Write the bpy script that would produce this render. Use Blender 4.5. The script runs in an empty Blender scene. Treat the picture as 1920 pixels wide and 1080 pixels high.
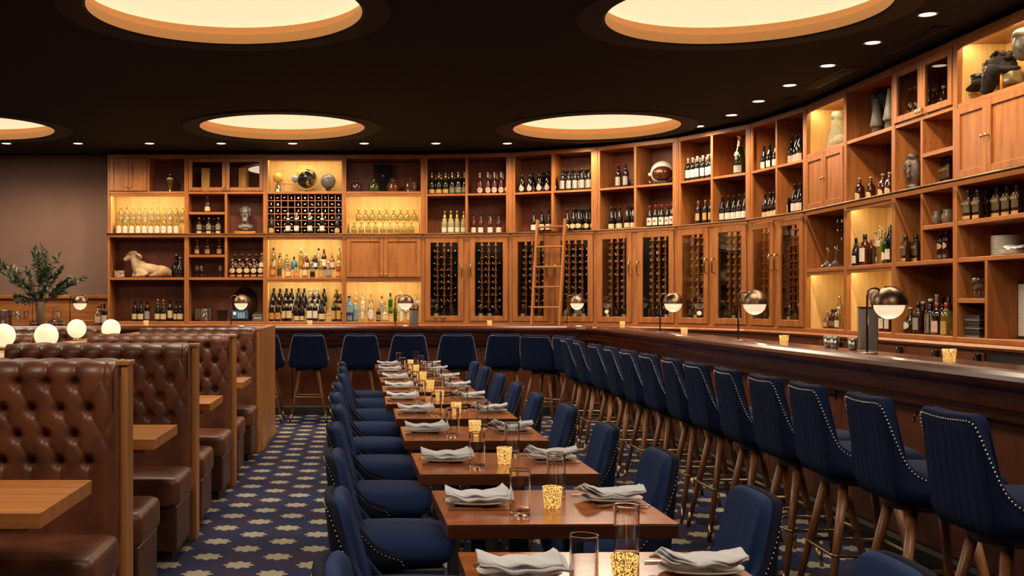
import bpy, bmesh, math, random
from mathutils import Vector, Matrix, Euler

R = random.Random(7)
PI = math.pi
scene = bpy.context.scene
COL = scene.collection

# ------------------------------------------------------------------ camera
F_PX, PX0, PY0, CAM_H = 2065.0, 690.0, 566.0, 1.42      # focal length and principal point in a 1920x1080 frame
cam_data = bpy.data.cameras.new('camera')
cam_data.sensor_width = 36.0
cam_data.lens = F_PX / 1920.0 * 36.0
cam_data.shift_x = (960.0 - PX0) / 1920.0
cam_data.shift_y = (PY0 - 540.0) / 1920.0
cam_data.clip_start = 0.05
cam = bpy.data.objects.new('camera', cam_data)
cam.location = (0, 0, CAM_H)
cam.rotation_euler = (PI / 2, 0, 0)
COL.objects.link(cam)
scene.camera = cam

# ------------------------------------------------------------------ world, view
world = bpy.data.worlds.new('world')
scene.world = world
world.use_nodes = True
world.node_tree.nodes['Background'].inputs[0].default_value = (0.02, 0.014, 0.01, 1)
world.node_tree.nodes['Background'].inputs[1].default_value = 0.3
vs = scene.view_settings
vs.view_transform = 'Standard'
vs.look = 'None'
vs.exposure = 0.0
vs.gamma = 1.0
vs.use_curve_mapping = False
try:
    scene.cycles.transparent_max_bounces = 16
    scene.cycles.max_bounces = 8
    scene.cycles.diffuse_bounces = 4
    scene.cycles.glossy_bounces = 4
    scene.cycles.transmission_bounces = 8
    scene.cycles.sample_clamp_indirect = 4.0
    scene.cycles.caustics_reflective = False
    scene.cycles.caustics_refractive = False
except Exception:
    pass

# light levels, tuned together
E_DISC, E_DISC_PANEL = 76.0, 0.95
E_DOWN, E_DOWN_LENS = 64.0, 3.0
E_STRIP, E_GLOBE, E_VOTIVE, E_BARLAMP = 4.6, 0.93, 1.45, 0.85
WARM = (1.0, 0.76, 0.50)
DISC_COL = (1.0, 0.85, 0.66)

CEIL = 3.50
DISC_R = 0.98
DISCS = [(-1.02, 13.15), (2.72, 13.15), (-4.76, 13.15), (-1.02, 7.9), (2.70, 7.9), (-4.76, 7.9), (-1.02, 2.65), (2.70, 2.65)]

def light(name, kind, loc, energy, color, parent=None, rot=(0, 0, 0), **kw):
    d = bpy.data.lights.new(name, kind)
    d.energy = energy
    d.color = color
    for k, v in kw.items():
        setattr(d, k, v)
    o = bpy.data.objects.new(name, d)
    o.location = loc
    o.rotation_euler = rot
    o.parent = parent
    COL.objects.link(o)
    return o

DISC_LIGHTS = [light('disc_light', 'AREA', (x, y, CEIL - 0.02), E_DISC, DISC_COL, shape='DISK', size=1.7) for x, y in DISCS]

# ------------------------------------------------------------------ mesh builder
class MB:
    def __init__(s):
        s.v, s.f, s.s = [], [], []
    def add(s, vs, fs, smooth=False):
        o = len(s.v)
        s.v += [tuple(p) for p in vs]
        s.f += [tuple(i + o for i in f) for f in fs]
        s.s += [smooth] * len(fs)
        return s
    def box(s, x0, y0, z0, x1, y1, z1):
        v = [(x, y, z) for x in (x0, x1) for y in (y0, y1) for z in (z0, z1)]
        f = [(0, 1, 3, 2), (4, 6, 7, 5), (0, 4, 5, 1), (2, 3, 7, 6), (0, 2, 6, 4), (1, 5, 7, 3)]
        return s.add(v, f)
    def cbox(s, x0, y0, z0, x1, y1, z1, c=0.006):
        vs, idx = [], {}
        X, Y, Z = (x0, x1), (y0, y1), (z0, z1)
        for i in (0, 1):
            for j in (0, 1):
                for k in (0, 1):
                    sx, sy, sz = (1, -1)[i], (1, -1)[j], (1, -1)[k]
                    b = (X[i], Y[j], Z[k])
                    for a in range(3):
                        p = [b[0] + sx * c, b[1] + sy * c, b[2] + sz * c]
                        p[a] = b[a]
                        idx[(i, j, k, a)] = len(vs)
                        vs.append(tuple(p))
        fs = []
        cyc = [(0, 0), (1, 0), (1, 1), (0, 1)]
        for a in range(3):
            for e in (0, 1):
                fs.append([idx[tuple((e, p, q) if a == 0 else (p, e, q) if a == 1 else (p, q, e)) + (a,)] for p, q in cyc])
        for a, b, cc in ((0, 1, 2), (1, 2, 0), (2, 0, 1)):      # edges along axis cc between faces a and b
            for e in (0, 1):
                for g in (0, 1):
                    def key(t, ax):
                        q = [0, 0, 0]; q[a] = e; q[b] = g; q[cc] = t
                        return idx[tuple(q) + (ax,)]
                    fs.append([key(0, a), key(1, a), key(1, b), key(0, b)])
        for i in (0, 1):
            for j in (0, 1):
                for k in (0, 1):
                    fs.append([idx[(i, j, k, a)] for a in range(3)])
        ctr = Vector(((x0 + x1) / 2, (y0 + y1) / 2, (z0 + z1) / 2))
        out = []
        for f in fs:
            p = [Vector(vs[i]) for i in f]
            n = (p[1] - p[0]).cross(p[2] - p[0])
            m = sum(p, Vector()) / len(p)
            out.append(tuple(f) if n.dot(m - ctr) > 0 else tuple(reversed(f)))
        return s.add(vs, out)
    def lathe(s, prof, n=16, c=(0, 0, 0), sq=0.0, sx=1.0, sy=1.0, smooth=True, cap=True):
        """profile of (r, z) turned about z; sq > 0 squares the section"""
        vs, fs = [], []
        for r, z in prof:
            for k in range(n):
                a = 2 * PI * (k + 0.5) / n
                ca, sa = math.cos(a), math.sin(a)
                q = 1.0
                if sq > 0:
                    q = 1.0 + (1.0 / max(abs(ca), abs(sa)) - 1.0) * sq
                vs.append((c[0] + r * ca * q * sx, c[1] + r * sa * q * sy, c[2] + z))
        m = len(prof)
        for i in range(m - 1):
            for k in range(n):
                k2 = (k + 1) % n
                fs.append((i * n + k, i * n + k2, (i + 1) * n + k2, (i + 1) * n + k))
        s.add(vs, fs, smooth)
        if cap:
            o = len(s.v) - len(vs)
            if prof[0][0] > 1e-5:
                s.f.append(tuple(o + k for k in reversed(range(n)))); s.s.append(False)
            if prof[-1][0] > 1e-5:
                s.f.append(tuple(o + (m - 1) * n + k for k in range(n))); s.s.append(False)
        return s
    def sphere(s, c, r, n=16, m=10, rz=None):
        rz = rz or r
        return s.lathe([(max(1e-6, r * math.sin(PI * i / m)), -rz * math.cos(PI * i / m)) for i in range(m + 1)], n, c, cap=False)
    def tube(s, pts, r, n=8, smooth=True, closed=False):
        P = [Vector(p) for p in pts]
        rs = r if isinstance(r, (list, tuple)) else [r] * len(P)
        vs, fs = [], []
        L = len(P)
        up = None
        for i, p in enumerate(P):
            if closed:
                t = (P[(i + 1) % L] - P[i - 1]).normalized()
            else:
                t = (P[min(i + 1, L - 1)] - P[max(i - 1, 0)]).normalized()
            if up is None:
                up = Vector((0, 0, 1)) if abs(t.z) < 0.9 else Vector((1, 0, 0))
            a = t.cross(up).normalized()
            b = t.cross(a).normalized()
            up = -b if (-b).dot(up) > 0 else b
            for k in range(n):
                an = 2 * PI * k / n
                vs.append(p + (a * math.cos(an) + b * math.sin(an)) * rs[i])
        for i in range(L if closed else L - 1):
            j = (i + 1) % L
            for k in range(n):
                k2 = (k + 1) % n
                fs.append((i * n + k, i * n + k2, j * n + k2, j * n + k))
        s.add(vs, fs, smooth)
        if not closed:
            o = len(s.v) - len(vs)
            s.f.append(tuple(o + k for k in reversed(range(n)))); s.s.append(False)
            s.f.append(tuple(o + (L - 1) * n + k for k in range(n))); s.s.append(False)
        return s
    def grid(s, fn, nu, nv, smooth=True, closed_u=False, flip=False):
        vs = [fn(i / (nu if closed_u else nu - 1), j / (nv - 1)) for i in range(nu) for j in range(nv)]
        fs = []
        for i in range(nu if closed_u else nu - 1):
            i2 = (i + 1) % nu
            for j in range(nv - 1):
                q = (i * nv + j, i2 * nv + j, i2 * nv + j + 1, i * nv + j + 1)
                fs.append(tuple(reversed(q)) if flip else q)
        return s.add(vs, fs, smooth)
    def prism(s, poly, z0, z1):
        n = len(poly)
        vs = [(x, y, z0) for x, y in poly] + [(x, y, z1) for x, y in poly]
        fs = [tuple(reversed(range(n))), tuple(range(n, 2 * n))]
        fs += [(k, (k + 1) % n, n + (k + 1) % n, n + k) for k in range(n)]
        return s.add(vs, fs)
    def plate(s, poly, y0, y1):
        """polygon in the x-z plane, extruded along y"""
        n = len(poly)
        vs = [(x, y0, z) for x, z in poly] + [(x, y1, z) for x, z in poly]
        fs = [tuple(range(n)), tuple(reversed(range(n, 2 * n)))]
        fs += [((k + 1) % n, k, n + k, n + (k + 1) % n) for k in range(n)]
        return s.add(vs, fs)
    def sweep(s, path, prof, smooth=False, closed_prof=True):
        """profile of (offset to the right of travel, z) swept along a plan path with mitres"""
        P = [Vector((p[0], p[1])) for p in path]
        L, n = len(P), len(prof)
        vs, fs = [], []
        for i in range(L):
            d0 = (P[i] - P[i - 1]).normalized() if i > 0 else None
            d1 = (P[i + 1] - P[i]).normalized() if i < L - 1 else None
            d0 = d0 or d1
            d1 = d1 or d0
            n0, n1 = Vector((d0.y, -d0.x)), Vector((d1.y, -d1.x))
            m = (n0 + n1).normalized()
            m = m / max(0.35, m.dot(n0))
            for o, z in prof:
                q = P[i] + m * o
                vs.append((q.x, q.y, z))
        for i in range(L - 1):
            for k in range(n if closed_prof else n - 1):
                k2 = (k + 1) % n
                fs.append((i * n + k, (i + 1) * n + k, (i + 1) * n + k2, i * n + k2))
        s.add(vs, fs, smooth)
        if closed_prof:
            o = len(s.v) - len(vs)
            s.f.append(tuple(o + k for k in range(n))); s.s.append(False)
            s.f.append(tuple(o + (L - 1) * n + k for k in reversed(range(n)))); s.s.append(False)
        return s
    def xf(s, M):
        s.v = [tuple(M @ Vector(p)) for p in s.v]
        return s
    def mesh(s, name, mat):
        me = bpy.data.meshes.new(name)
        me.from_pydata(s.v, [], s.f)
        me.polygons.foreach_set('use_smooth', s.s)
        if mat is not None:
            me.materials.append(mat)
        me.update()
        return me
    def build(s, name, mat, parent=None):
        return obj(name, s.mesh(name, mat), parent)

def obj(name, data, parent=None, loc=None, rz=0.0):
    o = bpy.data.objects.new(name, data)
    COL.objects.link(o)
    if parent is not None:
        o.parent = parent
    if loc is not None:
        o.location = loc
    if rz:
        o.rotation_euler = (0, 0, rz)
    return o

def tag(o, label, cat, group=None):
    o['label'] = label
    o['category'] = cat
    if group:
        o['group'] = group
    return o

def thing(name, label, cat, loc=(0, 0, 0), rz=0.0, group=None):
    o = obj(name, None, None, loc, rz)
    o.empty_display_size = 0.1
    return tag(o, label, cat, group)

def struct(o):
    o['kind'] = 'structure'
    return o

def stuff(o):
    o['kind'] = 'stuff'
    return o

KIDS = {}
def copy_tree(o, loc=None, rz=None, label=None, group=None, parent=None):
    c = o.copy()
    COL.objects.link(c)
    c.parent = parent
    if loc is not None:
        c.location = loc
    if rz is not None:
        c.rotation_euler = (0, 0, rz)
    if label:
        c['label'] = label
    if group:
        c['group'] = group
    if o.name not in KIDS:
        KIDS[o.name] = list(o.children)
    for ch in KIDS[o.name]:
        copy_tree(ch, parent=c)
    return c

def blob(prims, voxel=0.01, smooth=2):
    """ellipsoids and capsules fused into one continuous skin; prims: (centre, radii, rotation) or (a, b, ra, rb)"""
    mb = MB()
    for p in prims:
        if len(p) == 3:
            c, r, e = p
            t = MB().sphere((0, 0, 0), 1.0, 14, 9)
            M = Matrix.Translation(c) @ Euler(e).to_matrix().to_4x4() @ Matrix.Diagonal((r[0], r[1], r[2], 1))
            t.xf(M)
            mb.add(t.v, t.f, True)
        else:
            a, b, ra, rb = p
            a, b = Vector(a), Vector(b)
            t = MB()
            for i in range(7):
                q = a.lerp(b, i / 6)
                t.sphere(q, ra + (rb - ra) * i / 6, 12, 8)
            mb.add(t.v, t.f, True)
    me = mb.mesh('blob', None)
    o = bpy.data.objects.new('blob', me)
    COL.objects.link(o)
    m = o.modifiers.new('r', 'REMESH')
    m.mode = 'VOXEL'
    m.voxel_size = voxel
    m.use_smooth_shade = True
    if smooth:
        m2 = o.modifiers.new('s', 'SMOOTH')
        m2.factor = 0.6
        m2.iterations = smooth
    dg = bpy.context.evaluated_depsgraph_get()
    out = bpy.data.meshes.new_from_object(o.evaluated_get(dg))
    bpy.data.objects.remove(o)
    bpy.data.meshes.remove(me)
    for p in out.polygons:
        p.use_smooth = True
    return out

TXT = {}
def text_mesh(s, size, mat):
    key = (s, size, mat.name)
    if key in TXT:
        return TXT[key]
    cu = bpy.data.curves.new('t', 'FONT')
    cu.body = s
    cu.size = size
    cu.align_x = 'CENTER'
    cu.align_y = 'CENTER'
    cu.extrude = 0.0004
    cu.resolution_u = 2
    o = bpy.data.objects.new('t', cu)
    COL.objects.link(o)
    dg = bpy.context.evaluated_depsgraph_get()
    me = bpy.data.meshes.new_from_object(o.evaluated_get(dg))
    bpy.data.objects.remove(o)
    me.transform(Matrix.Rotation(PI / 2, 4, 'X'))
    me.materials.clear()
    me.materials.append(mat)
    TXT[key] = me
    return me

# ------------------------------------------------------------------ materials
def new_mat(name):
    m = bpy.data.materials.new(name)
    m.use_nodes = True
    nt = m.node_tree
    return m, nt, nt.nodes['Principled BSDF']

def setp(b, **kw):
    for k, v in kw.items():
        k = k.replace('_', ' ')
        if k in b.inputs:
            b.inputs[k].default_value = v

def plain(name, col, rough=0.5, metal=0.0, noise=None, bump=None, **kw):
    """noise: (scale, second colour, contrast); bump: (scale, strength)"""
    m, nt, b = new_mat(name)
    setp(b, Base_Color=(*col, 1), Roughness=rough, Metallic=metal, **kw)
    tc = None
    if noise or bump:
        tc = nt.nodes.new('ShaderNodeTexCoord')
    if noise:
        n = nt.nodes.new('ShaderNodeTexNoise')
        n.inputs['Scale'].default_value = noise[0]
        n.inputs['Detail'].default_value = 5
        nt.links.new(tc.outputs['Object'], n.inputs['Vector'])
        r = nt.nodes.new('ShaderNodeValToRGB')
        c = noise[2] if len(noise) > 2 else 0.2
        r.color_ramp.elements[0].position = 0.5 - c
        r.color_ramp.elements[1].position = 0.5 + c
        r.color_ramp.elements[0].color = (*noise[1], 1)
        r.color_ramp.elements[1].color = (*col, 1)
        nt.links.new(n.outputs['Fac'], r.inputs['Fac'])
        nt.links.new(r.outputs['Color'], b.inputs['Base Color'])
    if bump:
        n = nt.nodes.new('ShaderNodeTexNoise')
        n.inputs['Scale'].default_value = bump[0]
        n.inputs['Detail'].default_value = 3
        nt.links.new(tc.outputs['Object'], n.inputs['Vector'])
        bp = nt.nodes.new('ShaderNodeBump')
        bp.inputs['Strength'].default_value = bump[1]
        bp.inputs['Distance'].default_value = 0.004
        nt.links.new(n.outputs['Fac'], bp.inputs['Height'])
        nt.links.new(bp.outputs['Normal'], b.inputs['Normal'])
    return m

def wood(name, dark, lite, scale=(14, 14, 1.2), rough=0.38, spec=0.4):
    m, nt, b = new_mat(name)
    tc = nt.nodes.new('ShaderNodeTexCoord')
    mp = nt.nodes.new('ShaderNodeMapping')
    mp.inputs['Scale'].default_value = scale
    nt.links.new(tc.outputs['Object'], mp.inputs['Vector'])
    n1 = nt.nodes.new('ShaderNodeTexNoise')
    n1.inputs['Scale'].default_value = 1.3
    n1.inputs['Detail'].default_value = 6
    n1.inputs['Distortion'].default_value = 0.6
    n2 = nt.nodes.new('ShaderNodeTexNoise')
    n2.inputs['Scale'].default_value = 6.0
    n2.inputs['Detail'].default_value = 4
    nt.links.new(mp.outputs['Vector'], n1.inputs['Vector'])
    nt.links.new(mp.outputs['Vector'], n2.inputs['Vector'])
    mx = nt.nodes.new('ShaderNodeMath')
    mx.operation = 'MULTIPLY_ADD'
    mx.inputs[1].default_value = 0.35
    nt.links.new(n2.outputs['Fac'], mx.inputs[0])
    mul = nt.nodes.new('ShaderNodeMath')
    mul.operation = 'MULTIPLY'
    mul.inputs[1].default_value = 0.65
    nt.links.new(n1.outputs['Fac'], mul.inputs[0])
    nt.links.new(mul.outputs[0], mx.inputs[2])
    r = nt.nodes.new('ShaderNodeValToRGB')
    r.color_ramp.elements[0].position = 0.36
    r.color_ramp.elements[1].position = 0.64
    r.color_ramp.elements[0].color = (*dark, 1)
    r.color_ramp.elements[1].color = (*lite, 1)
    nt.links.new(mx.outputs[0], r.inputs['Fac'])
    nt.links.new(r.outputs['Color'], b.inputs['Base Color'])
    setp(b, Roughness=rough, Specular_IOR_Level=spec)
    return m

def emit(name, col, strength, noise=None):
    m, nt, b = new_mat(name)
    setp(b, Base_Color=(*col, 1), Roughness=0.5, Emission_Color=(*col, 1), Emission_Strength=strength)
    return m

def thin_glass(name, tint, gloss=1.0, rough=0.02, haze=0.0, hazecol=(1, 1, 1)):
    """clear tinted glass: lets light through with a Fresnel sheen"""
    m, nt, b = new_mat(name)
    out = nt.nodes['Material Output']
    tr = nt.nodes.new('ShaderNodeBsdfTransparent')
    tr.inputs[0].default_value = (*tint, 1)
    gl = nt.nodes.new('ShaderNodeBsdfGlossy')
    gl.inputs['Roughness'].default_value = rough
    fr = nt.nodes.new('ShaderNodeFresnel')
    geo = nt.nodes.new('ShaderNodeNewGeometry')      # same sheen on both faces of a pane
    io = nt.nodes.new('ShaderNodeMath')
    io.operation = 'MULTIPLY_ADD'
    io.inputs[1].default_value = 1 / 1.5 - 1.5
    io.inputs[2].default_value = 1.5
    nt.links.new(geo.outputs['Backfacing'], io.inputs[0])
    nt.links.new(io.outputs[0], fr.inputs['IOR'])
    mu = nt.nodes.new('ShaderNodeMath')
    mu.operation = 'MULTIPLY'
    mu.use_clamp = True
    mu.inputs[1].default_value = gloss
    nt.links.new(fr.outputs[0], mu.inputs[0])
    mix = nt.nodes.new('ShaderNodeMixShader')
    nt.links.new(mu.outputs[0], mix.inputs[0])
    if haze > 0:
        df = nt.nodes.new('ShaderNodeBsdfTranslucent')
        df.inputs[0].default_value = (*hazecol, 1)
        df2 = nt.nodes.new('ShaderNodeBsdfDiffuse')
        df2.inputs[0].default_value = (*hazecol, 1)
        m0 = nt.nodes.new('ShaderNodeMixShader')
        nt.links.new(df.outputs[0], m0.inputs[1])
        nt.links.new(df2.outputs[0], m0.inputs[2])
        m1 = nt.nodes.new('ShaderNodeMixShader')
        m1.inputs[0].default_value = haze
        nt.links.new(tr.outputs[0], m1.inputs[1])
        nt.links.new(m0.outputs[0], m1.inputs[2])
        nt.links.new(m1.outputs[0], mix.inputs[1])
    else:
        nt.links.new(tr.outputs[0], mix.inputs[1])
    nt.links.new(gl.outputs[0], mix.inputs[2])
    nt.links.new(mix.outputs[0], out.inputs['Surface'])
    return m

def carpet_mat():
    m, nt, b = new_mat('star_carpet')
    N, Lk = nt.nodes, nt.links
    def math_(op, a, bb=None, c=None):
        n = N.new('ShaderNodeMath')
        n.operation = op
        for i, x in enumerate((a, bb, c)):
            if x is None:
                continue
            if isinstance(x, (int, float)):
                n.inputs[i].default_value = x
            else:
                Lk.new(x, n.inputs[i])
        return n.outputs[0]
    tc = N.new('ShaderNodeTexCoord')
    sp = N.new('ShaderNodeSeparateXYZ')
    Lk.new(tc.outputs['Object'], sp.inputs[0])
    S = 0.195
    x = math_('ADD', sp.outputs[0], 0.893)
    y = math_('SUBTRACT', sp.outputs[1], 5.75)
    U = math_('MULTIPLY', math_('ADD', x, y), 1 / (2 * S))
    V = math_('MULTIPLY', math_('SUBTRACT', x, y), 1 / (2 * S))
    fu = math_('SUBTRACT', math_('FRACT', math_('ADD', U, 200.5)), 0.5)
    fv = math_('SUBTRACT', math_('FRACT', math_('ADD', V, 200.5)), 0.5)
    dx = math_('MULTIPLY', math_('ADD', fu, fv), S)
    dy = math_('MULTIPLY', math_('SUBTRACT', fu, fv), S)
    r = math_('SQRT', math_('ADD', math_('MULTIPLY', dx, dx), math_('MULTIPLY', dy, dy)))
    th = math_('ARCTAN2', dy, dx)
    lob = math_('ABSOLUTE', math_('COSINE', math_('MULTIPLY', th, 4.0)))
    n0 = N.new('ShaderNodeTexNoise')
    n0.inputs['Scale'].default_value = 70
    Lk.new(tc.outputs['Object'], n0.inputs['Vector'])
    rad = math_('ADD', math_('MULTIPLY', math_('POWER', lob, 1.4), 0.026), 0.058)
    rad = math_('ADD', rad, math_('MULTIPLY', math_('SUBTRACT', n0.outputs['Fac'], 0.5), 0.012))
    mask = math_('LESS_THAN', r, rad)
    n1 = N.new('ShaderNodeTexNoise')
    n1.inputs['Scale'].default_value = 2.2
    n1.inputs['Detail'].default_value = 3
    Lk.new(tc.outputs['Object'], n1.inputs['Vector'])
    r1 = N.new('ShaderNodeValToRGB')
    r1.color_ramp.elements[0].position = 0.38
    r1.color_ramp.elements[1].position = 0.62
    r1.color_ramp.elements[0].color = (0.024, 0.033, 0.085, 1)
    r1.color_ramp.elements[1].color = (0.046, 0.034, 0.064, 1)
    Lk.new(n1.outputs['Fac'], r1.inputs['Fac'])
    n2 = N.new('ShaderNodeTexNoise')
    n2.inputs['Scale'].default_value = 420
    Lk.new(tc.outputs['Object'], n2.inputs['Vector'])
    mixc = N.new('ShaderNodeMix')
    mixc.data_type = 'RGBA'
    Lk.new(mask, mixc.inputs[0])
    Lk.new(r1.outputs['Color'], mixc.inputs[6])
    mixc.inputs[7].default_value = (0.40, 0.35, 0.255, 1)
    pile = N.new('ShaderNodeMix')
    pile.data_type = 'RGBA'
    pile.blend_type = 'MULTIPLY'
    pile.inputs[0].default_value = 0.55
    Lk.new(mixc.outputs[2], pile.inputs[6])
    Lk.new(n2.outputs['Color'], pile.inputs[7])
    gain = N.new('ShaderNodeMix')
    gain.data_type = 'RGBA'
    gain.blend_type = 'MULTIPLY'
    gain.inputs[0].default_value = 1.0
    gain.inputs[7].default_value = (1.3, 1.3, 1.3, 1)
    Lk.new(pile.outputs[2], gain.inputs[6])
    Lk.new(gain.outputs[2], b.inputs['Base Color'])
    bp = N.new('ShaderNodeBump')
    bp.inputs['Strength'].default_value = 0.4
    bp.inputs['Distance'].default_value = 0.004
    Lk.new(n2.outputs['Fac'], bp.inputs['Height'])
    Lk.new(bp.outputs['Normal'], b.inputs['Normal'])
    setp(b, Roughness=0.95, Specular_IOR_Level=0.1)
    return m

def votive_mat():
    m, nt, b = new_mat('mercury_glass')
    tc = nt.nodes.new('ShaderNodeTexCoord')
    n = nt.nodes.new('ShaderNodeTexNoise')
    n.inputs['Scale'].default_value = 300
    n.inputs['Detail'].default_value = 0.0
    nt.links.new(tc.outputs['Object'], n.inputs['Vector'])
    r = nt.nodes.new('ShaderNodeValToRGB')
    r.color_ramp.elements[0].position = 0.46
    r.color_ramp.elements[1].position = 0.53
    r.color_ramp.elements[0].color = (0.05, 0.018, 0.003, 1)
    r.color_ramp.elements[1].color = (1.0, 0.50, 0.12, 1)
    nt.links.new(n.outputs['Fac'], r.inputs['Fac'])
    nt.links.new(r.outputs['Color'], b.inputs['Emission Color'])
    setp(b, Base_Color=(0.25, 0.18, 0.08, 1), Roughness=0.15, Metallic=0.3, Emission_Strength=E_VOTIVE)
    return m

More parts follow.
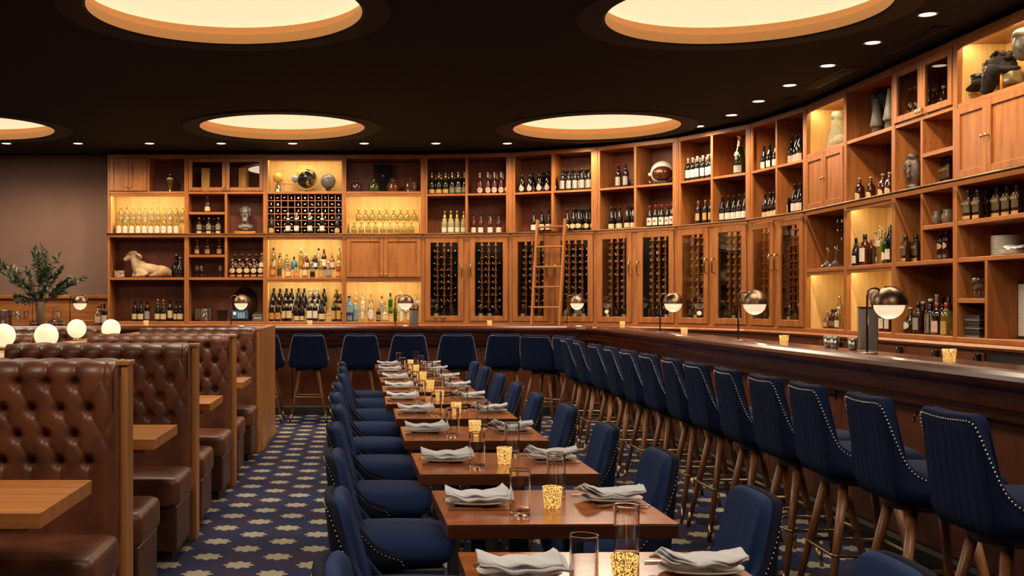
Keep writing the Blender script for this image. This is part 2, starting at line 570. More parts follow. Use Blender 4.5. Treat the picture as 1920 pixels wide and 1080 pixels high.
W_D, W_L = (0.245, 0.080, 0.020), (0.405, 0.150, 0.041)
M = {
    'wood_v': wood('cherry_upright', W_D, W_L, (16, 16, 1.3)),
    'wood_h': wood('cherry_level', W_D, W_L, (1.3, 16, 16)),
    'wood_shade': wood('cherry_shade', (0.125, 0.030, 0.010), (0.20, 0.052, 0.017), (14, 14, 1.0), 0.5),  # cherry darkened and reddened: the shadow inside the cubbies is in the colour
    'maple_back': wood('honey_back', (0.60, 0.36, 0.11), (0.76, 0.50, 0.19), (10, 10, 0.9), 0.5),
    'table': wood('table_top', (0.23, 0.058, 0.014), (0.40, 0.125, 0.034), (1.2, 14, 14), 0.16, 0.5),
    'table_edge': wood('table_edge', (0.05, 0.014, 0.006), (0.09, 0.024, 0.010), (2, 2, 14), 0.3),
    'booth_table': wood('booth_table', (0.36, 0.125, 0.028), (0.52, 0.20, 0.05), (1.0, 16, 16), 0.3),
    'booth_wood': wood('booth_wood', (0.34, 0.13, 0.036), (0.46, 0.20, 0.065), (18, 18, 1.2), 0.35),
    'bar': wood('mahogany', (0.055, 0.013, 0.006), (0.105, 0.026, 0.011), (2, 2, 8), 0.22, 0.5),
    'bar_front': wood('mahogany_front', (0.13, 0.034, 0.014), (0.19, 0.055, 0.022), (8, 8, 0.8), 0.4),
    'leg': wood('walnut_leg', (0.16, 0.060, 0.022), (0.28, 0.115, 0.045), (30, 30, 2), 0.38),
    'ceiling': plain('ceiling_paint', (0.0052, 0.0042, 0.0050), 0.85, noise=(3, (0.0042, 0.0034, 0.0040)), Specular_IOR_Level=0.25),
    'plaster': plain('plaster', (0.20, 0.112, 0.082), 0.8, noise=(2.5, (0.175, 0.098, 0.072)), bump=(60, 0.15)),
    'dark_wall': plain('dark_wall', (0.05, 0.028, 0.02), 0.8),
    'recess': plain('recess_plaster', (0.80, 0.46, 0.20), 0.7),
    'panel': emit('disc_panel', (1.0, 0.80, 0.50), E_DISC_PANEL),
    'lens': emit('lamp_lens', (1.0, 0.90, 0.74), E_DOWN_LENS),
    'trim': plain('downlight_trim', (0.35, 0.30, 0.25), 0.4),
    'leather': plain('brown_leather', (0.180, 0.054, 0.020), 0.43, noise=(6, (0.055, 0.015, 0.007), 0.26), bump=(90, 0.12), Specular_IOR_Level=0.55),
    'leather_side': plain('bench_leather', (0.11, 0.031, 0.013), 0.42, noise=(9, (0.042, 0.014, 0.008), 0.2), bump=(90, 0.12)),
    'navy': plain('navy_cloth', (0.0085, 0.0165, 0.058), 0.9, noise=(260, (0.0045, 0.010, 0.037), 0.25), bump=(500, 0.25), Specular_IOR_Level=0.15),
    'navy_lit': plain('navy_cloth_lit', (0.018, 0.034, 0.105), 0.9, noise=(260, (0.011, 0.023, 0.075), 0.25), bump=(500, 0.25), Specular_IOR_Level=0.15),  # chair cloth lightened: light from above on seat and backrest, painted in
    'navy_shade': plain('navy_cloth_shade', (0.0055, 0.0075, 0.022), 0.9, noise=(260, (0.003, 0.005, 0.014), 0.25), Specular_IOR_Level=0.15),  # chair cloth darkened: shading on the rear shell, painted in
    'stud': plain('steel_stud', (0.70, 0.63, 0.54), 0.3, 1.0),
    'nail': plain('brass_nail', (0.62, 0.46, 0.27), 0.3, 1.0),
    'brass': plain('aged_brass', (0.33, 0.22, 0.10), 0.34, 1.0),
    'bronze': plain('brushed_bronze', (0.20, 0.125, 0.075), 0.36, 1.0, noise=(40, (0.14, 0.085, 0.05))),
    'black': plain('black_metal', (0.012, 0.011, 0.011), 0.5),
    'black_gloss': plain('black_gloss', (0.010, 0.009, 0.009), 0.15),
    'steel': plain('steel', (0.60, 0.57, 0.53), 0.25, 1.0),
    'chrome': plain('silverware', (0.72, 0.70, 0.67), 0.18, 1.0),
    'linen': plain('napkin_linen', (0.50, 0.495, 0.53), 0.9, bump=(300, 0.2)),
    'china': plain('stoneware', (0.50, 0.47, 0.43), 0.35),
    'china_w': plain('white_china', (0.72, 0.68, 0.60), 0.3),
    'carpet': carpet_mat(),
    'votive': votive_mat(),
    'flame': emit('flame', (1.0, 0.55, 0.16), 6.0),
    'wax': plain('wax', (0.8, 0.65, 0.4), 0.5),
    'opal': emit('opal_glass', (1.0, 0.76, 0.47), E_GLOBE),
    'opal_bar': emit('opal_glass_bar', (1.0, 0.74, 0.48), E_BARLAMP),
    'led': emit('led_strip', (1.0, 0.80, 0.42), 3.0),
    'door_glass': thin_glass('door_glass', (0.90, 0.86, 0.80), 1.2),
    'clear': thin_glass('clear_glass', (0.95, 0.95, 0.93), 2.6),
    'wine': plain('wine_glass_dark', (0.006, 0.006, 0.005), 0.10, noise=(5, (0.012, 0.006, 0.004))),
    'wine_g': plain('wine_glass_green', (0.012, 0.014, 0.004), 0.10),
    'rose': plain('rose_glass', (0.055, 0.011, 0.009), 0.12),
    'bourbon': thin_glass('bourbon_glass', (0.42, 0.12, 0.03), 1.4, 0.03, 0.35, (0.16, 0.035, 0.008)),
    'rye': plain('dark_bourbon', (0.030, 0.010, 0.004), 0.12),
    'gold_liq': thin_glass('gold_liquor', (0.88, 0.80, 0.42), 2.2, 0.03, 0.30, (0.40, 0.34, 0.09)),
    'amber_liq': thin_glass('amber_liquor', (0.88, 0.56, 0.18), 2.0, 0.03, 0.3, (0.42, 0.18, 0.03)),
    'blue_liq': plain('blue_glass', (0.035, 0.13, 0.22), 0.12),
    'teal_liq': plain('teal_tin', (0.05, 0.22, 0.28), 0.3),
    'green_liq': thin_glass('green_glass', (0.12, 0.55, 0.12), 1.4, 0.03, 0.4, (0.02, 0.22, 0.02)),
    'pale': plain('pale_sparkling', (0.30, 0.25, 0.11), 0.15),
    'lab_w': plain('label_white', (0.66, 0.60, 0.50), 0.7, noise=(90, (0.52, 0.46, 0.37), 0.1)),
    'lab_c': plain('label_cream', (0.62, 0.47, 0.27), 0.7, noise=(90, (0.48, 0.34, 0.18), 0.1)),
    'lab_g': plain('label_gold', (0.50, 0.30, 0.09), 0.45, noise=(110, (0.36, 0.20, 0.05), 0.1)),
    'lab_o': plain('label_orange', (0.55, 0.25, 0.09), 0.6, noise=(110, (0.40, 0.16, 0.05), 0.1)),
    'lab_p': plain('label_pink', (0.68, 0.44, 0.36), 0.6, noise=(110, (0.5, 0.28, 0.24), 0.1)),
    'lab_k': plain('label_black', (0.02, 0.018, 0.016), 0.5, noise=(220, (0.35, 0.28, 0.16), 0.12)),
    'lab_d': plain('label_bronze', (0.13, 0.085, 0.030), 0.5, noise=(150, (0.07, 0.045, 0.018), 0.12)),
    'lab_b': plain('label_blue', (0.10, 0.16, 0.26), 0.5, noise=(110, (0.3, 0.3, 0.3), 0.1)),
    'lab_r': plain('label_grey', (0.30, 0.27, 0.23), 0.6, noise=(110, (0.2, 0.18, 0.15), 0.1)),
    'foil_gold': plain('gold_foil', (0.75, 0.50, 0.16), 0.3, 1.0),
    'foil_silver': plain('silver_foil', (0.72, 0.68, 0.60), 0.3, 1.0),
    'foil_k': plain('black_foil', (0.012, 0.011, 0.010), 0.3),
    'foil_w': plain('white_foil', (0.65, 0.58, 0.47), 0.4),
    'foil_red': plain('red_foil', (0.30, 0.035, 0.02), 0.4),
    'foil_p': plain('pink_foil', (0.68, 0.42, 0.34), 0.35, 0.5),
    'cork': plain('cork', (0.42, 0.24, 0.10), 0.7),
    'ink': plain('ink', (0.02, 0.015, 0.012), 0.6),
    'ink_gold': plain('gold_ink', (0.70, 0.46, 0.16), 0.4),
    'tagpaper': plain('paper_tag', (0.80, 0.76, 0.70), 0.7),
}

# ------------------------------------------------------------------ room shell
XL, XR, YF, YB = -8.2, 5.02, -4.0, 15.64
struct(MB().box(XL, YF, -0.1, XR, YB, 0.0).build('floor', M['carpet']))
struct(MB().box(XL, YB, 0, XR, YB + 0.1, CEIL + 0.4).build('wall_back', M['plaster']))
struct(MB().box(XL - 0.1, YF, 0, XL, YB, CEIL + 0.4).build('wall_left', M['plaster']))
struct(MB().box(XR, YF, 0, XR + 0.1, YB, CEIL + 0.4).build('wall_right', M['dark_wall']))
struct(MB().box(XL, YF - 0.1, 0, XR, YF, CEIL + 0.4).build('wall_front', M['dark_wall']))

def ceiling():
    mb = MB()
    xs = [XL, -6.16, -3.36, -2.42, 0.38, 1.30, 4.10, XR]
    ys = [YF, 1.25, 4.05, 6.50, 9.30, 11.75, 14.55, YB]
    for i in range(7):
        for j in range(7):
            x0, x1, y0, y1 = xs[i], xs[i + 1], ys[j], ys[j + 1]
            c = [d for d in DISCS if x0 < d[0] < x1 and y0 < d[1] < y1]
            if not c:
                mb.add([(x0, y0, CEIL), (x0, y1, CEIL), (x1, y1, CEIL), (x1, y0, CEIL)], [(0, 1, 2, 3)])
                continue
            cx, cy = c[0]
            n = 64
            vs, fs = [], []
            for k in range(n):
                a = 2 * PI * k / n
                ca, sa = math.cos(a), math.sin(a)
                q = min((x1 - cx) / ca if ca > 1e-9 else ((x0 - cx) / ca if ca < -1e-9 else 1e9),
                        (y1 - cy) / sa if sa > 1e-9 else ((y0 - cy) / sa if sa < -1e-9 else 1e9))
                vs.append((cx + DISC_R * ca, cy + DISC_R * sa, CEIL))
                vs.append((cx + q * ca, cy + q * sa, CEIL))
            for k in range(n):
                k2 = (k + 1) % n
                fs.append((2 * k, 2 * k2, 2 * k2 + 1, 2 * k + 1))
            mb.add(vs, fs)
            # corners of the square left out by the straight chords
            ang = [(2 * PI * k / n) for k in range(n + 1)]
            for sx, sy in ((x1, y1), (x0, y1), (x0, y0), (x1, y0)):
                a = math.atan2(sy - cy, sx - cx) % (2 * PI)
                k = int(a / (2 * PI / n)) % n
                p, q = vs[2 * k + 1], vs[2 * ((k + 1) % n) + 1]
                mb.add([p, q, (sx, sy, CEIL)], [(0, 1, 2)])
    return struct(mb.build('ceiling', M['ceiling']))
ceiling()
struct(MB().box(XL, YF, CEIL + 0.36, XR, YB, CEIL + 0.4).build('ceiling_deck', M['black']))

# wainscot and cap rail on the back wall left of the shelving
X_SH = (202 - PX0) * 15.2 / F_PX
wain = MB()
for k in range(4):
    x1 = X_SH - 0.02 - k * 1.15
    wain.box(x1 - 1.14, YB - 0.03, 0.0, x1, YB, 1.46)
struct(wain.build('trim_1', M['wood_h']))
struct(MB().cbox(XL, YB - 0.075, 1.46, X_SH - 0.01, YB, 1.515, 0.012).build('trim_2', M['wood_h']))

# ------------------------------------------------------------------ ceiling discs
DISC_WORDS = {(-1.02, 13.15): 'above the straight back bar and centre stools', (2.72, 13.15): 'above the bar corner by the curved shelving',
              (-4.76, 13.15): 'above the back bar by the plaster wall', (-1.02, 7.9): 'above the booths and dining aisle', (2.70, 7.9): 'above the stools of the side bar',
              (-4.76, 7.9): 'above the far row of booths', (-1.02, 2.65): 'above the front booths', (2.70, 2.65): 'above the front end of the side bar'}
def make_disc():
    t = thing('ceiling_light', 'x', 'ceiling light')
    n = 64
    h = 0.14
    MB().lathe([(DISC_R, 0.0), (DISC_R, 0.075), (DISC_R + 0.035, 0.08), (DISC_R + 0.035, h)], n, cap=False, smooth=False).build('recess_wall', M['recess'], t)
    MB().lathe([(0.0001, h), (DISC_R + 0.05, h)], n, cap=False).build('luminous_panel', M['panel'], t)
    MB().lathe([(0.985, 0.0), (1.0, -0.014), (1.18, -0.014), (1.19, 0.0)], n, cap=False, smooth=False).build('outer_ring', plain('ring_paint', (0.012, 0.0085, 0.0085), 0.8), t)
    return t
disc0 = make_disc()
for i, d in enumerate(DISCS):
    lab = 'large round cream backlit ceiling recess ' + DISC_WORDS[d]
    if i == 0:
        t = disc0
        KIDS[disc0.name] = list(disc0.children)
    else:
        t = copy_tree(disc0)
    t.location = (d[0], d[1], CEIL)
    tag(t, lab, 'ceiling light', 'round ceiling recesses')

# ------------------------------------------------------------------ recessed downlights
def make_down():
    t = thing('recessed_downlight', 'x', 'downlight')
    MB().lathe([(0.056, 0.0), (0.070, -0.004), (0.074, 0.0)], 20, cap=False).build('trim_ring', M['trim'], t)
    MB().lathe([(0.0001, -0.001), (0.057, -0.001)], 20, cap=False).build('lens', M['lens'], t)
    return t
down0 = make_down()
DOWN = []
for k in range(8):
    DOWN.append(((12 + 134.2 * k - PX0) * 14.46 / F_PX, 14.46, 'over the straight back bar shelving', 'in the row along the back bar'))
DOWN += [(2.76, 14.35, 'above the ladder section of the curved shelving', None), (3.92, 13.05, 'above the bend of the curved shelving', None)]
for y in (12.27, 11.42, 10.58, 9.70, 8.84, 7.97, 7.1):
    DOWN.append((4.05, y, 'along the side shelving', 'in the row along the side wall'))
for i, (x, y, w, g) in enumerate(DOWN):
    t = down0 if i == 0 else copy_tree(down0)
    if i == 0:
        KIDS[down0.name] = list(down0.children)
    t.location = (x, y, CEIL)
    tag(t, 'small round recessed downlight ' + (g or w), 'downlight', 'downlights ' + (g or 'above the curved shelving'))
    light('downlight_beam', 'SPOT', (0, 0, -0.03), E_DOWN, WARM, t, spot_size=math.radians(158), spot_blend=0.7, shadow_soft_size=0.05)

def vent(x, y0, y1, lab):
    t = thing('slot_vent', lab, 'vent', (x, (y0 + y1) / 2, CEIL), 0, 'ceiling slot vents')
    L = (y1 - y0) / 2
    MB().box(-0.07, -L, -0.006, -0.055, L, 0).box(0.055, -L, -0.006, 0.07, L, 0).box(-0.07, -L, -0.006, 0.07, -L + 0.015, 0).box(-0.07, L - 0.015, -0.006, 0.07, L, 0).build('frame', M['black'], t)
    for k in range(3):
        MB().box(-0.035 + 0.03 * k, -L, -0.012, -0.025 + 0.03 * k, L, 0).build('slat', M['black'], t)
vent(4.32, 8.3, 9.2, 'dark linear slot vent in ceiling before the hat shelf')
vent(4.30, 9.75, 10.7, 'dark linear slot vent in ceiling before the horn shelf')
vent(4.30, 11.2, 12.0, 'dark linear slot vent in ceiling before the last wine bay')

# ------------------------------------------------------------------ bar counter
BX, BY = 2.74, 13.60
arc = [(BX - 0.42 + 0.42 * math.sin(a), BY - 0.42 + 0.42 * math.cos(a)) for a in [math.radians(x) for x in (0, 18, 36, 54, 72, 90)]]
BAR_PATH = [(-7.2, BY)] + arc + [(BX, 1.4)]
bar = thing('bar_counter', 'long dark mahogany bar counter running along the back and right side', 'bar', (0, 0, 0))
MB().sweep(BAR_PATH, [(-0.36, 1.07), (-0.36, 1.12), (-0.10, 1.12), (-0.075, 1.128), (-0.03, 1.128), (-0.005, 1.12), (0.012, 1.103), (0.018, 1.083), (0.012, 1.063), (-0.005, 1.048), (-0.03, 1.045)]).build('bar_top', M['bar'], bar)
MB().sweep(BAR_PATH, [(-0.035, 1.044), (-0.045, 1.0), (-0.06, 0.975), (-0.06, 0.95), (-0.075, 0.945), (-0.11, 0.91), (-0.12, 0.885), (-0.24, 0.885), (-0.24, 1.044)]).build('frieze_moulding', M['bar'], bar)
x = -7.2
while x < 2.2:
    x2 = min(x + 1.25, 2.30)
    MB().cbox(x + 0.004, BY + 0.235, 0.12, x2 - 0.004, BY + 0.26, 0.884, 0.003).build('front_panel', M['bar_front'], bar)
    x = x2
MB().sweep([(p[0], p[1]) for p in arc], [(-0.235, 0.12), (-0.26, 0.12), (-0.26, 0.884), (-0.235, 0.884)]).build('corner_panel', M['bar_front'], bar)
y = BY - 0.43
while y > 1.5:
    y2 = max(y - 1.25, 1.4)
    MB().cbox(BX + 0.235, y2 + 0.004, 0.12, BX + 0.26, y - 0.004, 0.884, 0.003).build('front_panel', M['bar_front'], bar)
    y = y2
MB().sweep(BAR_PATH, [(-0.28, 0.0), (-0.34, 0.0), (-0.34, 1.06), (-0.28, 1.06)]).build('counter_wall', M['bar'], bar)
MB().sweep(BAR_PATH, [(-0.342, 0.86), (-0.342, 0.90), (-0.70, 0.90), (-0.70, 0.86)]).build('service_worktop', M['steel'], bar)
MB().sweep(BAR_PATH, [(-0.20, 0.0), (-0.28, 0.0), (-0.28, 0.12), (-0.22, 0.12), (-0.20, 0.10)]).build('plinth', M['black'], bar)

hook_me = MB().tube([(0, 0.02, 0.0), (0, -0.035, 0.0), (0, -0.05, -0.015), (0, -0.05, -0.035)], 0.006, 6).sphere((0, -0.05, -0.04), 0.010, 8, 6).box(-0.012, 0.015, -0.03, 0.012, 0.024, 0.03).mesh('purse_hook', M['bronze'])

# ------------------------------------------------------------------ shelving units
D = 0.38
Z0, Z1, Z2, Z3, Z3C, ZT = 1.150, 1.757, 2.365, 2.945, 2.905, 3.455
TH = 0.035
CXC, CYC, RC = 0.78, 11.43, 3.77
class Sec:
    pass
SEC = {}
def section(key, p0, p1, label, name='shelving_unit'):
    s = Sec()
    s.o = Vector(p0)
    d = Vector(p1) - s.o
    s.w = d.length
    s.ang = math.atan2(d.y, d.x)
    s.e = d.normalized()
    s.n = Vector((-s.e.y, s.e.x))
    s.root = thing(name, label, 'shelving', (p0[0], p0[1], 0), s.ang, 'cherry wood back bar shelving bays')
    SEC[key] = s
    w = s.w
    r = s.root
    ST = 0.030
    MB().cbox(0, -0.012, 1.11, ST, D, ZT, 0.004).build('stile', M['wood_v'], r)
    MB().cbox(w - ST, -0.012, 1.11, w, D, ZT, 0.004).build('stile', M['wood_v'], r)
    MB().cbox(ST, -0.008, ZT - 0.055, w - ST, 0.02, ZT, 0.004).build('top_fascia', M['wood_h'], r)
    MB().box(ST, 0.02, ZT - 0.05, w - ST, D, ZT - 0.015).build('top_panel', M['wood_h'], r)
    MB().cbox(ST, -0.012, Z0 - 0.04, w - ST, D, Z0, 0.004).build('bottom_shelf', M['wood_h'], r)
    MB().cbox(ST, -0.010, Z2 - 0.055, w - ST, D, Z2, 0.004).build('rail_shelf', M['wood_h'], r)
    s.bays = []
    return s

def back(s, u0, u1, z0, z1, mat='wood_shade'):
    MB().box(u0, D - 0.012, z0, u1, D, z1).build('back_panel', M[mat], s.root)
    if mat == 'maple_back':
        pass
def shelf(s, u0, u1, z, th=TH):
    MB().cbox(u0, -0.006, z - th, u1, D - 0.012, z, 0.003).build('shelf', M['wood_h'], s.root)
def div(s, u, z0, z1, t=0.034):
    MB().cbox(u - t / 2, -0.006, z0, u + t / 2, D - 0.012, z1, 0.003).build('divider', M['wood_v'], s.root)

knob_me = MB().lathe([(0.004, 0), (0.005, 0.012), (0.013, 0.018), (0.014, 0.024), (0.009, 0.031), (0.0001, 0.032)], 10).xf(Matrix.Rotation(PI / 2, 4, 'X')).mesh('knob', M['nail'])
ring_me = MB().tube([(0.0, -0.012, 0.0), (0.018, -0.02, 0.0), (0.0, -0.028, -0.03), (-0.018, -0.02, 0.0)], 0.005, 6, closed=True).sphere((0, -0.01, 0.002), 0.011, 8, 6).mesh('knob', M['nail'])

def wood_door(s, u0, u1, z0, z1, ku, kz):
    f = 0.055
    mb = MB()
    mb.cbox(u0, -0.022, z0, u0 + f, 0, z1, 0.003).cbox(u1 - f, -0.022, z0, u1, 0, z1, 0.003)
    mb.cbox(u0 + f, -0.022, z0, u1 - f, 0, z0 + f, 0.003).cbox(u0 + f, -0.022, z1 - f, u1 - f, 0, z1, 0.003)
    d = mb.build('door', M['wood_v'], s.root)
    MB().box(u0 + f, -0.008, z0 + f, u1 - f, 0, z1 - f).build('door_panel', M['wood_v'], d)
    obj('knob', knob_me, d, (ku, -0.022, kz))
    return d

handle_me = MB().tube([(0, 0.02, 0.07), (0, -0.03, 0.075), (0, -0.04, 0.05), (0, -0.036, -0.09), (0, 0.02, -0.10)], [0.010, 0.010, 0.011, 0.008, 0.006], 8).mesh('handle', M['brass'])
def glass_door(s, u0, u1, z0, z1, kz, ku=None, f=0.072, ring=False):
    mb = MB()
    mb.cbox(u0, -0.024, z0, u0 + f, 0, z1, 0.004).cbox(u1 - f, -0.024, z0, u1, 0, z1, 0.004)
    mb.cbox(u0 + f, -0.024, z0, u1 - f, 0, z0 + f, 0.004).cbox(u0 + f, -0.024, z1 - f, u1 - f, 0, z1, 0.004)
    d = mb.build('door', M['wood_v'], s.root)
    MB().box(u0 + f, -0.010, z0 + f, u1 - f, -0.006, z1 - f).build('pane', M['door_glass'], d)
    if ku is not None:
        obj('knob' if ring else 'handle', ring_me if ring else handle_me, d, (ku, -0.026, kz))
    return d

def led(s, u0, u1, z, power=1.0):
    """LED strip under the front edge of the board above a lit bay"""
    MB().box(u0 + 0.02, 0.030, z - 0.010, u1 - 0.02, 0.042, z - 0.001).build('led_strip', M['led'], s.root)
    w = u1 - u0 - 0.06
    light('strip_glow', 'AREA', ((u0 + u1) / 2, 0.04, z - 0.014), E_STRIP * power * w, (1.0, 0.80, 0.46), s.root, rot=(math.radians(32), 0, 0), shape='RECTANGLE', size=w, size_y=0.02)

def lined(s, u0, u1, z0, z1, power=1.0):
    """honey-coloured lit bay: back, side linings and LED strip"""
    back(s, u0, u1, z0, z1, 'maple_back')
    MB().box(u0, 0.03, z0, u0 + 0.006, D - 0.012, z1).build('side_lining', M['maple_back'], s.root)
    MB().box(u1 - 0.006, 0.03, z0, u1, D - 0.012, z1).build('side_lining', M['maple_back'], s.root)
    MB().cbox(u0, 0.0, z1 - 0.03, u1, 0.022, z1, 0.003).build('light_valance', M['wood_h'], s.root)
    led(s, u0, u1, z1, power)

def at(key, px, d):
    """plan position where the ray through pixel column px meets the plane d behind the bay's front"""
    s = SEC[key]
    dx = (px - PX0) / F_PX
    t = (d + s.o.dot(s.n)) / (dx * s.n.x + s.n.y)
    return t * dx, t
def upos(key, px, d=0.0):
    x, y = at(key, px, d)
    return (Vector((x, y)) - SEC[key].o).dot(SEC[key].e)

wA = (793 - 202) / 4.0 * 15.2 / F_PX
A0 = X_SH
pts = [(A0 + wA * k, 15.2) for k in range(5)]
S_ = 0.030
# bay A
s = section('A', pts[0], pts[1], 'cherry shelving bay at the plaster wall holding the calf figure and urn')
w = s.w
back(s, S_, w - S_, Z3, ZT - 0.05); shelf(s, S_, w - S_, Z3)
um = upos('A', 278)
div(s, um, Z3, ZT - 0.05)
uc = (S_ + um - 0.017) / 2
wood_door(s, S_ + 0.002, uc - 0.002, Z3 + 0.004, ZT - 0.058, uc - 0.03, Z3 + 0.06)
wood_door(s, uc + 0.002, um - 0.019, Z3 + 0.004, ZT - 0.058, uc + 0.03, Z3 + 0.06)
lined(s, S_, w - S_, Z2, Z3 - TH, 1.1)
back(s, S_, w - S_, Z1, Z2 - 0.055); shelf(s, S_, w - S_, Z1); back(s, S_, w - S_, Z0, Z1 - TH)
# bay B
s = section('B', pts[1], pts[2], 'cherry shelving bay with glass doors, bust and register')
w = s.w
back(s, S_, w - S_, Z3, ZT - 0.05); shelf(s, S_, w - S_, Z3)
glass_door(s, S_ + 0.002, w / 2 - 0.002, Z3 + 0.004, ZT - 0.058, Z3 + 0.05, w / 2 - 0.035, 0.05, True)
glass_door(s, w / 2 + 0.002, w - S_ - 0.002, Z3 + 0.004, ZT - 0.058, Z3 + 0.05, w / 2 + 0.035, 0.05, True)
div(s, w / 2, Z2, Z3 - TH); back(s, S_, w - S_, Z2, Z3 - TH); ZB1 = 2.66; shelf(s, S_, w / 2 - 0.017, ZB1)
div(s, w / 2, Z1, Z2 - 0.055); back(s, S_, w - S_, Z1, Z2 - 0.055); ZB2 = 2.07; shelf(s, S_, w / 2 - 0.017, ZB2)
shelf(s, S_, w - S_, Z1); back(s, S_, w - S_, Z0, Z1 - TH)
# bay C
s = section('C', pts[2], pts[3], 'cherry shelving bay with globes, cube wine rack and lit liquor')
w = s.w
lined(s, S_, w - S_, Z3, ZT - 0.05, 1.0); shelf(s, S_, w - S_, Z3)
back(s, S_, w - S_, Z2, Z3 - TH)
RACK_N, RACK_M = 11, 6
ru0, ru1, rz0, rz1 = S_, w - S_, Z2, Z3 - TH
for k in range(RACK_N + 1):
    u = ru0 + (ru1 - ru0) * k / RACK_N
    MB().box(max(ru0, u - 0.005), 0.03, rz0, min(ru1, u + 0.005), D - 0.012, rz1).build('rack_slat', M['wood_v'], s.root)
for k in range(RACK_M + 1):
    z = rz0 + (rz1 - rz0) * k / RACK_M
    MB().box(ru0 + 0.004, 0.028, max(rz0, z - 0.005), ru1 - 0.004, D - 0.012, min(rz1, z + 0.005)).build('rack_slat', M['wood_h'], s.root)
lined(s, S_, w - S_, Z1, Z2 - 0.055, 1.15); shelf(s, S_, w - S_, Z1); lined(s, S_, w - S_, Z0, Z1 - TH, 1.0)
# bay D
s = section('D', pts[3], pts[4], 'cherry shelving bay with decanters, plain double doors and lit spirits')
w = s.w
back(s, S_, w - S_, Z3, ZT - 0.05); shelf(s, S_, w - S_, Z3)
lined(s, S_, w - S_, Z2, Z3 - TH, 1.1)
back(s, S_, w - S_, Z1, Z2 - 0.055); shelf(s, S_, w - S_, Z1)
wood_door(s, S_ + 0.002, w / 2 - 0.002, Z1 + 0.004, Z2 - 0.06, w / 2 - 0.03, Z1 + 0.045)
wood_door(s, w / 2 + 0.002, w - S_ - 0.002, Z1 + 0.004, Z2 - 0.06, w / 2 + 0.03, Z1 + 0.045)
lined(s, S_, w - S_, Z0, Z1 - TH, 1.0)
# curved bays E to I
cpts = [(CXC + RC * math.cos(math.radians(a)), CYC + RC * math.sin(math.radians(a))) for a in (90, 72, 54, 36, 18, 0)]
cpts[0] = pts[4]
CW = {'E': 'next to the plain double doors, with champagne above glass doors', 'F': 'behind the rolling ladder', 'G': 'holding the space helmet',
      'H': 'holding the tall champagne magnum', 'I': 'last wine bay before the side wall'}
RACKS = []
for i, key in enumerate('EFGHI'):
    s = section(key, cpts[i], cpts[i + 1], 'curved cherry wine bay ' + CW[key])
    w = s.w
    m = w / 2
    e0 = 0.062
    for u in (S_, w - e0):
        MB().cbox(u, -0.004, Z2, u + 0.032, 0.02, ZT - 0.055, 0.003).build('face_trim', M['wood_v'], s.root)
    back(s, S_, w - S_, Z2, ZT - 0.05)
    div(s, m, Z2, ZT - 0.05)
    shelf(s, S_, m - 0.017, Z3C, 0.028); shelf(s, m + 0.017, w - S_, Z3C, 0.028)
    MB().box(S_, D - 0.012, Z0, w - S_, D, Z2 - 0.055).build('back_panel', M['black'], s.root)
    MB().cbox(m - 0.05, -0.004, Z0, m + 0.05, 0.02, Z2 - 0.055, 0.003).build('centre_stile', M['wood_v'], s.root)
    zd0, zd1 = Z0 + 0.006, Z2 - 0.06
    glass_door(s, S_ + 0.004, m - 0.045, zd0, zd1, 1.86, m - 0.06)
    glass_door(s, m + 0.045, w - S_ - 0.004, zd0, zd1, 1.86, m + 0.06)
    for (a, b) in ((S_ + 0.004, m - 0.045), (m + 0.045, w - S_ - 0.004)):
        for k in range(3):
            u = a + 0.072 + (b - a - 0.144) * (k + 1) / 4 - 0.006
            pm = MB().box(u - 0.010, 0.07, Z0, u + 0.010, 0.09, Z2 - 0.06)
            po = pm.build('rack_post', M['wood_v'], s.root)
            pg = MB()
            for q in range(12):
                pg.box(u - 0.026, 0.055, 1.245 + 0.086 * q, u + 0.026, 0.075, 1.257 + 0.086 * q)
            stuff(pg.build('rack_peg', M['wood_v'], po))
        MB().box(a + 0.09, 0.012, Z2 - 0.075, b - 0.09, 0.024, Z2 - 0.066).build('led_strip', M['led'], s.root)  # added glowing strip, goes with the fill light below
        light('cabinet_fill', 'AREA', ((a + b) / 2, 0.02, Z2 - 0.080), 0.9, (1.0, 0.86, 0.66), s.root, rot=(math.radians(12), 0, 0), shape='RECTANGLE', size=b - a - 0.2, size_y=0.012)  # added fill light inside the cabinet, brightens rack posts and bottle tags
        RACKS.append((key, a, b))
# straight bays on the right-hand wall
RX = 4.55
ry = [11.43, 10.48, 9.52, 8.52, 7.50]
# R1
s = section('R1', cpts[5], (RX, ry[1]), 'cherry side bay with stone statue above paired doors')
w = s.w
lined(s, S_, w - S_, Z3, ZT - 0.05, 1.0); shelf(s, S_, w - S_, Z3)
back(s, S_, w - S_, Z2, Z3 - TH)
wood_door(s, S_ + 0.002, w / 2 - 0.002, Z2 + 0.004, Z3 - TH - 0.004, w / 2 - 0.03, 2.65)
wood_door(s, w / 2 + 0.002, w - S_ - 0.002, Z2 + 0.004, Z3 - TH - 0.004, w / 2 + 0.03, 2.65)
back(s, S_, w - S_, Z1, Z2 - 0.055); shelf(s, S_, w - S_, Z1); lined(s, S_, w - S_, Z0, Z1 - TH, 0.55)
for k in range(6):
    u = 0.44 + k * 0.095
    MB().box(u - 0.005, 0.2, Z1, u + 0.005, D - 0.012, Z2 - 0.055).build('rack_slat', M['wood_v'], s.root)
for k in range(6):
    z = Z1 + 0.09 * (k + 0.6)
    MB().box(0.44, 0.198, z - 0.005, w - S_, D - 0.012, z + 0.005).build('rack_slat', M['wood_h'], s.root)
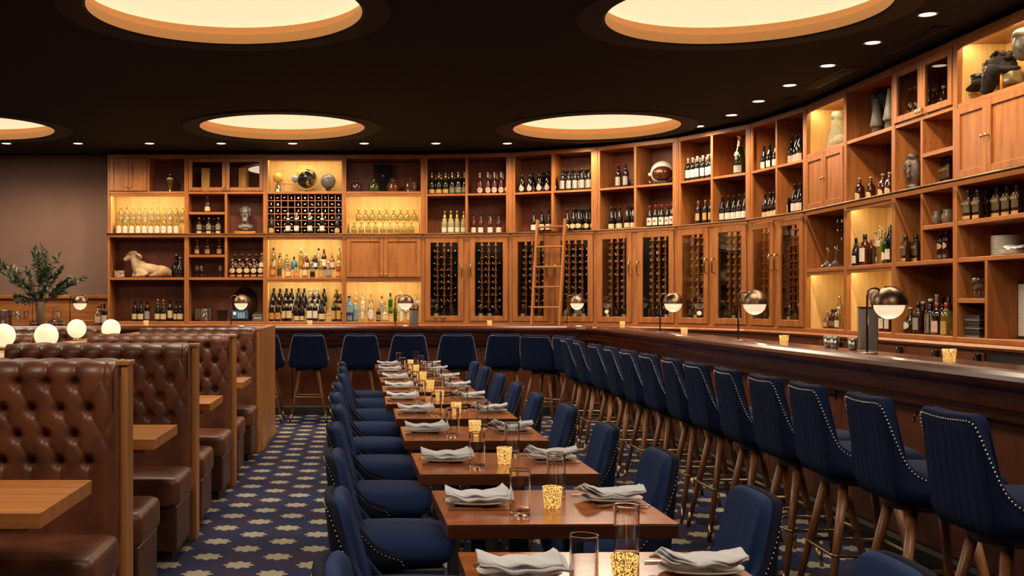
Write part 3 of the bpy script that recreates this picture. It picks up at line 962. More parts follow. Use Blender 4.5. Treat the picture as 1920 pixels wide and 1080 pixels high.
# R2
s = section('R2', (RX, ry[1]), (RX, ry[2]), 'cherry side bay with grey speaking horns over three whiskey bottles')
w = s.w
back(s, S_, w - S_, Z3, ZT - 0.05); shelf(s, S_, w - S_, Z3); back(s, S_, w - S_, Z2, Z3 - TH)
lined(s, S_, w - S_, Z1, Z2 - 0.055, 0.6); shelf(s, S_, w - S_, Z1); lined(s, S_, w - S_, Z0, Z1 - TH, 0.55)
# R3
s = section('R3', (RX, ry[2]), (RX, ry[3]), 'cherry side bay with small glass doors above a carved mask')
w = s.w
back(s, S_, w - S_, Z3, ZT - 0.05); shelf(s, S_, w - S_, Z3)
glass_door(s, S_ + 0.002, w / 2 - 0.002, Z3 + 0.004, ZT - 0.058, Z3 + 0.05, w / 2 - 0.03, 0.055, True)
glass_door(s, w / 2 + 0.002, w - S_ - 0.002, Z3 + 0.004, ZT - 0.058, Z3 + 0.05, w / 2 + 0.03, 0.055, True)
UR3 = upos('R3', 1729)
div(s, UR3, Z2, Z3 - TH); back(s, S_, w - S_, Z2, Z3 - TH); ZR3 = 2.635; shelf(s, UR3 + 0.017, w - S_, ZR3)
div(s, UR3, Z1, Z2 - 0.055); back(s, S_, w - S_, Z1, Z2 - 0.055); ZR3B = 2.04; shelf(s, UR3 + 0.017, w - S_, ZR3B)
shelf(s, S_, w - S_, Z1); back(s, S_, w - S_, Z0, Z1 - TH)
# R4
s = section('R4', (RX, ry[3]), (RX, ry[4]), 'cherry side bay with antique military hats over wide paired doors')
w = s.w
lined(s, S_, w - S_, Z3, ZT - 0.05, 1.0); shelf(s, S_, w - S_, Z3)
back(s, S_, w - S_, Z2, Z3 - TH)
um = upos('R4', 1855)
wood_door(s, S_ + 0.002, um - 0.002, Z2 + 0.004, Z3 - TH - 0.004, um - 0.03, 2.64)
wood_door(s, um + 0.002, w - S_ - 0.002, Z2 + 0.004, Z3 - TH - 0.004, um + 0.03, 2.64)
back(s, S_, w - S_, Z1, Z2 - 0.055); ZR4 = 2.04; shelf(s, S_, w - S_, ZR4); shelf(s, S_, w - S_, Z1)
UR4 = upos('R4', 1850)
back(s, S_, w - S_, Z0, Z1 - TH); div(s, UR4, Z0, Z1 - TH); ZR4B = 1.445; shelf(s, S_, UR4 - 0.017, ZR4B)
MB().cbox(0.0, 0.0, 1.11, 0.05, D, ZT, 0.004).build('end_panel', M['wood_v'], s.root).location = (w, 0, 0)

# bronze ladder rail along the whole front
RAIL_PATH = [pts[0]] + [pts[4]] + cpts[1:] + [(RX, ry[4])]
mb = MB()
rp = []
P = [Vector(p) for p in RAIL_PATH]
for i, p in enumerate(P):
    d0 = (P[i] - P[i - 1]).normalized() if i > 0 else (P[1] - P[0]).normalized()
    d1 = (P[i + 1] - P[i]).normalized() if i < len(P) - 1 else d0
    n = (Vector((d0.y, -d0.x)) + Vector((d1.y, -d1.x))).normalized()
    q = p + n * 0.05
    rp.append((q.x, q.y, 2.352))
rail = tag(mb.tube(rp, 0.013, 8).build('ladder_rail', M['bronze']), 'thin bronze ladder rail running along the shelving at mid height', 'rail')
for i, p in enumerate(P):
    q = Vector(rp[i])
    MB().tube([(p.x, p.y, 2.338), (q.x, q.y, 2.345)], 0.008, 6).build('bracket', M['bronze'], rail)

# back bar cabinet below the shelving
BB = thing('back_bar_cabinet', 'dark wood back bar cabinet with fridge doors under the shelving', 'cabinet', (0, 0, 0))
MB().sweep(RAIL_PATH, [(-D, 1.07), (-D, 1.109), (0.07, 1.109), (0.085, 1.09), (0.07, 1.07)]).build('worktop', M['wood_h'], BB)
MB().sweep(RAIL_PATH, [(-D, 0.0), (-D, 1.07), (0.03, 1.07), (0.03, 0.0)]).build('carcass', M['bar_front'], BB)
bar_h = MB().cbox(-0.035, -0.012, -0.055, -0.004, 0.012, 0.055, 0.004).tube([(-0.035, 0, 0.05), (-0.055, 0, 0.045), (-0.055, 0, -0.045), (-0.035, 0, -0.05)], 0.007, 6).mesh('handle', M['black_gloss'])
yy = 10.98
for k in range(6):
    if yy - 0.58 < 8.0:
        break
    d = MB().cbox(RX - 0.055, yy - 0.57, 0.18, RX - 0.03, yy, 1.045, 0.006).build('door', M['bar_front'], BB)
    obj('handle', bar_h, d, (RX - 0.055, yy - 0.545, 0.985))
    yy -= 0.59
for k in range(4):
    for q in range(2):
        x0 = pts[k][0] + 0.01 + q * wA / 2
        d = MB().cbox(x0, 15.145, 0.18, x0 + wA / 2 - 0.02, 15.17, 1.045, 0.006).build('door', M['bar_front'], BB)

# ------------------------------------------------------------------ upholstered shells (dining chairs and bar stools)
def catmull(P, sub):
    out = []
    n = len(P)
    for i in range(n - 1):
        p0, p1, p2, p3 = P[max(i - 1, 0)], P[i], P[i + 1], P[min(i + 2, n - 1)]
        for k in range(sub):
            t = k / sub
            out.append(tuple(0.5 * ((2 * b) + (-a + c) * t + (2 * a - 5 * b + 4 * c - d) * t * t + (-a + 3 * b - 3 * c + d) * t ** 3)
                             for a, b, c, d in zip(p0, p1, p2, p3)))
    out.append(P[-1])
    return out

def shell_columns(half, sub):
    h = catmull(half, sub)
    return [(x, -y, z) for x, y, z in reversed(h[1:])] + h

def shell_mesh(cols, zb, zlo, zhi, lean, narrow, o0, o1, drop=0.0, rows=9, channels=0, rim=0.010, zstart=None, belly=0.0):
    """closed padded sheet following the tub: o0/o1 are inward offsets of outer and inner face"""
    n = len(cols)
    nor = []
    for i in range(n):
        a, b = cols[max(i - 1, 0)], cols[min(i + 1, n - 1)]
        t = Vector((b[0] - a[0], b[1] - a[1])).normalized()
        nor.append(Vector((t.y, -t.x)))              # inward for this travel direction (checked below)
    mid = n // 2
    if nor[mid].x < 0:
        nor = [-v for v in nor]
    arc = [0.0]
    for i in range(1, n):
        arc.append(arc[-1] + (Vector(cols[i][:2]) - Vector(cols[i - 1][:2])).length)
    L = arc[-1]
    def P(i, z, off):
        x, y, _ = cols[i]
        k = max(0.0, (z - zlo) / (zhi - zlo))
        q = Vector((x, y)) + nor[i] * off
        tuck = max(0.0, 1 - (z - zb) / 0.06)
        q *= 1 - 0.10 * tuck * tuck
        return (q.x - lean * k, q.y * (1 - narrow * k), z)
    vs, fs = [], []
    per = 2 * rows + 3
    for i in range(n):
        zt = cols[i][2] - drop
        z0 = zstart if zstart is not None else zb
        z0 = min(z0, zt - 0.02)
        w = 0.0
        if channels:
            c = (arc[i] - L / 2) / 0.052
            if abs(arc[i] - L / 2) < 0.215:
                w = -0.006 * (abs(math.sin(PI * c)) ** 0.5 - 1.0)
        for j in range(rows):
            t = j / (rows - 1)
            vs.append(P(i, z0 + (zt - z0) * t, o0 + (w if j < rows - 1 else 0)))
        for k in (0.25, 0.5, 0.75):
            vs.append(P(i, zt + rim * math.sin(PI * k), o0 + (o1 - o0) * k))
        for j in range(rows):
            t = 1 - j / (rows - 1)
            vs.append(P(i, z0 + (zt - z0) * t, o1 + belly * (1 - t) * max(0.0, min(1.0, (0.24 - abs(cols[i][1])) / 0.06))))
    for i in range(n - 1):
        for j in range(per):
            j2 = (j + 1) % per
            fs.append((i * per + j, i * per + j2, (i + 1) * per + j2, (i + 1) * per + j))
    mb = MB().add(vs, fs, True)
    mb.f.append(tuple(range(per))); mb.s.append(False)
    mb.f.append(tuple((n - 1) * per + k for k in reversed(range(per)))); mb.s.append(False)
    return mb, P

def nails(cols, P, step, below=0.014, r=0.0042):
    mb = MB()
    d = 0.0
    nxt = 0.0
    prev = None
    for i in range(len(cols)):
        p = Vector(P(i, cols[i][2] - below, -0.001))
        if prev is not None:
            seg = (p - prev).length
            while nxt <= d + seg:
                q = prev.lerp(p, (nxt - d) / max(seg, 1e-6))
                mb.sphere(q, r, 6, 4)
                nxt += step
            d += seg
        prev = p
    return mb

CH_HALF = [(-0.235, 0, 0.790), (-0.233, 0.07, 0.790), (-0.228, 0.13, 0.788), (-0.220, 0.175, 0.778), (-0.208, 0.205, 0.742), (-0.190, 0.225, 0.675),
           (-0.165, 0.238, 0.597), (-0.12, 0.246, 0.520), (-0.07, 0.25, 0.455), (-0.02, 0.25, 0.426), (0.03, 0.25, 0.410), (0.042, 0.25, 0.392)]
def make_chair():
    t = thing('dining_chair', 'x', 'chair')
    cols = shell_columns(CH_HALF, 3)
    mb, P = shell_mesh(cols, 0.345, 0.40, 0.79, 0.045, 0.10, 0.0, 0.030)
    sh = mb.build('back_shell', M['navy_shade'], t)
    stuff(nails(cols, P, 0.017, r=0.0034).build('nailhead_trim', M['nail'], sh))
    inner = [c for c in cols if c[0] < -0.03]
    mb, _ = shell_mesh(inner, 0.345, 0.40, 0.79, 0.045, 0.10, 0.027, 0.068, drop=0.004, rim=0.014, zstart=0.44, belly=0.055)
    mb.build('backrest', M['navy_lit'], t)
    MB().lathe([(0.185, 0.350), (0.222, 0.372), (0.236, 0.405), (0.236, 0.440), (0.222, 0.467), (0.190, 0.482), (0.12, 0.490), (0.0001, 0.493)], 32, (0.035, 0, 0), sq=0.55, sx=0.98, sy=0.93).build('seat', M['navy_lit'], t)
    MB().cbox(-0.17, -0.19, 0.325, 0.21, 0.19, 0.35).build('seat_frame', M['black'], t)
    for sx, sy in ((0.18, 0.17), (0.18, -0.17), (-0.15, 0.17), (-0.15, -0.17)):
        ex, ey = sx + (0.03 if sx > 0 else -0.04), sy * 1.15
        k = 0.13
        lg = MB().tube([(sx, sy, 0.335), (ex + (sx - ex) * k, ey + (sy - ey) * k, 0.335 * k)], [0.017, 0.012], 8).build('leg', M['black'], t)
        MB().tube([(ex + (sx - ex) * k, ey + (sy - ey) * k, 0.335 * k), (ex, ey, 0)], [0.0125, 0.010], 8).build('ferrule', M['brass'], lg)
    return t

ST_HALF = [(-0.225, 0, 1.036), (-0.224, 0.06, 1.037), (-0.222, 0.12, 1.040), (-0.218, 0.165, 1.040), (-0.212, 0.190, 1.028), (-0.205, 0.203, 0.990), (-0.196, 0.212, 0.940), (-0.185, 0.220, 0.885),
           (-0.172, 0.227, 0.832), (-0.150, 0.233, 0.787), (-0.110, 0.238, 0.758), (-0.06, 0.24, 0.746), (0.0, 0.24, 0.740), (0.07, 0.24, 0.735), (0.09, 0.24, 0.720)]
def make_stool():
    t = thing('bar_stool', 'x', 'stool')
    cols = shell_columns(ST_HALF, 6)
    mb, P = shell_mesh(cols, 0.645, 0.70, 1.04, 0.045, 0.07, 0.0, 0.030, channels=1)
    sh = mb.build('back_shell', M['navy'], t)
    stuff(nails(cols, P, 0.015).build('nailhead_trim', M['stud'], sh))
    inner = [c for c in cols if c[0] < -0.03][::3]
    mb, _ = shell_mesh(inner, 0.645, 0.70, 1.04, 0.045, 0.07, 0.027, 0.062, drop=0.004, rim=0.014, zstart=0.73, belly=0.03)
    mb.build('backrest', M['navy'], t)
    MB().lathe([(0.185, 0.650), (0.212, 0.668), (0.226, 0.695), (0.226, 0.725), (0.212, 0.750), (0.18, 0.764), (0.11, 0.771), (0.0001, 0.773)], 32, (0.03, 0, 0), sq=0.5).build('seat', M['navy'], t)
    MB().lathe([(0.15, 0.60), (0.16, 0.61), (0.16, 0.645)], 24).build('swivel_plate', M['black'], t)
    k, zt = 0.16, 0.605
    zf = 0.30
    ring = []
    for sx, sy in ((1, 1), (-1, 1), (-1, -1), (1, -1)):
        a = Vector((0.105 * sx, 0.105 * sy, zt))
        b = Vector((0.215 * sx, 0.215 * sy, 0.0))
        lg = MB().tube([a, b.lerp(a, k)], [0.021, 0.015], 10).build('leg', M['leg'], t)
        MB().tube([b.lerp(a, k), b], [0.0155, 0.011], 10).build('ferrule', M['brass'], lg)
        q = b.lerp(a, zf / zt)
        ring.append((q.x + 0.016 * sx, q.y + 0.016 * sy, zf))
    R4 = []
    for i in range(4):
        p, c, nx = Vector(ring[i - 1]), Vector(ring[i]), Vector(ring[(i + 1) % 4])
        R4 += [c.lerp(p, 0.07), c.lerp((p + nx) / 2, 0.03), c.lerp(nx, 0.07)]
    MB().tube(R4, 0.009, 8, closed=True).build('foot_ring', M['brass'], t)
    return t

ORD = ['first', 'second', 'third', 'fourth', 'fifth', 'sixth', 'seventh', 'eighth', 'ninth', 'tenth', 'eleventh', 'twelfth', 'thirteenth', 'fourteenth']
stool0 = make_stool()
KIDS[stool0.name] = list(stool0.children)
STOOLS = []
YS = [11.12, 10.45, 9.72, 9.08, 8.48, 7.87, 7.27, 6.74, 6.14, 5.56, 5.02, 4.40, 3.77]
for i, y in enumerate(YS):
    STOOLS.append((2.235, y, R.uniform(-3, 3), ORD[i] + ' along the side bar from the bar corner', 'stools along the side bar'))
STOOLS.append((2.34, 12.10, 28, 'turned diagonally at the bar corner, next to the side row', 'stools at the bar corner'))
STOOLS.append((2.02, 12.52, 52, 'turned diagonally at the bar corner, next to the back row', 'stools at the bar corner'))
for i, (px, dy, rz) in enumerate(((946, -0.02, 80), (857, 0, 86), (767, 0, 91), (676, 0, 90), (578, 0, 92), (492, 0, 90))):
    yb = 12.86 + dy
    STOOLS.append(((px - PX0) * yb / F_PX + 0.27 * math.cos(math.radians(rz)), yb + 0.27 * math.sin(math.radians(rz)), rz,
                   ORD[i] + ' along the back bar from the bar corner', 'stools along the back bar'))
for i, (x, y, rz, lab, grp) in enumerate(STOOLS):
    o = stool0 if i == 0 else copy_tree(stool0)
    o.location = (x, y, 0)
    o.rotation_euler = (0, 0, math.radians(rz))
    tag(o, 'navy channel-backed bar stool, ' + lab, 'stool', grp)
# purse hooks under the bar lip, between the stools
for i in range(len(YS) - 1):
    y = (YS[i] + YS[i + 1]) / 2
    o = obj('purse_hook', hook_me, None, (BX + 0.211, y, 0.83), -PI / 2)
    tag(o, 'bronze purse hook on side bar front between %s and %s stools from the corner' % (ORD[i], ORD[i + 1]), 'hook', 'purse hooks under the bar lip')
for i, px in enumerate((541, 632, 724, 812, 902)):
    o = obj('purse_hook', hook_me, None, ((px - PX0) * 13.8 / F_PX, BY + 0.211, 0.83), 0)
    tag(o, 'small bronze purse hook on the back bar front', 'hook', 'purse hooks on the back bar')

# ------------------------------------------------------------------ dining tables, chairs, place settings
TX = [0.592, 0.583, 0.547, 0.525, 0.51, 0.468, 0.461, 0.456, 0.44, 0.424]
TY = [2.65, 3.62, 4.59, 5.62, 6.62, 7.52, 8.49, 9.49, 10.55, 11.47]
TR = [0.2, 1.4, 1.2, 0.4, 0.2, 0.0, 0.2, 1.0, 0.5, 0.3]
TZ = 0.75
TW, TD = 0.70, 0.60
def make_table():
    t = thing('dining_table', 'x', 'table')
    MB().cbox(-TW / 2, -TD / 2, TZ - 0.003, TW / 2, TD / 2, TZ, 0.0014).build('table_top', M['table'], t)
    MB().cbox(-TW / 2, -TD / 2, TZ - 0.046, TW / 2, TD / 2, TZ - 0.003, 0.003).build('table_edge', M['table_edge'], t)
    for sx in (-0.09, 0.09):
        MB().cbox(sx - 0.03, -0.03, 0.03, sx + 0.03, 0.03, TZ - 0.05).build('pedestal_post', M['black'], t)
    MB().cbox(-0.2, -0.2, TZ - 0.062, 0.2, 0.2, TZ - 0.046).build('mounting_plate', M['black'], t)
    MB().cbox(-0.28, -0.05, 0.0, 0.28, 0.05, 0.03).cbox(-0.05, -0.24, 0.0, 0.05, 0.24, 0.029).build('base', M['black'], t)
    return t
tumbler_glass, _nt, _b = new_mat('tumbler_glass')
setp(_b, Base_Color=(0.97, 0.97, 0.96, 1), Roughness=0.0, IOR=1.45, Transmission_Weight=1.0)
tumbler_me = MB().lathe([(0.0001, 0.0), (0.026, 0.0), (0.030, 0.0004), (0.0316, 0.002), (0.0320, 0.004), (0.0321, 0.008), (0.0329, 0.141), (0.0330, 0.1445), (0.0327, 0.1460), (0.0321, 0.1465), (0.0315, 0.1460), (0.0313, 0.1445), (0.0313, 0.141),
                            (0.0303, 0.026), (0.0301, 0.021), (0.0290, 0.0175), (0.025, 0.0155), (0.018, 0.0148), (0.0001, 0.0146)], 32).mesh('tumbler', tumbler_glass)
votive_me = MB().lathe([(0.0001, 0.0), (0.024, 0.0), (0.0265, 0.004), (0.033, 0.068), (0.0315, 0.069), (0.0305, 0.066), (0.0245, 0.010), (0.0001, 0.010)], 24).mesh('votive_cup', M['votive'])
wax_me = MB().lathe([(0.0001, 0.012), (0.020, 0.012), (0.020, 0.028), (0.0001, 0.030)], 12).mesh('candle', M['wax'])
flame_me = MB().lathe([(0.0001, 0.034), (0.004, 0.039), (0.003, 0.046), (0.0001, 0.056)], 8, cap=False).mesh('flame', M['flame'])
plate_me = MB().lathe([(0.0001, 0.004), (0.055, 0.003), (0.06, 0.0), (0.064, 0.004), (0.093, 0.013), (0.094, 0.016), (0.090, 0.016), (0.062, 0.008), (0.0001, 0.008)], 36, sq=0.12, sx=1.12, sy=0.86).mesh('plate', M['china'])
def napkin_mesh(seed):
    rr = random.Random(seed)
    mb = MB()
    ph = [rr.uniform(0, 6.28) for _ in range(6)]
    for layer, (dx, dy, L, W, z0, th) in enumerate(((0.004, -0.004, 0.106, 0.058, 0.010, 0.006), (-0.002, 0.003, 0.103, 0.056, 0.016, 0.005), (-0.004, 0.002, 0.100, 0.053, 0.021, 0.004))):
        def top(u, v, dz=0.0):
            x = (u * 2 - 1)
            y = (v * 2 - 1)
            lift = 0.017 * abs(x) ** 2.6 * (1.0 if x < 0 else 0.85 + 0.6 * y)
            sag = 0.004 * math.sin(5 * x + ph[0] + layer) * (1 - abs(y) * 0.4) + 0.003 * math.sin(9 * x + 4 * y + ph[1])
            wv = 0.006 * math.sin(3.1 * x + ph[2 + layer])
            fold = 0.006 * (1 - y * y)
            return (dx + L * x * (1 - 0.03 * y), dy + W * y + wv * (1 if y > 0 else 0.6), z0 + lift + sag + fold + dz)
        nu, nv = 22, 9
        a, b = [], []
        for i in range(nu):
            for j in range(nv):
                a.append(top(i / (nu - 1), j / (nv - 1), th))
                b.append(top(i / (nu - 1), j / (nv - 1), 0))
        n = nu * nv
        fs = []
        for i in range(nu - 1):
            for j in range(nv - 1):
                q = (i * nv + j, (i + 1) * nv + j, (i + 1) * nv + j + 1, i * nv + j + 1)
                fs.append(q)
                fs.append(tuple(n + k for k in reversed(q)))
        rimi = [i * nv for i in range(nu)] + [(nu - 1) * nv + j for j in range(1, nv)] + [i * nv + nv - 1 for i in range(nu - 2, -1, -1)] + [j for j in range(nv - 2, 0, -1)]
        for k in range(len(rimi)):
            p, q = rimi[k], rimi[(k + 1) % len(rimi)]
            fs.append((q, p, n + p, n + q))
        mb.add(a + b, fs, True)
    return mb.mesh('napkin', M['linen'])
nap_me = [napkin_mesh(k) for k in range(4)]
def fork_mesh():
    mb = MB()
    def strip(pts, th=0.0012):
        n = len(pts)
        vs = []
        for x, w, z in pts:
            vs += [(x, -w, z), (x, w, z), (x, w, z + th * 2), (x, -w, z + th * 2)]
        fs = []
        for i in range(n - 1):
            for k in range(4):
                k2 = (k + 1) % 4
                fs.append((i * 4 + k, (i + 1) * 4 + k, (i + 1) * 4 + k2, i * 4 + k2))
        fs += [(0, 1, 2, 3), tuple((n - 1) * 4 + k for k in (3, 2, 1, 0))]
        mb.add(vs, fs, False)
    strip([(-0.095, 0.007, 0.002), (-0.085, 0.009, 0.002), (-0.05, 0.005, 0.004), (0.02, 0.003, 0.008), (0.04, 0.009, 0.006), (0.055, 0.012, 0.004)])
    for k in range(4):
        y = -0.009 + 0.006 * k
        n0 = len(mb.v)
        strip([(0.054, 0.0018, 0.004), (0.08, 0.0016, 0.004), (0.098, 0.0009, 0.010)])
        for i in range(n0, len(mb.v)):
            p = mb.v[i]
            mb.v[i] = (p[0], p[1] + y, p[2])
    return mb.mesh('fork', M['chrome'])
def knife_mesh():
    mb = MB()
    mb.cbox(-0.11, -0.007, 0.0, 0.0, 0.007, 0.008, 0.002)
    mb.prism([(0.0, -0.006), (0.085, -0.009), (0.108, -0.004), (0.112, 0.006), (0.0, 0.006)], 0.002, 0.005)
    return mb.mesh('knife', M['chrome'])
fork_me, knife_me = fork_mesh(), knife_mesh()

table0, chair0 = make_table(), make_chair()
KIDS[table0.name], KIDS[chair0.name] = list(table0.children), list(chair0.children)
def make_votive(loc, label, group):
    v = obj('votive_candle', votive_me, None, loc, R.uniform(0, 6))
    tag(v, label, 'candle', group)
    obj('candle', wax_me, v)
    obj('flame', flame_me, v)
    return v
for i in range(10):
    ow = ORD[9 - i] + ' table from the back bar'
    x, y, r = TX[i], TY[i], math.radians(TR[i])
    o = table0 if i == 0 else copy_tree(table0)
    o.location, o.rotation_euler = (x, y, 0), (0, 0, r)
    tag(o, 'small cherry-topped dining table set for two, ' + ORD[9 - i] + ' from the back bar', 'table', 'dining tables in the centre row')
    def put(name, me, dx, dy, rz, dz=0.0):
        q = obj(name, me, None, (x + dx * math.cos(r) - dy * math.sin(r), y + dx * math.sin(r) + dy * math.cos(r), TZ + dz), rz + r)
        return q
    for sgn, side in ((-1, 'booth side'), (1, 'bar side')):
        rz = 0.0 if sgn < 0 else PI
        c = chair0 if (i == 0 and sgn < 0) else copy_tree(chair0)
        c.location = (x + sgn * 0.452 + R.uniform(-0.01, 0.01), y + R.uniform(-0.015, 0.015), 0)
        c.rotation_euler = (0, 0, rz + r + math.radians(R.uniform(-2, 2)))
        tag(c, 'navy tub dining chair, %s of the %s' % (side, ow), 'chair', 'dining chairs on the ' + side)
        jx, jy = R.uniform(-0.012, 0.012), R.uniform(-0.012, 0.012)
        cx, cy = sgn * 0.225 + jx, (0.03 if sgn < 0 else 0.085) + jy
        tag(put('plate', plate_me, cx, cy, rz), 'grey stoneware plate under a napkin, %s of the %s' % (side, ow), 'plate', 'dinner plates on the ' + side)
        tag(put('napkin', nap_me[(i * 2 + (sgn > 0)) % 4], cx, cy, rz + R.uniform(-0.06, 0.06), 0.012), 'folded pale grey linen napkin, %s of the %s' % (side, ow), 'napkin', 'napkins on the ' + side)
        k = -sgn
        for q in range(2):
            tag(put('fork', fork_me, cx - 0.01 * k + 0.016 * q * k, cy + k * (0.098 + 0.026 * q), rz + R.uniform(-0.05, 0.05)), 'silver fork, %s of the %s' % (side, ow), 'fork', 'forks on the ' + side + ', ' + ow)
        tag(put('knife', knife_me, cx + 0.004 * k, cy - k * 0.100, rz + R.uniform(-0.03, 0.03)), 'silver knife, %s of the %s' % (side, ow), 'knife', 'knives on the ' + side)
        tag(put('tumbler', tumbler_me, (-0.112 if sgn < 0 else 0.085) + R.uniform(-0.008, 0.008), (-0.165 if sgn < 0 else 0.21) + R.uniform(-0.01, 0.01), 0), 'clear straight highball tumbler, %s of the %s' % (side, ow), 'glass', 'tumblers on the ' + side)
    vx, vy = 0.017, -0.035
    make_votive((x + vx, y + vy, TZ), 'glowing speckled glass votive on the ' + ow, 'votives on the dining tables')

# ------------------------------------------------------------------ booths
BEND, BLEN = -1.02, 1.10
DXB, DZB = 0.118, 0.108
def tuft(x, s):
    """pillow height 0..1 at distance x from the aisle end and arc length s up the back"""
    a = x - 0.105
    ss = (s - 0.535) / DZB
    if ss > 1:
        p = abs(math.sin(PI * (a / DXB + 0.5)))
        p = p ** 0.5
    elif ss < -2:
        p = abs(math.sin(PI * a / DXB)) ** 0.55
        f = min(1.0, (-2 - ss) / 2.2)
        p = p + (1 - p) * f
    else:
        S, T = a / DXB + ss / 2, a / DXB - ss / 2
        p = (abs(math.sin(PI * S)) * abs(math.sin(PI * T))) ** 0.5
        p = p ** 0.34
    pit = 0.0
    for rr_ in (1, 0, -1, -2):
        off = 0.0 if rr_ % 2 == 0 else 0.5
        k = round(a / DXB - off) + off
        bx = k * DXB
        if bx < -0.01:
            continue
        d2 = (a - bx) ** 2 + ((ss - rr_) * DZB) ** 2
        pit += math.exp(-d2 / (0.021 ** 2))
    return p, min(pit, 1.0)
def back_path(s):
    L1, rad = 0.67, 0.055
    if s <= L1:
        return (-0.185 + 0.012 * (s / L1), 0.44 + s), (-1.0, 0.0)
    s2 = s - L1
    q = rad * PI / 2
    if s2 <= q:
        a = s2 / rad
        return (-0.118 - rad * math.cos(a), 1.11 + rad * math.sin(a)), (-math.cos(a), math.sin(a))
    return (-0.118 + (s2 - q), 1.165), (0.0, 1.0)
S_MAX = 0.67 + 0.055 * PI / 2 + 0.118
def back_mesh(front):
    mb = MB()
    sg = 1 if front else -1
    def fn(u, v):
        x = u * (BLEN - 0.03)
        s = v * S_MAX
        (y, z), (ny, nz) = back_path(s)
        p, pit = tuft(x, s)
        edge = min(1.0, x / 0.030) ** 0.5
        top = 1.0 if s < 0.69 else max(0.12, 1 - (s - 0.69) / 0.10)
        h = (0.021 * p * top - 0.034 * pit) * edge - 0.03 * (1 - edge)
        return (-0.03 - x, sg * (y + ny * h), z + nz * h)
    mb.grid(fn, 160, 128, True, flip=front)
    # side return to the post
    side, n = [], 46
    for j in range(n):
        (y, z), _n = back_path(j / (n - 1) * S_MAX)
        side.append((y + 0.03 if j < n * 0.6 else y, z - 0.01))
    poly = [(sg * y, z) for y, z in side] + [(0, 0.44)]
    o = len(mb.v)
    mb.v += [(-0.032, y, z) for y, z in poly]
    mb.f.append(tuple(o + k for k in (range(len(poly)) if front else reversed(range(len(poly))))))
    mb.s.append(False)
    return mb.mesh('backrest', M['leather'])
bk_f, bk_r = back_mesh(True), back_mesh(False)
btn_me = MB().sphere((0, 0, 0), 0.013, 10, 6, 0.013).mesh('button', M['leather_side'])
def cushion(front):
    sg = -1 if front else 1
    mb = MB()
    mb.lathe([(0.965, 0.315), (0.99, 0.325), (1.0, 0.345), (1.0, 0.43), (0.992, 0.450), (0.975, 0.462), (0.94, 0.469), (0.6, 0.476), (0.0001, 0.478)], 64, (-BLEN / 2, sg * 0.445, 0), sq=0.975, sx=BLEN / 2 + 0.004, sy=0.245)
    return mb.mesh('seat_cushion', M['leather'])
cu_f, cu_r = cushion(True), cushion(False)
def make_bench():
    t = thing('booth_bench', 'x', 'bench')
    MB().box(-BLEN, -0.055, 0, -0.03, 0.055, 1.10).build('partition', M['booth_wood'], t)
    MB().cbox(-0.030, -0.058, 0, 0, 0.058, 1.148, 0.004).build('end_post', M['booth_wood'], t)
    MB().cbox(-0.050, -0.066, 1.148, 0.006, 0.066, 1.170, 0.004).build('post_cap', M['booth_wood'], t)
    b = obj('backrest', bk_f, t)
    for rr_ in (1, 0, -1, -2):
        off = 0.0 if rr_ % 2 == 0 else 0.5
        k = off
        while 0.105 + k * DXB < BLEN - 0.04:
            s = 0.535 + rr_ * DZB
            (y, z), (ny, nz) = back_path(s)
            obj('button', btn_me, b, (-0.03 - 0.105 - k * DXB, y - ny * 0.030, z - nz * 0.030))
            k += 1
    obj('backrest', bk_r, t)
    for sg, cu in ((-1, cu_f), (1, cu_r)):
        obj('seat_cushion', cu, t)
        y0, y1 = sorted((sg * 0.22, sg * 0.66))
        MB().cbox(-BLEN, y0, 0.07, -0.012, y1, 0.318, 0.008).build('seat_base', M['leather_side'], t)
        y0, y1 = sorted((sg * 0.06, sg * 0.60))
        MB().box(-BLEN, y0, 0.0, -0.05, y1, 0.07).build('toe_kick', M['black'], t)
        y0, y1 = sorted((sg * 0.055, sg * 0.24))
        MB().box(-BLEN, y0, 0.07, -0.035, y1, 0.44).build('back_base', M['leather_side'], t)
    return t
bench0 = make_bench()
KIDS[bench0.name] = list(bench0.children)
BCH = [(BEND, 4.73, 'fourth from the back bar in the aisle row', 0), (BEND, 6.61, 'third from the back bar in the aisle row', 0), (BEND, 8.50, 'second from the back bar in the aisle row', 0),
       (BEND, 10.40, 'beside the wood end panel in the aisle row', 0), (-2.50, 8.50, 'second from the back bar in the far row', 1), (-2.50, 10.40, 'first from the back bar in the far row', 1), (-2.50, 6.61, 'third from the back bar in the far row', 1)]
BENCH_O = []
for i, (x, y, lab, far) in enumerate(BCH):
    o = bench0 if i == 0 else copy_tree(bench0)
    o.location = (x, y, 0)
    tag(o, 'brown tufted leather back-to-back booth bench, ' + lab, 'bench', 'booth benches beyond the ledge' if far else 'booth benches on the aisle')
    BENCH_O.append(o)
MB().cbox(-0.020, 0.068, 0.0, 0.016, 1.52, 1.150, 0.004).build('side_panel', M['booth_wood'], BENCH_O[3])
MB().cbox(-0.048, 0.068, 1.150, 0.022, 1.53, 1.172, 0.004).build('panel_cap', M['booth_wood'], BENCH_O[3])
MB().cbox(0.016, 0.07, 0.0, 0.026, 1.525, 0.09, 0.003).build('panel_base', M['booth_wood'], BENCH_O[3])

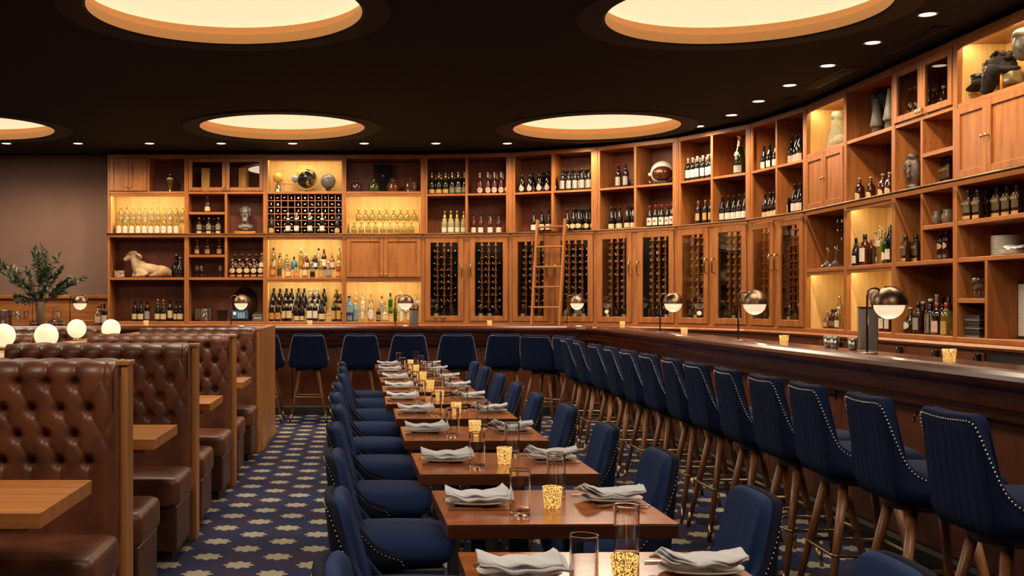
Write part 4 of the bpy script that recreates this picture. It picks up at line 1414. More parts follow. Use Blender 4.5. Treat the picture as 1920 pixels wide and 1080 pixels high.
def booth_table(x, y, lab):
    t = thing('booth_table', lab, 'table', (x, y, 0), 0, 'booth tables')
    n = 5
    for k in range(n):
        y0 = -0.32 + 0.64 * k / n
        MB().cbox(-BLEN, y0 + 0.0004, 0.712, -0.001, y0 + 0.64 / n - 0.0004, 0.762, 0.0012).build('plank', M['booth_table'], t)
    MB().cbox(-BLEN, -0.26, 0.69, -0.06, 0.26, 0.711, 0.004).build('underframe', M['booth_wood'], t)
    MB().cbox(-0.62, -0.04, 0.03, -0.54, 0.04, 0.69).build('pedestal_post', M['black'], t)
    MB().cbox(-0.80, -0.2, 0.0, -0.36, 0.2, 0.03).build('base', M['black'], t)
for k, y in enumerate((3.75, 5.58, 7.43, 9.32)):
    booth_table(BEND, y, 'cherry plank booth table by the aisle, %s booth from the back bar' % ORD[3 - k])

ledge = thing('booth_ledge', 'low wood divider ledge between the two booth rows', 'divider', (0, 0, 0))
MB().box(-2.48, 4.2, 0.0, -2.14, 11.9, 1.06).build('core', M['booth_wood'], ledge)
MB().cbox(-2.495, 4.18, 1.06, -2.125, 11.92, 1.095, 0.005).build('ledge_top', M['booth_wood'], ledge)
globe_me = MB().sphere((0, 0, 0.098), 0.080, 28, 18).mesh('glass_globe', M['opal'])
gbase_me = MB().lathe([(0.0001, 0.0), (0.045, 0.0), (0.045, 0.012), (0.02, 0.018), (0.02, 0.024), (0.0001, 0.026)], 18).mesh('lamp_base', M['brass'])
for x, y, lab in ((-2.15 - 0.02, 7.43, 'on the aisle edge of the booth ledge, third booth'), (-2.46, 7.43, 'on the far edge of the booth ledge, third booth'),
                  (-2.15 - 0.02, 9.3, 'on the aisle edge of the booth ledge, last booth'), (-2.46, 9.3, 'on the far edge of the booth ledge, last booth')):
    t = thing('globe_lamp', 'glowing opal globe lamp ' + lab, 'lamp', (x, y, 1.095), 0, 'globe lamps on the booth ledge')
    obj('glass_globe', globe_me, t)
    obj('lamp_base', gbase_me, t)

# ------------------------------------------------------------------ bar lamps and votives on the bar
def make_bar_lamp():
    t = thing('bar_lamp', 'x', 'lamp')
    zc = 0.285
    MB().lathe([(0.0001, 0), (0.055, 0), (0.055, 0.008), (0.012, 0.014), (0.0001, 0.014)], 20, (-0.125, 0, 0)).build('lamp_base', M['bronze'], t)
    arcp = [(-0.125, 0, 0.01), (-0.125, 0, 0.33)] + [(-0.085 - 0.04 * math.cos(a), 0, 0.345 + 0.035 * math.sin(a)) for a in [PI * k / 6 for k in range(1, 6)]] + [(-0.055, 0, 0.335)]
    MB().tube(arcp, 0.0065, 8).build('lamp_stem', M['bronze'], t)
    prof = []
    for k in range(10):
        a = PI / 2 * k / 9
        prof.append((0.100 * math.cos(a) + 1e-5, zc + 0.100 * math.sin(a)))
    inner = [(max(1e-5, r - 0.004), z - 0.003) for r, z in reversed(prof)]
    MB().lathe(prof + inner, 32, cap=False).build('dome_shade', M['bronze'], t)
    prof = []
    for k in range(12):
        a = -PI / 2 + (PI / 2 + 0.25) * k / 11
        prof.append((0.083 * math.cos(a) + 1e-5, zc + 0.083 * math.sin(a)))
    MB().lathe(prof, 32, cap=False).build('glass_bowl', M['opal_bar'], t)
    ring = [(0.103 * math.cos(a), 0, zc + 0.103 * math.sin(a)) for a in [PI * k / 12 for k in range(0, 8)]]
    MB().tube(ring, 0.005, 6).build('yoke', M['bronze'], t)
    return t
lamp0 = make_bar_lamp()
KIDS[lamp0.name] = list(lamp0.children)
BLAMPS = [((150 - PX0) * 13.78 / F_PX, 13.78, 'beside the leafy branch arrangement'), ((452 - PX0) * 13.78 / F_PX, 13.78, 'in front of the register'), ((760 - PX0) * 13.78 / F_PX, 13.78, 'in front of the lit spirits bay'),
          ((1082 - PX0) * 13.78 / F_PX, 13.78, 'beside the rolling ladder'), (2.95, 2.95 * F_PX / (1262 - PX0), 'on the side bar nearest the bar corner'), (2.95, 2.95 * F_PX / (1415 - PX0), 'on the side bar before the last wine bay'), (2.98, 2.98 * F_PX / (1667 - PX0), 'on the side bar beside the steel tap tower')]
for i, (x, y, lab) in enumerate(BLAMPS):
    o = lamp0 if i == 0 else copy_tree(lamp0)
    o.location = (x, y, 1.12)
    o.scale = (1, 1, 1)
    tag(o, 'bronze half-dome lamp with glowing glass bowl ' + lab, 'lamp', 'half-dome lamps along the bar')
    light('bar_lamp_glow', 'POINT', (0, -0.0, 0.15), 0.45, WARM, o, shadow_soft_size=0.03)
for px, y, lab in ((274, 13.72, 'on the back bar before the wine bottles by the plaster wall'), (581, 13.72, 'on the back bar before the lit wine bay'), (918, 13.72, 'on the back bar before the champagne bay'), (1167, 13.0, 'at the bar corner')):
    make_votive(((px - PX0) * y / F_PX, y, 1.12), 'glowing speckled glass votive ' + lab, 'votives on the bar')
for px, x, lab in ((1283, 2.86, 'on the side bar nearest the bar corner'), (1470, 2.88, 'on the side bar between two dome lamps'), (1780, 2.86, 'on the side bar before the drinks cabinet doors')):
    make_votive((x, x * F_PX / (px - PX0), 1.12), 'glowing speckled glass votive ' + lab, 'votives on the bar')

# ------------------------------------------------------------------ rolling ladder
lx0, ly0 = at('F', 1011, -0.05)
lx1, ly1 = at('F', 1060, -0.05)
la = SEC['F'].ang
t = thing('library_ladder', 'wooden rolling library ladder hooked on the bronze rail', 'ladder', ((lx0 + lx1) / 2, (ly0 + ly1) / 2, 0), la)
LW = 0.19
def lad(z):
    return -0.04 - 0.28 * (2.45 - z) / 2.45
for sx in (-1, 1):
    mb = MB()
    z0, z1 = 0.0, 2.52
    for zz in (z0, z1):
        pass
    y0, y1 = lad(z0), lad(z1)
    dx0, dx1 = sx * LW - 0.045 * (1 - 0.0), sx * LW
    vs = []
    for z, y, xx in ((z0, y0, sx * LW - 0.05), (z1, y1, sx * LW)):
        vs += [(xx - 0.014, y - 0.035, z), (xx + 0.014, y - 0.035, z), (xx + 0.014, y + 0.035, z), (xx - 0.014, y + 0.035, z)]
    mb.add(vs, [(3, 2, 1, 0), (4, 5, 6, 7), (0, 1, 5, 4), (1, 2, 6, 5), (2, 3, 7, 6), (3, 0, 4, 7)])
    mb.build('side_rail', M['wood_v'], t)
    MB().tube([(sx * LW, 0.0, 2.44), (sx * LW, 0.06, 2.42), (sx * LW, 0.055, 2.36)], 0.008, 6).build('hook', M['bronze'], t)
for k in range(8):
    z = 2.42 - 0.268 * k
    if z < 0.2:
        break
    xo = -0.05 * (1 - z / 2.52)
    MB().cbox(-LW + xo, lad(z) - 0.032, z - 0.012, LW + xo, lad(z) + 0.032, z + 0.012, 0.005).build('rung', M['wood_h'], t)

# ------------------------------------------------------------------ bottles
PROF = {
    'bordeaux': [(0.033, 0), (0.037, 0.004), (0.037, 0.185), (0.034, 0.202), (0.022, 0.218), (0.0145, 0.232), (0.0135, 0.285), (0.0155, 0.287), (0.0155, 0.298)],
    'burgundy': [(0.037, 0), (0.041, 0.004), (0.041, 0.135), (0.038, 0.160), (0.028, 0.195), (0.018, 0.225), (0.0135, 0.245), (0.0135, 0.285), (0.0155, 0.287), (0.0155, 0.298)],
    'champagne': [(0.040, 0), (0.044, 0.005), (0.044, 0.125), (0.041, 0.155), (0.030, 0.195), (0.019, 0.228), (0.0145, 0.255), (0.0145, 0.292), (0.0175, 0.294), (0.0175, 0.306), (0.012, 0.312)],
    'tequila': [(0.031, 0), (0.034, 0.006), (0.037, 0.14), (0.035, 0.165), (0.022, 0.182), (0.013, 0.195), (0.012, 0.228)],
    'flask': [(0.030, 0), (0.037, 0.006), (0.040, 0.03), (0.038, 0.07), (0.028, 0.095), (0.013, 0.106), (0.011, 0.135)],
    'bourbon': [(0.036, 0), (0.041, 0.006), (0.043, 0.09), (0.042, 0.125), (0.033, 0.148), (0.018, 0.162), (0.014, 0.175), (0.014, 0.205)],
    'square': [(0.032, 0), (0.036, 0.004), (0.036, 0.138), (0.033, 0.150), (0.018, 0.162), (0.014, 0.172), (0.014, 0.196)],
    'tall': [(0.030, 0), (0.034, 0.004), (0.034, 0.20), (0.031, 0.22), (0.016, 0.245), (0.0125, 0.26), (0.0125, 0.305)],
    'squat': [(0.040, 0), (0.046, 0.006), (0.048, 0.05), (0.046, 0.095), (0.034, 0.120), (0.016, 0.134), (0.013, 0.150), (0.013, 0.178)],
    'cylinder': [(0.036, 0), (0.039, 0.004), (0.039, 0.15), (0.034, 0.165), (0.018, 0.178), (0.014, 0.19), (0.014, 0.225)],
    'decanter': [(0.050, 0), (0.058, 0.006), (0.060, 0.05), (0.060, 0.095), (0.050, 0.118), (0.024, 0.128), (0.020, 0.142)],
    'growler': [(0.048, 0), (0.055, 0.006), (0.055, 0.10), (0.050, 0.13), (0.030, 0.165), (0.018, 0.19), (0.016, 0.245)],
}
SQ = {'square': (0.75, 1.0, 0.72), 'decanter': (0.7, 1.0, 0.8), 'flask': (0.0, 1.0, 0.7), 'tequila': (0.2, 1.0, 0.8)}
def prof_r(prof, z):
    for (r0, z0), (r1, z1) in zip(prof, prof[1:]):
        if z0 <= z <= z1 and z1 > z0:
            return r0 + (r1 - r0) * (z - z0) / (z1 - z0)
    return prof[-1][0]
def wrap(kind, z0, z1, ang, shape='rect', grow=0.0009):
    """label sheet wrapped round the front of a bottle"""
    prof = PROF[kind]
    sq, sx, sy = SQ.get(kind, (0, 1, 1))
    a0 = math.radians(ang)
    nv = 3 if shape == 'rect' else 8
    nu = 7
    def fn(u, v):
        w = 1.0
        if shape == 'oval':
            w = max(0.05, math.sqrt(max(0.0, 1 - (2 * v - 1) ** 2)))
        elif shape == 'drop':
            w = max(0.05, math.sqrt(max(0.0, 1 - (2 * v * 0.5) ** 2)) if v > 0.5 else math.sqrt(max(0.0, 1 - (1 - 2 * v) ** 2))) * (1.0 if v < 0.5 else (1 - (v - 0.5) * 1.6))
        elif shape == 'arch':
            w = 1.0 if v < 0.65 else max(0.1, math.sqrt(max(0.0, 1 - ((v - 0.65) / 0.35) ** 2)))
        a = -PI / 2 + (u * 2 - 1) * a0 * w
        z = z0 + (z1 - z0) * v
        r = prof_r(prof, z) + grow
        ca, sa = math.cos(a), math.sin(a)
        q = 1 + (1 / max(abs(ca), abs(sa)) - 1) * sq if sq else 1
        return (r * ca * q * sx, r * sa * q * sy - grow * 0.5, z)
    return MB().grid(fn, nu, nv, True)
BCACHE = {}
def bottle_parts(st):
    """st = (kind, body material, cap, labels); cap = (material, how far down the neck it comes) or ('ball'|'cork'|'stub', material)"""
    key = repr(st)
    if key in BCACHE:
        return BCACHE[key]
    kind, body, cap, labs = st
    prof = PROF[kind]
    sq, sx, sy = SQ.get(kind, (0, 1, 1))
    top = prof[-1][1]
    parts = []
    nseg = 16
    if sq:
        mb = MB()
        n = len(prof)
        # square the body only; necks stay round
        vs, fs = [], []
        for r, z in prof:
            neck = r < 0.02
            for k in range(nseg):
                a = 2 * PI * (k + 0.5) / nseg
                ca, sa = math.cos(a), math.sin(a)
                q = 1.0 if neck else 1 + (1 / max(abs(ca), abs(sa)) - 1) * sq
                vs.append((r * ca * q * (1 if neck else sx), r * sa * q * (1 if neck else sy), z))
        for i in range(n - 1):
            for k in range(nseg):
                fs.append((i * nseg + k, i * nseg + (k + 1) % nseg, (i + 1) * nseg + (k + 1) % nseg, (i + 1) * nseg + k))
        mb.add(vs, fs, True)
        mb.f.append(tuple(reversed(range(nseg)))); mb.s.append(False)
        mb.f.append(tuple((n - 1) * nseg + k for k in range(nseg))); mb.s.append(False)
    else:
        mb = MB().lathe(prof, nseg)
    body_me = mb.mesh('bottle_glass', M[body])
    if isinstance(cap[1], str):
        h = {'ball': [(0.010, 0), (0.010, 0.006), (0.017, 0.014), (0.018, 0.022), (0.012, 0.033), (0.0001, 0.036)],
             'cork': [(0.0125, -0.002), (0.0125, 0.004), (0.0165, 0.005), (0.0165, 0.022), (0.0001, 0.024)],
             'stub': [(0.0155, -0.03), (0.0155, 0.008), (0.0001, 0.009)]}[cap[0]]
        parts.append(('stopper' if cap[0] != 'stub' else 'cap', MB().lathe([(r, z + top) for r, z in h], 12).mesh('stopper', M[cap[1]])))
    else:
        zc = top - cap[1]
        pr = [(prof_r(prof, zc) + 0.001, zc)] + [(r + 0.001, z) for r, z in prof if z > zc + 0.002]
        parts.append(('capsule', MB().lathe(pr + [(0.0001, top + 0.002)], 12).mesh('capsule', M[cap[0]])))
    for lb in labs:
        z0, z1, ang, mt = lb[:4]
        shape = lb[4] if len(lb) > 4 else 'rect'
        me = wrap(kind, z0, z1, ang, shape).mesh('label', M[mt])
        parts.append(('label', me))
        if len(lb) > 5:
            for txt, size, zt, tm in lb[5]:
                parts.append(('lettering', text_mesh(txt, size, M[tm]), (0, -(prof_r(prof, zt) * (SQ.get(kind, (0, 1, 1))[2]) + 0.0022), zt)))
    BCACHE[key] = (body_me, parts)
    return BCACHE[key]
def put_bottle(name, st, loc, rz, label, group, scale=1.0, cat='bottle', tilt=0.0):
    body, parts = bottle_parts(st)
    o = obj(name, body, None, loc, rz + tilt)
    if scale != 1.0:
        o.scale = (scale,) * 3 if not isinstance(scale, tuple) else scale
    tag(o, label, cat, group)
    lab = None
    for p in parts:
        c = obj(p[0], p[1], o if p[0] != 'lettering' else (lab or o))
        if p[0] == 'label':
            lab = c
        if len(p) > 2:
            c.location = p[2]
    return o
PLACED = []
def fit(key, px, d, margin):
    """depth at which the thing seen at px still stands inside its bay"""
    while upos(key, px, d) < margin and d > 0.05:
        d -= 0.01
    while upos(key, px, d) > SEC[key].w - margin and d > 0.05:
        d -= 0.01
    return d
def row(key, z, d, st, pxs, name, label, group, scale=1.0, jit=0.008):
    s = SEC[key]
    rb = max(r for r, _z in PROF[st[0]]) * (scale[0] if isinstance(scale, tuple) else scale) * 1.03
    for px in pxs:
        best = None
        for k in (0, 1, -1, 2, -2, 3, -3, 4, -4, 5, 6):
            dd = fit(key, px, min(max(d + R.uniform(-jit, jit) + 0.018 * k, rb + 0.004 if d > 0.02 else d), D - 0.016 - rb), rb + S_ + 0.004)
            x, y = at(key, px, dd)
            gap = min([math.hypot(x - a, y - b) - r - rb for a, b, zz, r in PLACED if abs(zz - z) < 0.01] + [1.0])
            if best is None or gap > best[0] + 1e-6:
                best = (gap, x, y)
            if gap > 0:
                break
        x, y = best[1:]
        PLACED.append((x, y, z, rb))
        put_bottle(name, st, (x, y, z), s.ang, label, group, scale if isinstance(scale, tuple) else scale * R.uniform(0.985, 1.015), tilt=R.uniform(-0.12, 0.12))
def lin(a, b, n):
    return [a + (b - a) * k / (n - 1) for k in range(n)]
def riser(key, px0, px1, z, h, d0, d1, label, mat='maple_back'):
    s = SEC[key]
    u0, u1 = upos(key, px0, d0), upos(key, px1, d0)
    t = thing('bottle_riser', label, 'riser', (s.o.x, s.o.y, z), s.ang)
    MB().cbox(u0, d0, h - 0.012, u1, d1, h, 0.002).build('step', M[mat], t)
    MB().box(u0, d0 + 0.004, 0, u1, d0 + 0.014, h - 0.012).build('riser_face', M[mat], t)
    return t

# styles
S = {
    'teq': ('tequila', 'gold_liq', ('ball', 'clear'), [(0.012, 0.115, 62, 'lab_w', 'arch')]),
    'teq_r': ('tequila', 'gold_liq', ('ball', 'clear'), [(0.06, 0.11, 50, 'lab_r', 'oval')]),
    'round': ('flask', 'gold_liq', ('ball', 'foil_gold'), [(0.02, 0.075, 50, 'lab_r', 'oval')]),
    'bur_w': ('burgundy', 'wine', ('foil_k', 0.055), [(0.03, 0.105, 70, 'lab_w')]),
    'bur_c': ('burgundy', 'wine', ('foil_k', 0.055), [(0.03, 0.105, 70, 'lab_c')]),
    'bur_g': ('burgundy', 'wine_g', ('foil_gold', 0.06), [(0.03, 0.105, 70, 'lab_c')]),
    'bur_drop': ('burgundy', 'wine', ('foil_k', 0.03), [(0.02, 0.12, 62, 'lab_p', 'drop')]),
    'bur_oval': ('burgundy', 'wine', ('foil_k', 0.05), [(0.03, 0.095, 66, 'lab_c', 'oval')]),
    'bur_red': ('burgundy', 'wine', ('foil_red', 0.05), [(0.03, 0.13, 60, 'lab_w'), (0.065, 0.10, 22, 'foil_red', 'oval')]),
    'bur_low': ('burgundy', 'wine', ('foil_k', 0.05), [(0.015, 0.075, 72, 'lab_c')]),
    'bur_pink': ('burgundy', 'wine', ('foil_k', 0.05), [(0.015, 0.095, 74, 'lab_p')]),
    'bdx_w': ('bordeaux', 'wine', ('foil_w', 0.06), [(0.045, 0.145, 66, 'lab_w')]),
    'bdx_c': ('bordeaux', 'wine', ('foil_k', 0.06), [(0.045, 0.145, 66, 'lab_c')]),
    'bdx_g': ('bordeaux', 'wine', ('foil_gold', 0.065), [(0.03, 0.15, 66, 'lab_g')]),
    'bdx_cork': ('bordeaux', 'wine', ('cork', 0.05), [(0.05, 0.14, 60, 'lab_g')]),
    'bdx_grn': ('bordeaux', 'wine', ('foil_k', 0.06), [(0.03, 0.14, 66, 'lab_r')]),
    'bdx_orn': ('bordeaux', 'wine', ('foil_k', 0.05), [(0.03, 0.12, 66, 'lab_o', 'rect', [('K', 0.03, 0.075, 'ink')])]),
    'chm_g': ('champagne', 'wine_g', ('foil_gold', 0.085), [(0.02, 0.075, 66, 'lab_g')]),
    'chm_k': ('champagne', 'wine', ('foil_silver', 0.085), [(0.02, 0.10, 66, 'lab_k')]),
    'chm_p': ('champagne', 'pale', ('foil_gold', 0.10), [(0.02, 0.085, 56, 'lab_w')]),
    'chm_rose': ('champagne', 'rose', ('foil_p', 0.07), [(0.012, 0.098, 58, 'lab_p', 'oval', [('G', 0.035, 0.055, 'ink')])]),
    'chm_mag': ('champagne', 'wine_g', ('foil_gold', 0.09), [(0.02, 0.075, 66, 'lab_r'), (0.15, 0.185, 40, 'lab_c', 'oval')]),
    'rose': ('burgundy', 'rose', ('foil_k', 0.045), [(0.012, 0.085, 62, 'lab_w')]),
    'bbn': ('bourbon', 'bourbon', ('cork', 'cork'), [(0.025, 0.085, 58, 'lab_o')]),
    'bbn_c': ('bourbon', 'bourbon', ('cork', 'cork'), [(0.02, 0.085, 60, 'lab_c', 'arch')]),
    'bbn_d': ('bourbon', 'rye', ('cork', 'foil_w'), [(0.055, 0.125, 55, 'lab_k'), (0.008, 0.035, 50, 'lab_c')]),
    'bbn_hex': ('bourbon', 'bourbon', ('cork', 'cork'), [(0.055, 0.115, 55, 'lab_c', 'oval'), (0.012, 0.035, 52, 'lab_o')]),
    'knob': ('square', 'rye', ('stub', 'foil_k'), [(0.052, 0.135, 60, 'lab_d', 'rect', [('KNOB', 0.026, 0.112, 'ink_gold')]), (0.008, 0.032, 60, 'lab_g')]),
    'tr': ('bordeaux', 'bourbon', ('foil_k', 0.05), [(0.10, 0.16, 60, 'lab_c', 'oval'), (0.02, 0.05, 55, 'lab_k')]),
    'stagg': ('bordeaux', 'rye', ('foil_w', 0.06), [(0.05, 0.15, 60, 'lab_w')]),
    'gold_tag': ('burgundy', 'wine', ('foil_k', 0.06), [(0.0, 0.085, 66, 'lab_g', 'arch')]),
    'rack_front': ('bordeaux', 'wine', ('foil_w', 0.06), [(0.0, 0.11, 70, 'lab_w'), (0.205, 0.222, 80, 'foil_w')]),
    'grow': ('growler', 'black_gloss', ('cork', 'steel'), [(0.07, 0.075, 170, 'lab_w')]),
}
B = 'bottle'
# bay A
riser('A', 216, 346, Z2, 0.145, 0.17, 0.36, 'honey wood bottle riser in the tequila bay')
row('A', Z2, 0.10, S['teq'], lin(223.5, 330.5, 10), 'tequila_bottle', 'pale gold tequila bottle with arched label, front row below the urn', 'front row of gold tequila bottles', 1.0)
row('A', Z2 + 0.145, 0.26, S['teq_r'], lin(226.5, 343, 11), 'tequila_bottle', 'pale gold tequila bottle on the riser, back row below the urn', 'back row of gold tequila bottles', 1.0)
row('A', Z0, 0.12, S['bur_c'], [253.3, 263.9], 'wine_bottle', 'dark wine bottle with cream label under the calf, beside the votive', 'wine bottles under the calf figure')
row('A', Z0, 0.10, S['bdx_grn'], [276], 'wine_bottle', 'dark wine bottle with grey label standing behind the votive', None)
row('A', Z0, 0.12, S['bur_g'], [295.9, 306.5], 'wine_bottle', 'wine bottle with gold capsule on the lowest shelf under the calf', 'gold-capped wine bottles under the calf')
row('A', Z0, 0.12, S['bdx_c'], [318.8], 'wine_bottle', 'square-shouldered wine bottle beside the gold-capped pair', None, 1.02)
row('A', Z0, 0.12, S['bur_c'], [330.6, 338.2], 'wine_bottle', 'dark wine bottle with cream label at the stile, lowest shelf under the calf', 'wine bottles at the end of the lowest shelf')
row('A', Z1, 0.24, S['grow'], [331], 'growler_bottle', 'tall black swing-top bottle behind the calf figure', None, 1.25)
row('A', Z1, 0.12, S['grow'], [338], 'growler_bottle', 'short black bottle with white band beside the calf figure', None, 1.05)
# bay B
row('B', ZB1, 0.12, S['bbn_c'], [389], 'whiskey_bottle', 'single whiskey bottle with cream label on the small shelf beside the bust', None, 1.0)
row('B', Z2, 0.10, S['bbn_d'], [373.5, 391.5, 409.5], 'whiskey_bottle', 'dark whiskey bottle with black label in the cubby left of the bust', 'dark whiskey bottles beside the bust')
row('B', Z2, 0.25, S['bbn_d'], [382.5, 400.5], 'whiskey_bottle', 'dark whiskey bottle in the back row beside the bust', 'back row of dark whiskey beside the bust')
row('B', ZB2, 0.12, S['bbn'], [369.5, 389, 411.5], 'whiskey_bottle', 'amber whiskey bottle with orange label just under the ladder rail', 'amber whiskey bottles under the rail', 0.95)
row('B', Z1, 0.10, S['bbn_hex'], [435.5, 449.2, 463.2, 476.2, 489], 'whiskey_bottle', 'whiskey bottle with tan oval label, front row above the register', 'front whiskey row above the register', 1.13)
riser('B', 428, 494, Z1, 0.08, 0.19, 0.34, 'wood bottle riser behind the whiskey row above the register', 'wood_shade')
row('B', Z1 + 0.08, 0.27, S['bbn_hex'], [441, 454.5, 467.5, 480.5, 491.5], 'whiskey_bottle', 'whiskey bottle in the back row above the register', 'back whiskey row above the register', 1.13)
# bay C
row('C', Z2, 0.008, S['gold_tag'], [509, 632], 'wine_bottle', 'dark bottle with gold arched label standing before the cube wine rack', 'gold-labelled bottles before the rack', 0.92, 0.001)
row('C', Z2, 0.008, S['rack_front'], [540, 556, 581, 604], 'wine_bottle', 'bottle with white label and foil standing before the cube wine rack', 'white-labelled bottles before the rack', 0.94, 0.001)
LIQ = [('cylinder', 'amber_liq', ('cork', 'foil_k'), [(0.04, 0.11, 50, 'lab_o')]), ('tall', 'gold_liq', ('stub', 'foil_k'), [(0.03, 0.12, 60, 'ink')]), ('squat', 'amber_liq', ('cork', 'cork'), [(0.02, 0.085, 50, 'lab_c')]),
       ('squat', 'gold_liq', ('stub', 'foil_k'), [(0.02, 0.07, 66, 'lab_o')]), ('cylinder', 'amber_liq', ('cork', 'foil_red'), [(0.03, 0.11, 55, 'lab_c', 'arch')]), ('square', 'rye', ('cork', 'cork'), [(0.08, 0.13, 60, 'lab_k')]),
       ('cylinder', 'gold_liq', ('cork', 'foil_gold'), [(0.015, 0.10, 50, 'lab_g')]), ('square', 'amber_liq', ('cork', 'foil_silver'), [(0.03, 0.11, 60, 'lab_b')]), ('cylinder', 'amber_liq', ('stub', 'foil_w'), [(0.02, 0.08, 60, 'lab_o')])]
LIQW = ['slim amber with orange label', 'tall gold with black label', 'squat amber with cream label', 'squat gold with orange band', 'amber with red top and arched label', 'dark square with black label', 'gold with gilt top', 'square amber with blue label', 'amber with white cap']
for px, st, wd in zip([511, 524, 540, 555.5, 571.5, 586, 602, 616, 635], LIQ, LIQW):
    row('C', Z1, 0.09, st, [px], 'liquor_bottle', 'liquor bottle, %s, front of lit bay below the rack' % wd, 'front liquor bottles of the lit bay')
LIQ2 = [('tall', 'gold_liq', ('stub', 'foil_k'), [(0.05, 0.14, 55, 'lab_w')]), ('tequila', 'gold_liq', ('cork', 'cork'), [(0.05, 0.12, 50, 'lab_c')]), ('bourbon', 'gold_liq', ('cork', 'foil_gold'), [(0.03, 0.1, 55, 'lab_b')]), ('squat', 'blue_liq', ('stub', 'foil_k'), []),
        ('tall', 'gold_liq', ('stub', 'foil_w'), [(0.06, 0.13, 40, 'lab_o')]), ('cylinder', 'rye', ('stub', 'foil_w'), [(0.04, 0.1, 60, 'lab_w')]), ('squat', 'gold_liq', ('ball', 'clear'), []), ('cylinder', 'wine', ('stub', 'foil_gold'), [(0.04, 0.1, 60, 'lab_w')]),
        ('tall', 'clear', ('stub', 'foil_k'), [(0.05, 0.13, 50, 'lab_r')]), ('bordeaux', 'wine', ('foil_red', 0.06), [(0.05, 0.15, 66, 'lab_w')]), ('square', 'amber_liq', ('ball', 'clear'), [(0.04, 0.11, 60, 'lab_w')]), ('tall', 'gold_liq', ('ball', 'foil_w'), [(0.05, 0.12, 50, 'lab_c')])]
LIQ2W = ['tall clear gold with white label', 'gold flask with cream label', 'round gold with blue label', 'squat blue', 'tall gold with small orange label', 'dark with white cap', 'squat gold with ball stopper', 'black with gilt cap', 'tall clear with dark cap', 'wine with red capsule', 'square amber with ball stopper', 'tall gold with white ball stopper']
riser('C', 501, 642, Z1, 0.11, 0.17, 0.36, 'honey wood bottle riser in the lit liquor bay')
for k, (px, st, wd) in enumerate(zip([513, 525, 537.5, 551.5, 564.4, 574, 583, 590.5, 597.5, 607.5, 622.8, 636], LIQ2, LIQ2W)):
    row('C', Z1 + 0.11, 0.22 if k % 2 else 0.29, st, [px], 'liquor_bottle', 'liquor bottle on the riser, %s, lit bay below the rack' % wd, 'riser liquor bottles of the lit bay')
WROW = [('bdx_orn', (509, 520.8), 'orange label'), ('bdx_c', (532.8, 542.4), 'cream label'), ('bur_low', (555.4, 566), 'low tan label'), ('bdx_w', (580.3, 590.8), 'white foil'), ('bur_c', (603.5,), 'sloping shoulders'), ('bdx_g', (626.4, 636.2), 'gold label')]
riser('C', 501, 642, Z0, 0.10, 0.15, 0.25, 'lower honey wood riser in the lit wine bay')
riser('C', 501, 642, Z0, 0.16, 0.255, 0.365, 'upper honey wood riser in the lit wine bay')
for stn, pp, wd in WROW:
    row('C', Z0, 0.085, S[stn], pp, 'wine_bottle', 'wine bottle with %s, front step of the lit wine bay' % wd, 'front wine bottles of the lit bay, ' + wd)
    row('C', Z0 + 0.10, 0.20, S[stn], [p + 2.5 for p in pp], 'wine_bottle', 'wine bottle with %s, middle step of the lit wine bay' % wd, 'middle wine bottles of the lit bay, ' + wd)
    row('C', Z0 + 0.16, 0.31, S[stn], [p + 4.5 for p in pp if p < 632], 'wine_bottle', 'wine bottle with %s, top step of the lit wine bay' % wd, 'top wine bottles of the lit bay, ' + wd)
# bay D
riser('D', 655, 786, Z2, 0.175, 0.17, 0.36, 'honey wood bottle riser in the round flask bay')
row('D', Z2 + 0.175, 0.26, S['round'], lin(672.3, 777.2, 9), 'tequila_bottle', 'round gold flask on the riser below the decanters', 'riser row of round gold flasks', 1.12)
row('D', Z2, 0.10, S['round'], lin(663.8, 771.3, 9), 'tequila_bottle', 'round gold flask with grey seal in the front row below the decanters', 'front row of round gold flasks', 1.05)
DB = [('squat', 'blue_liq', ('cork', 'foil_k'), [(0.02, 0.09, 60, 'lab_b')], 655, 'round blue', 1.25), ('tall', 'clear', ('stub', 'foil_w'), [(0.04, 0.13, 60, 'lab_o')], 666.6, 'tall clear with orange label', 0.98), ('tall', 'clear', ('stub', 'lab_p'), [(0.04, 0.2, 66, 'lab_w')], 680, 'tall white-labelled', 0.98),
      ('tall', 'gold_liq', ('ball', 'clear'), [(0.03, 0.19, 60, 'lab_w', 'oval')], 695.5, 'tall with oval white label', 0.9), ('cylinder', 'clear', ('stub', 'foil_red'), [(0.03, 0.12, 60, 'lab_r')], 716, 'clear with red cap', 1.1), ('tall', 'green_liq', ('stub', 'foil_k'), [(0.05, 0.10, 70, 'foil_gold')], 732, 'green', 0.95),
      ('tall', 'clear', ('stub', 'foil_w'), [(0.03, 0.2, 60, 'lab_w')], 750.6, 'tall clear with pale label', 1.0), ('cylinder', 'gold_liq', ('stub', 'foil_w'), [(0.03, 0.12, 60, 'lab_c')], 764, 'gold with cream label', 1.1), ('bourbon', 'clear', ('ball', 'clear'), [], 779, 'clear rounded', 1.2)]
riser('D', 650, 786, Z0, 0.10, 0.18, 0.36, 'honey wood bottle riser in the lit spirits bay')
for k, b, c, l, px, wd, sc in DB:
    row('D', Z0 + 0.10, 0.26, (k, b, c, l), [px], 'spirit_bottle', 'spirit bottle on the riser, %s, lit bay below plain doors' % wd, 'riser spirit bottles of the lit bay', sc)
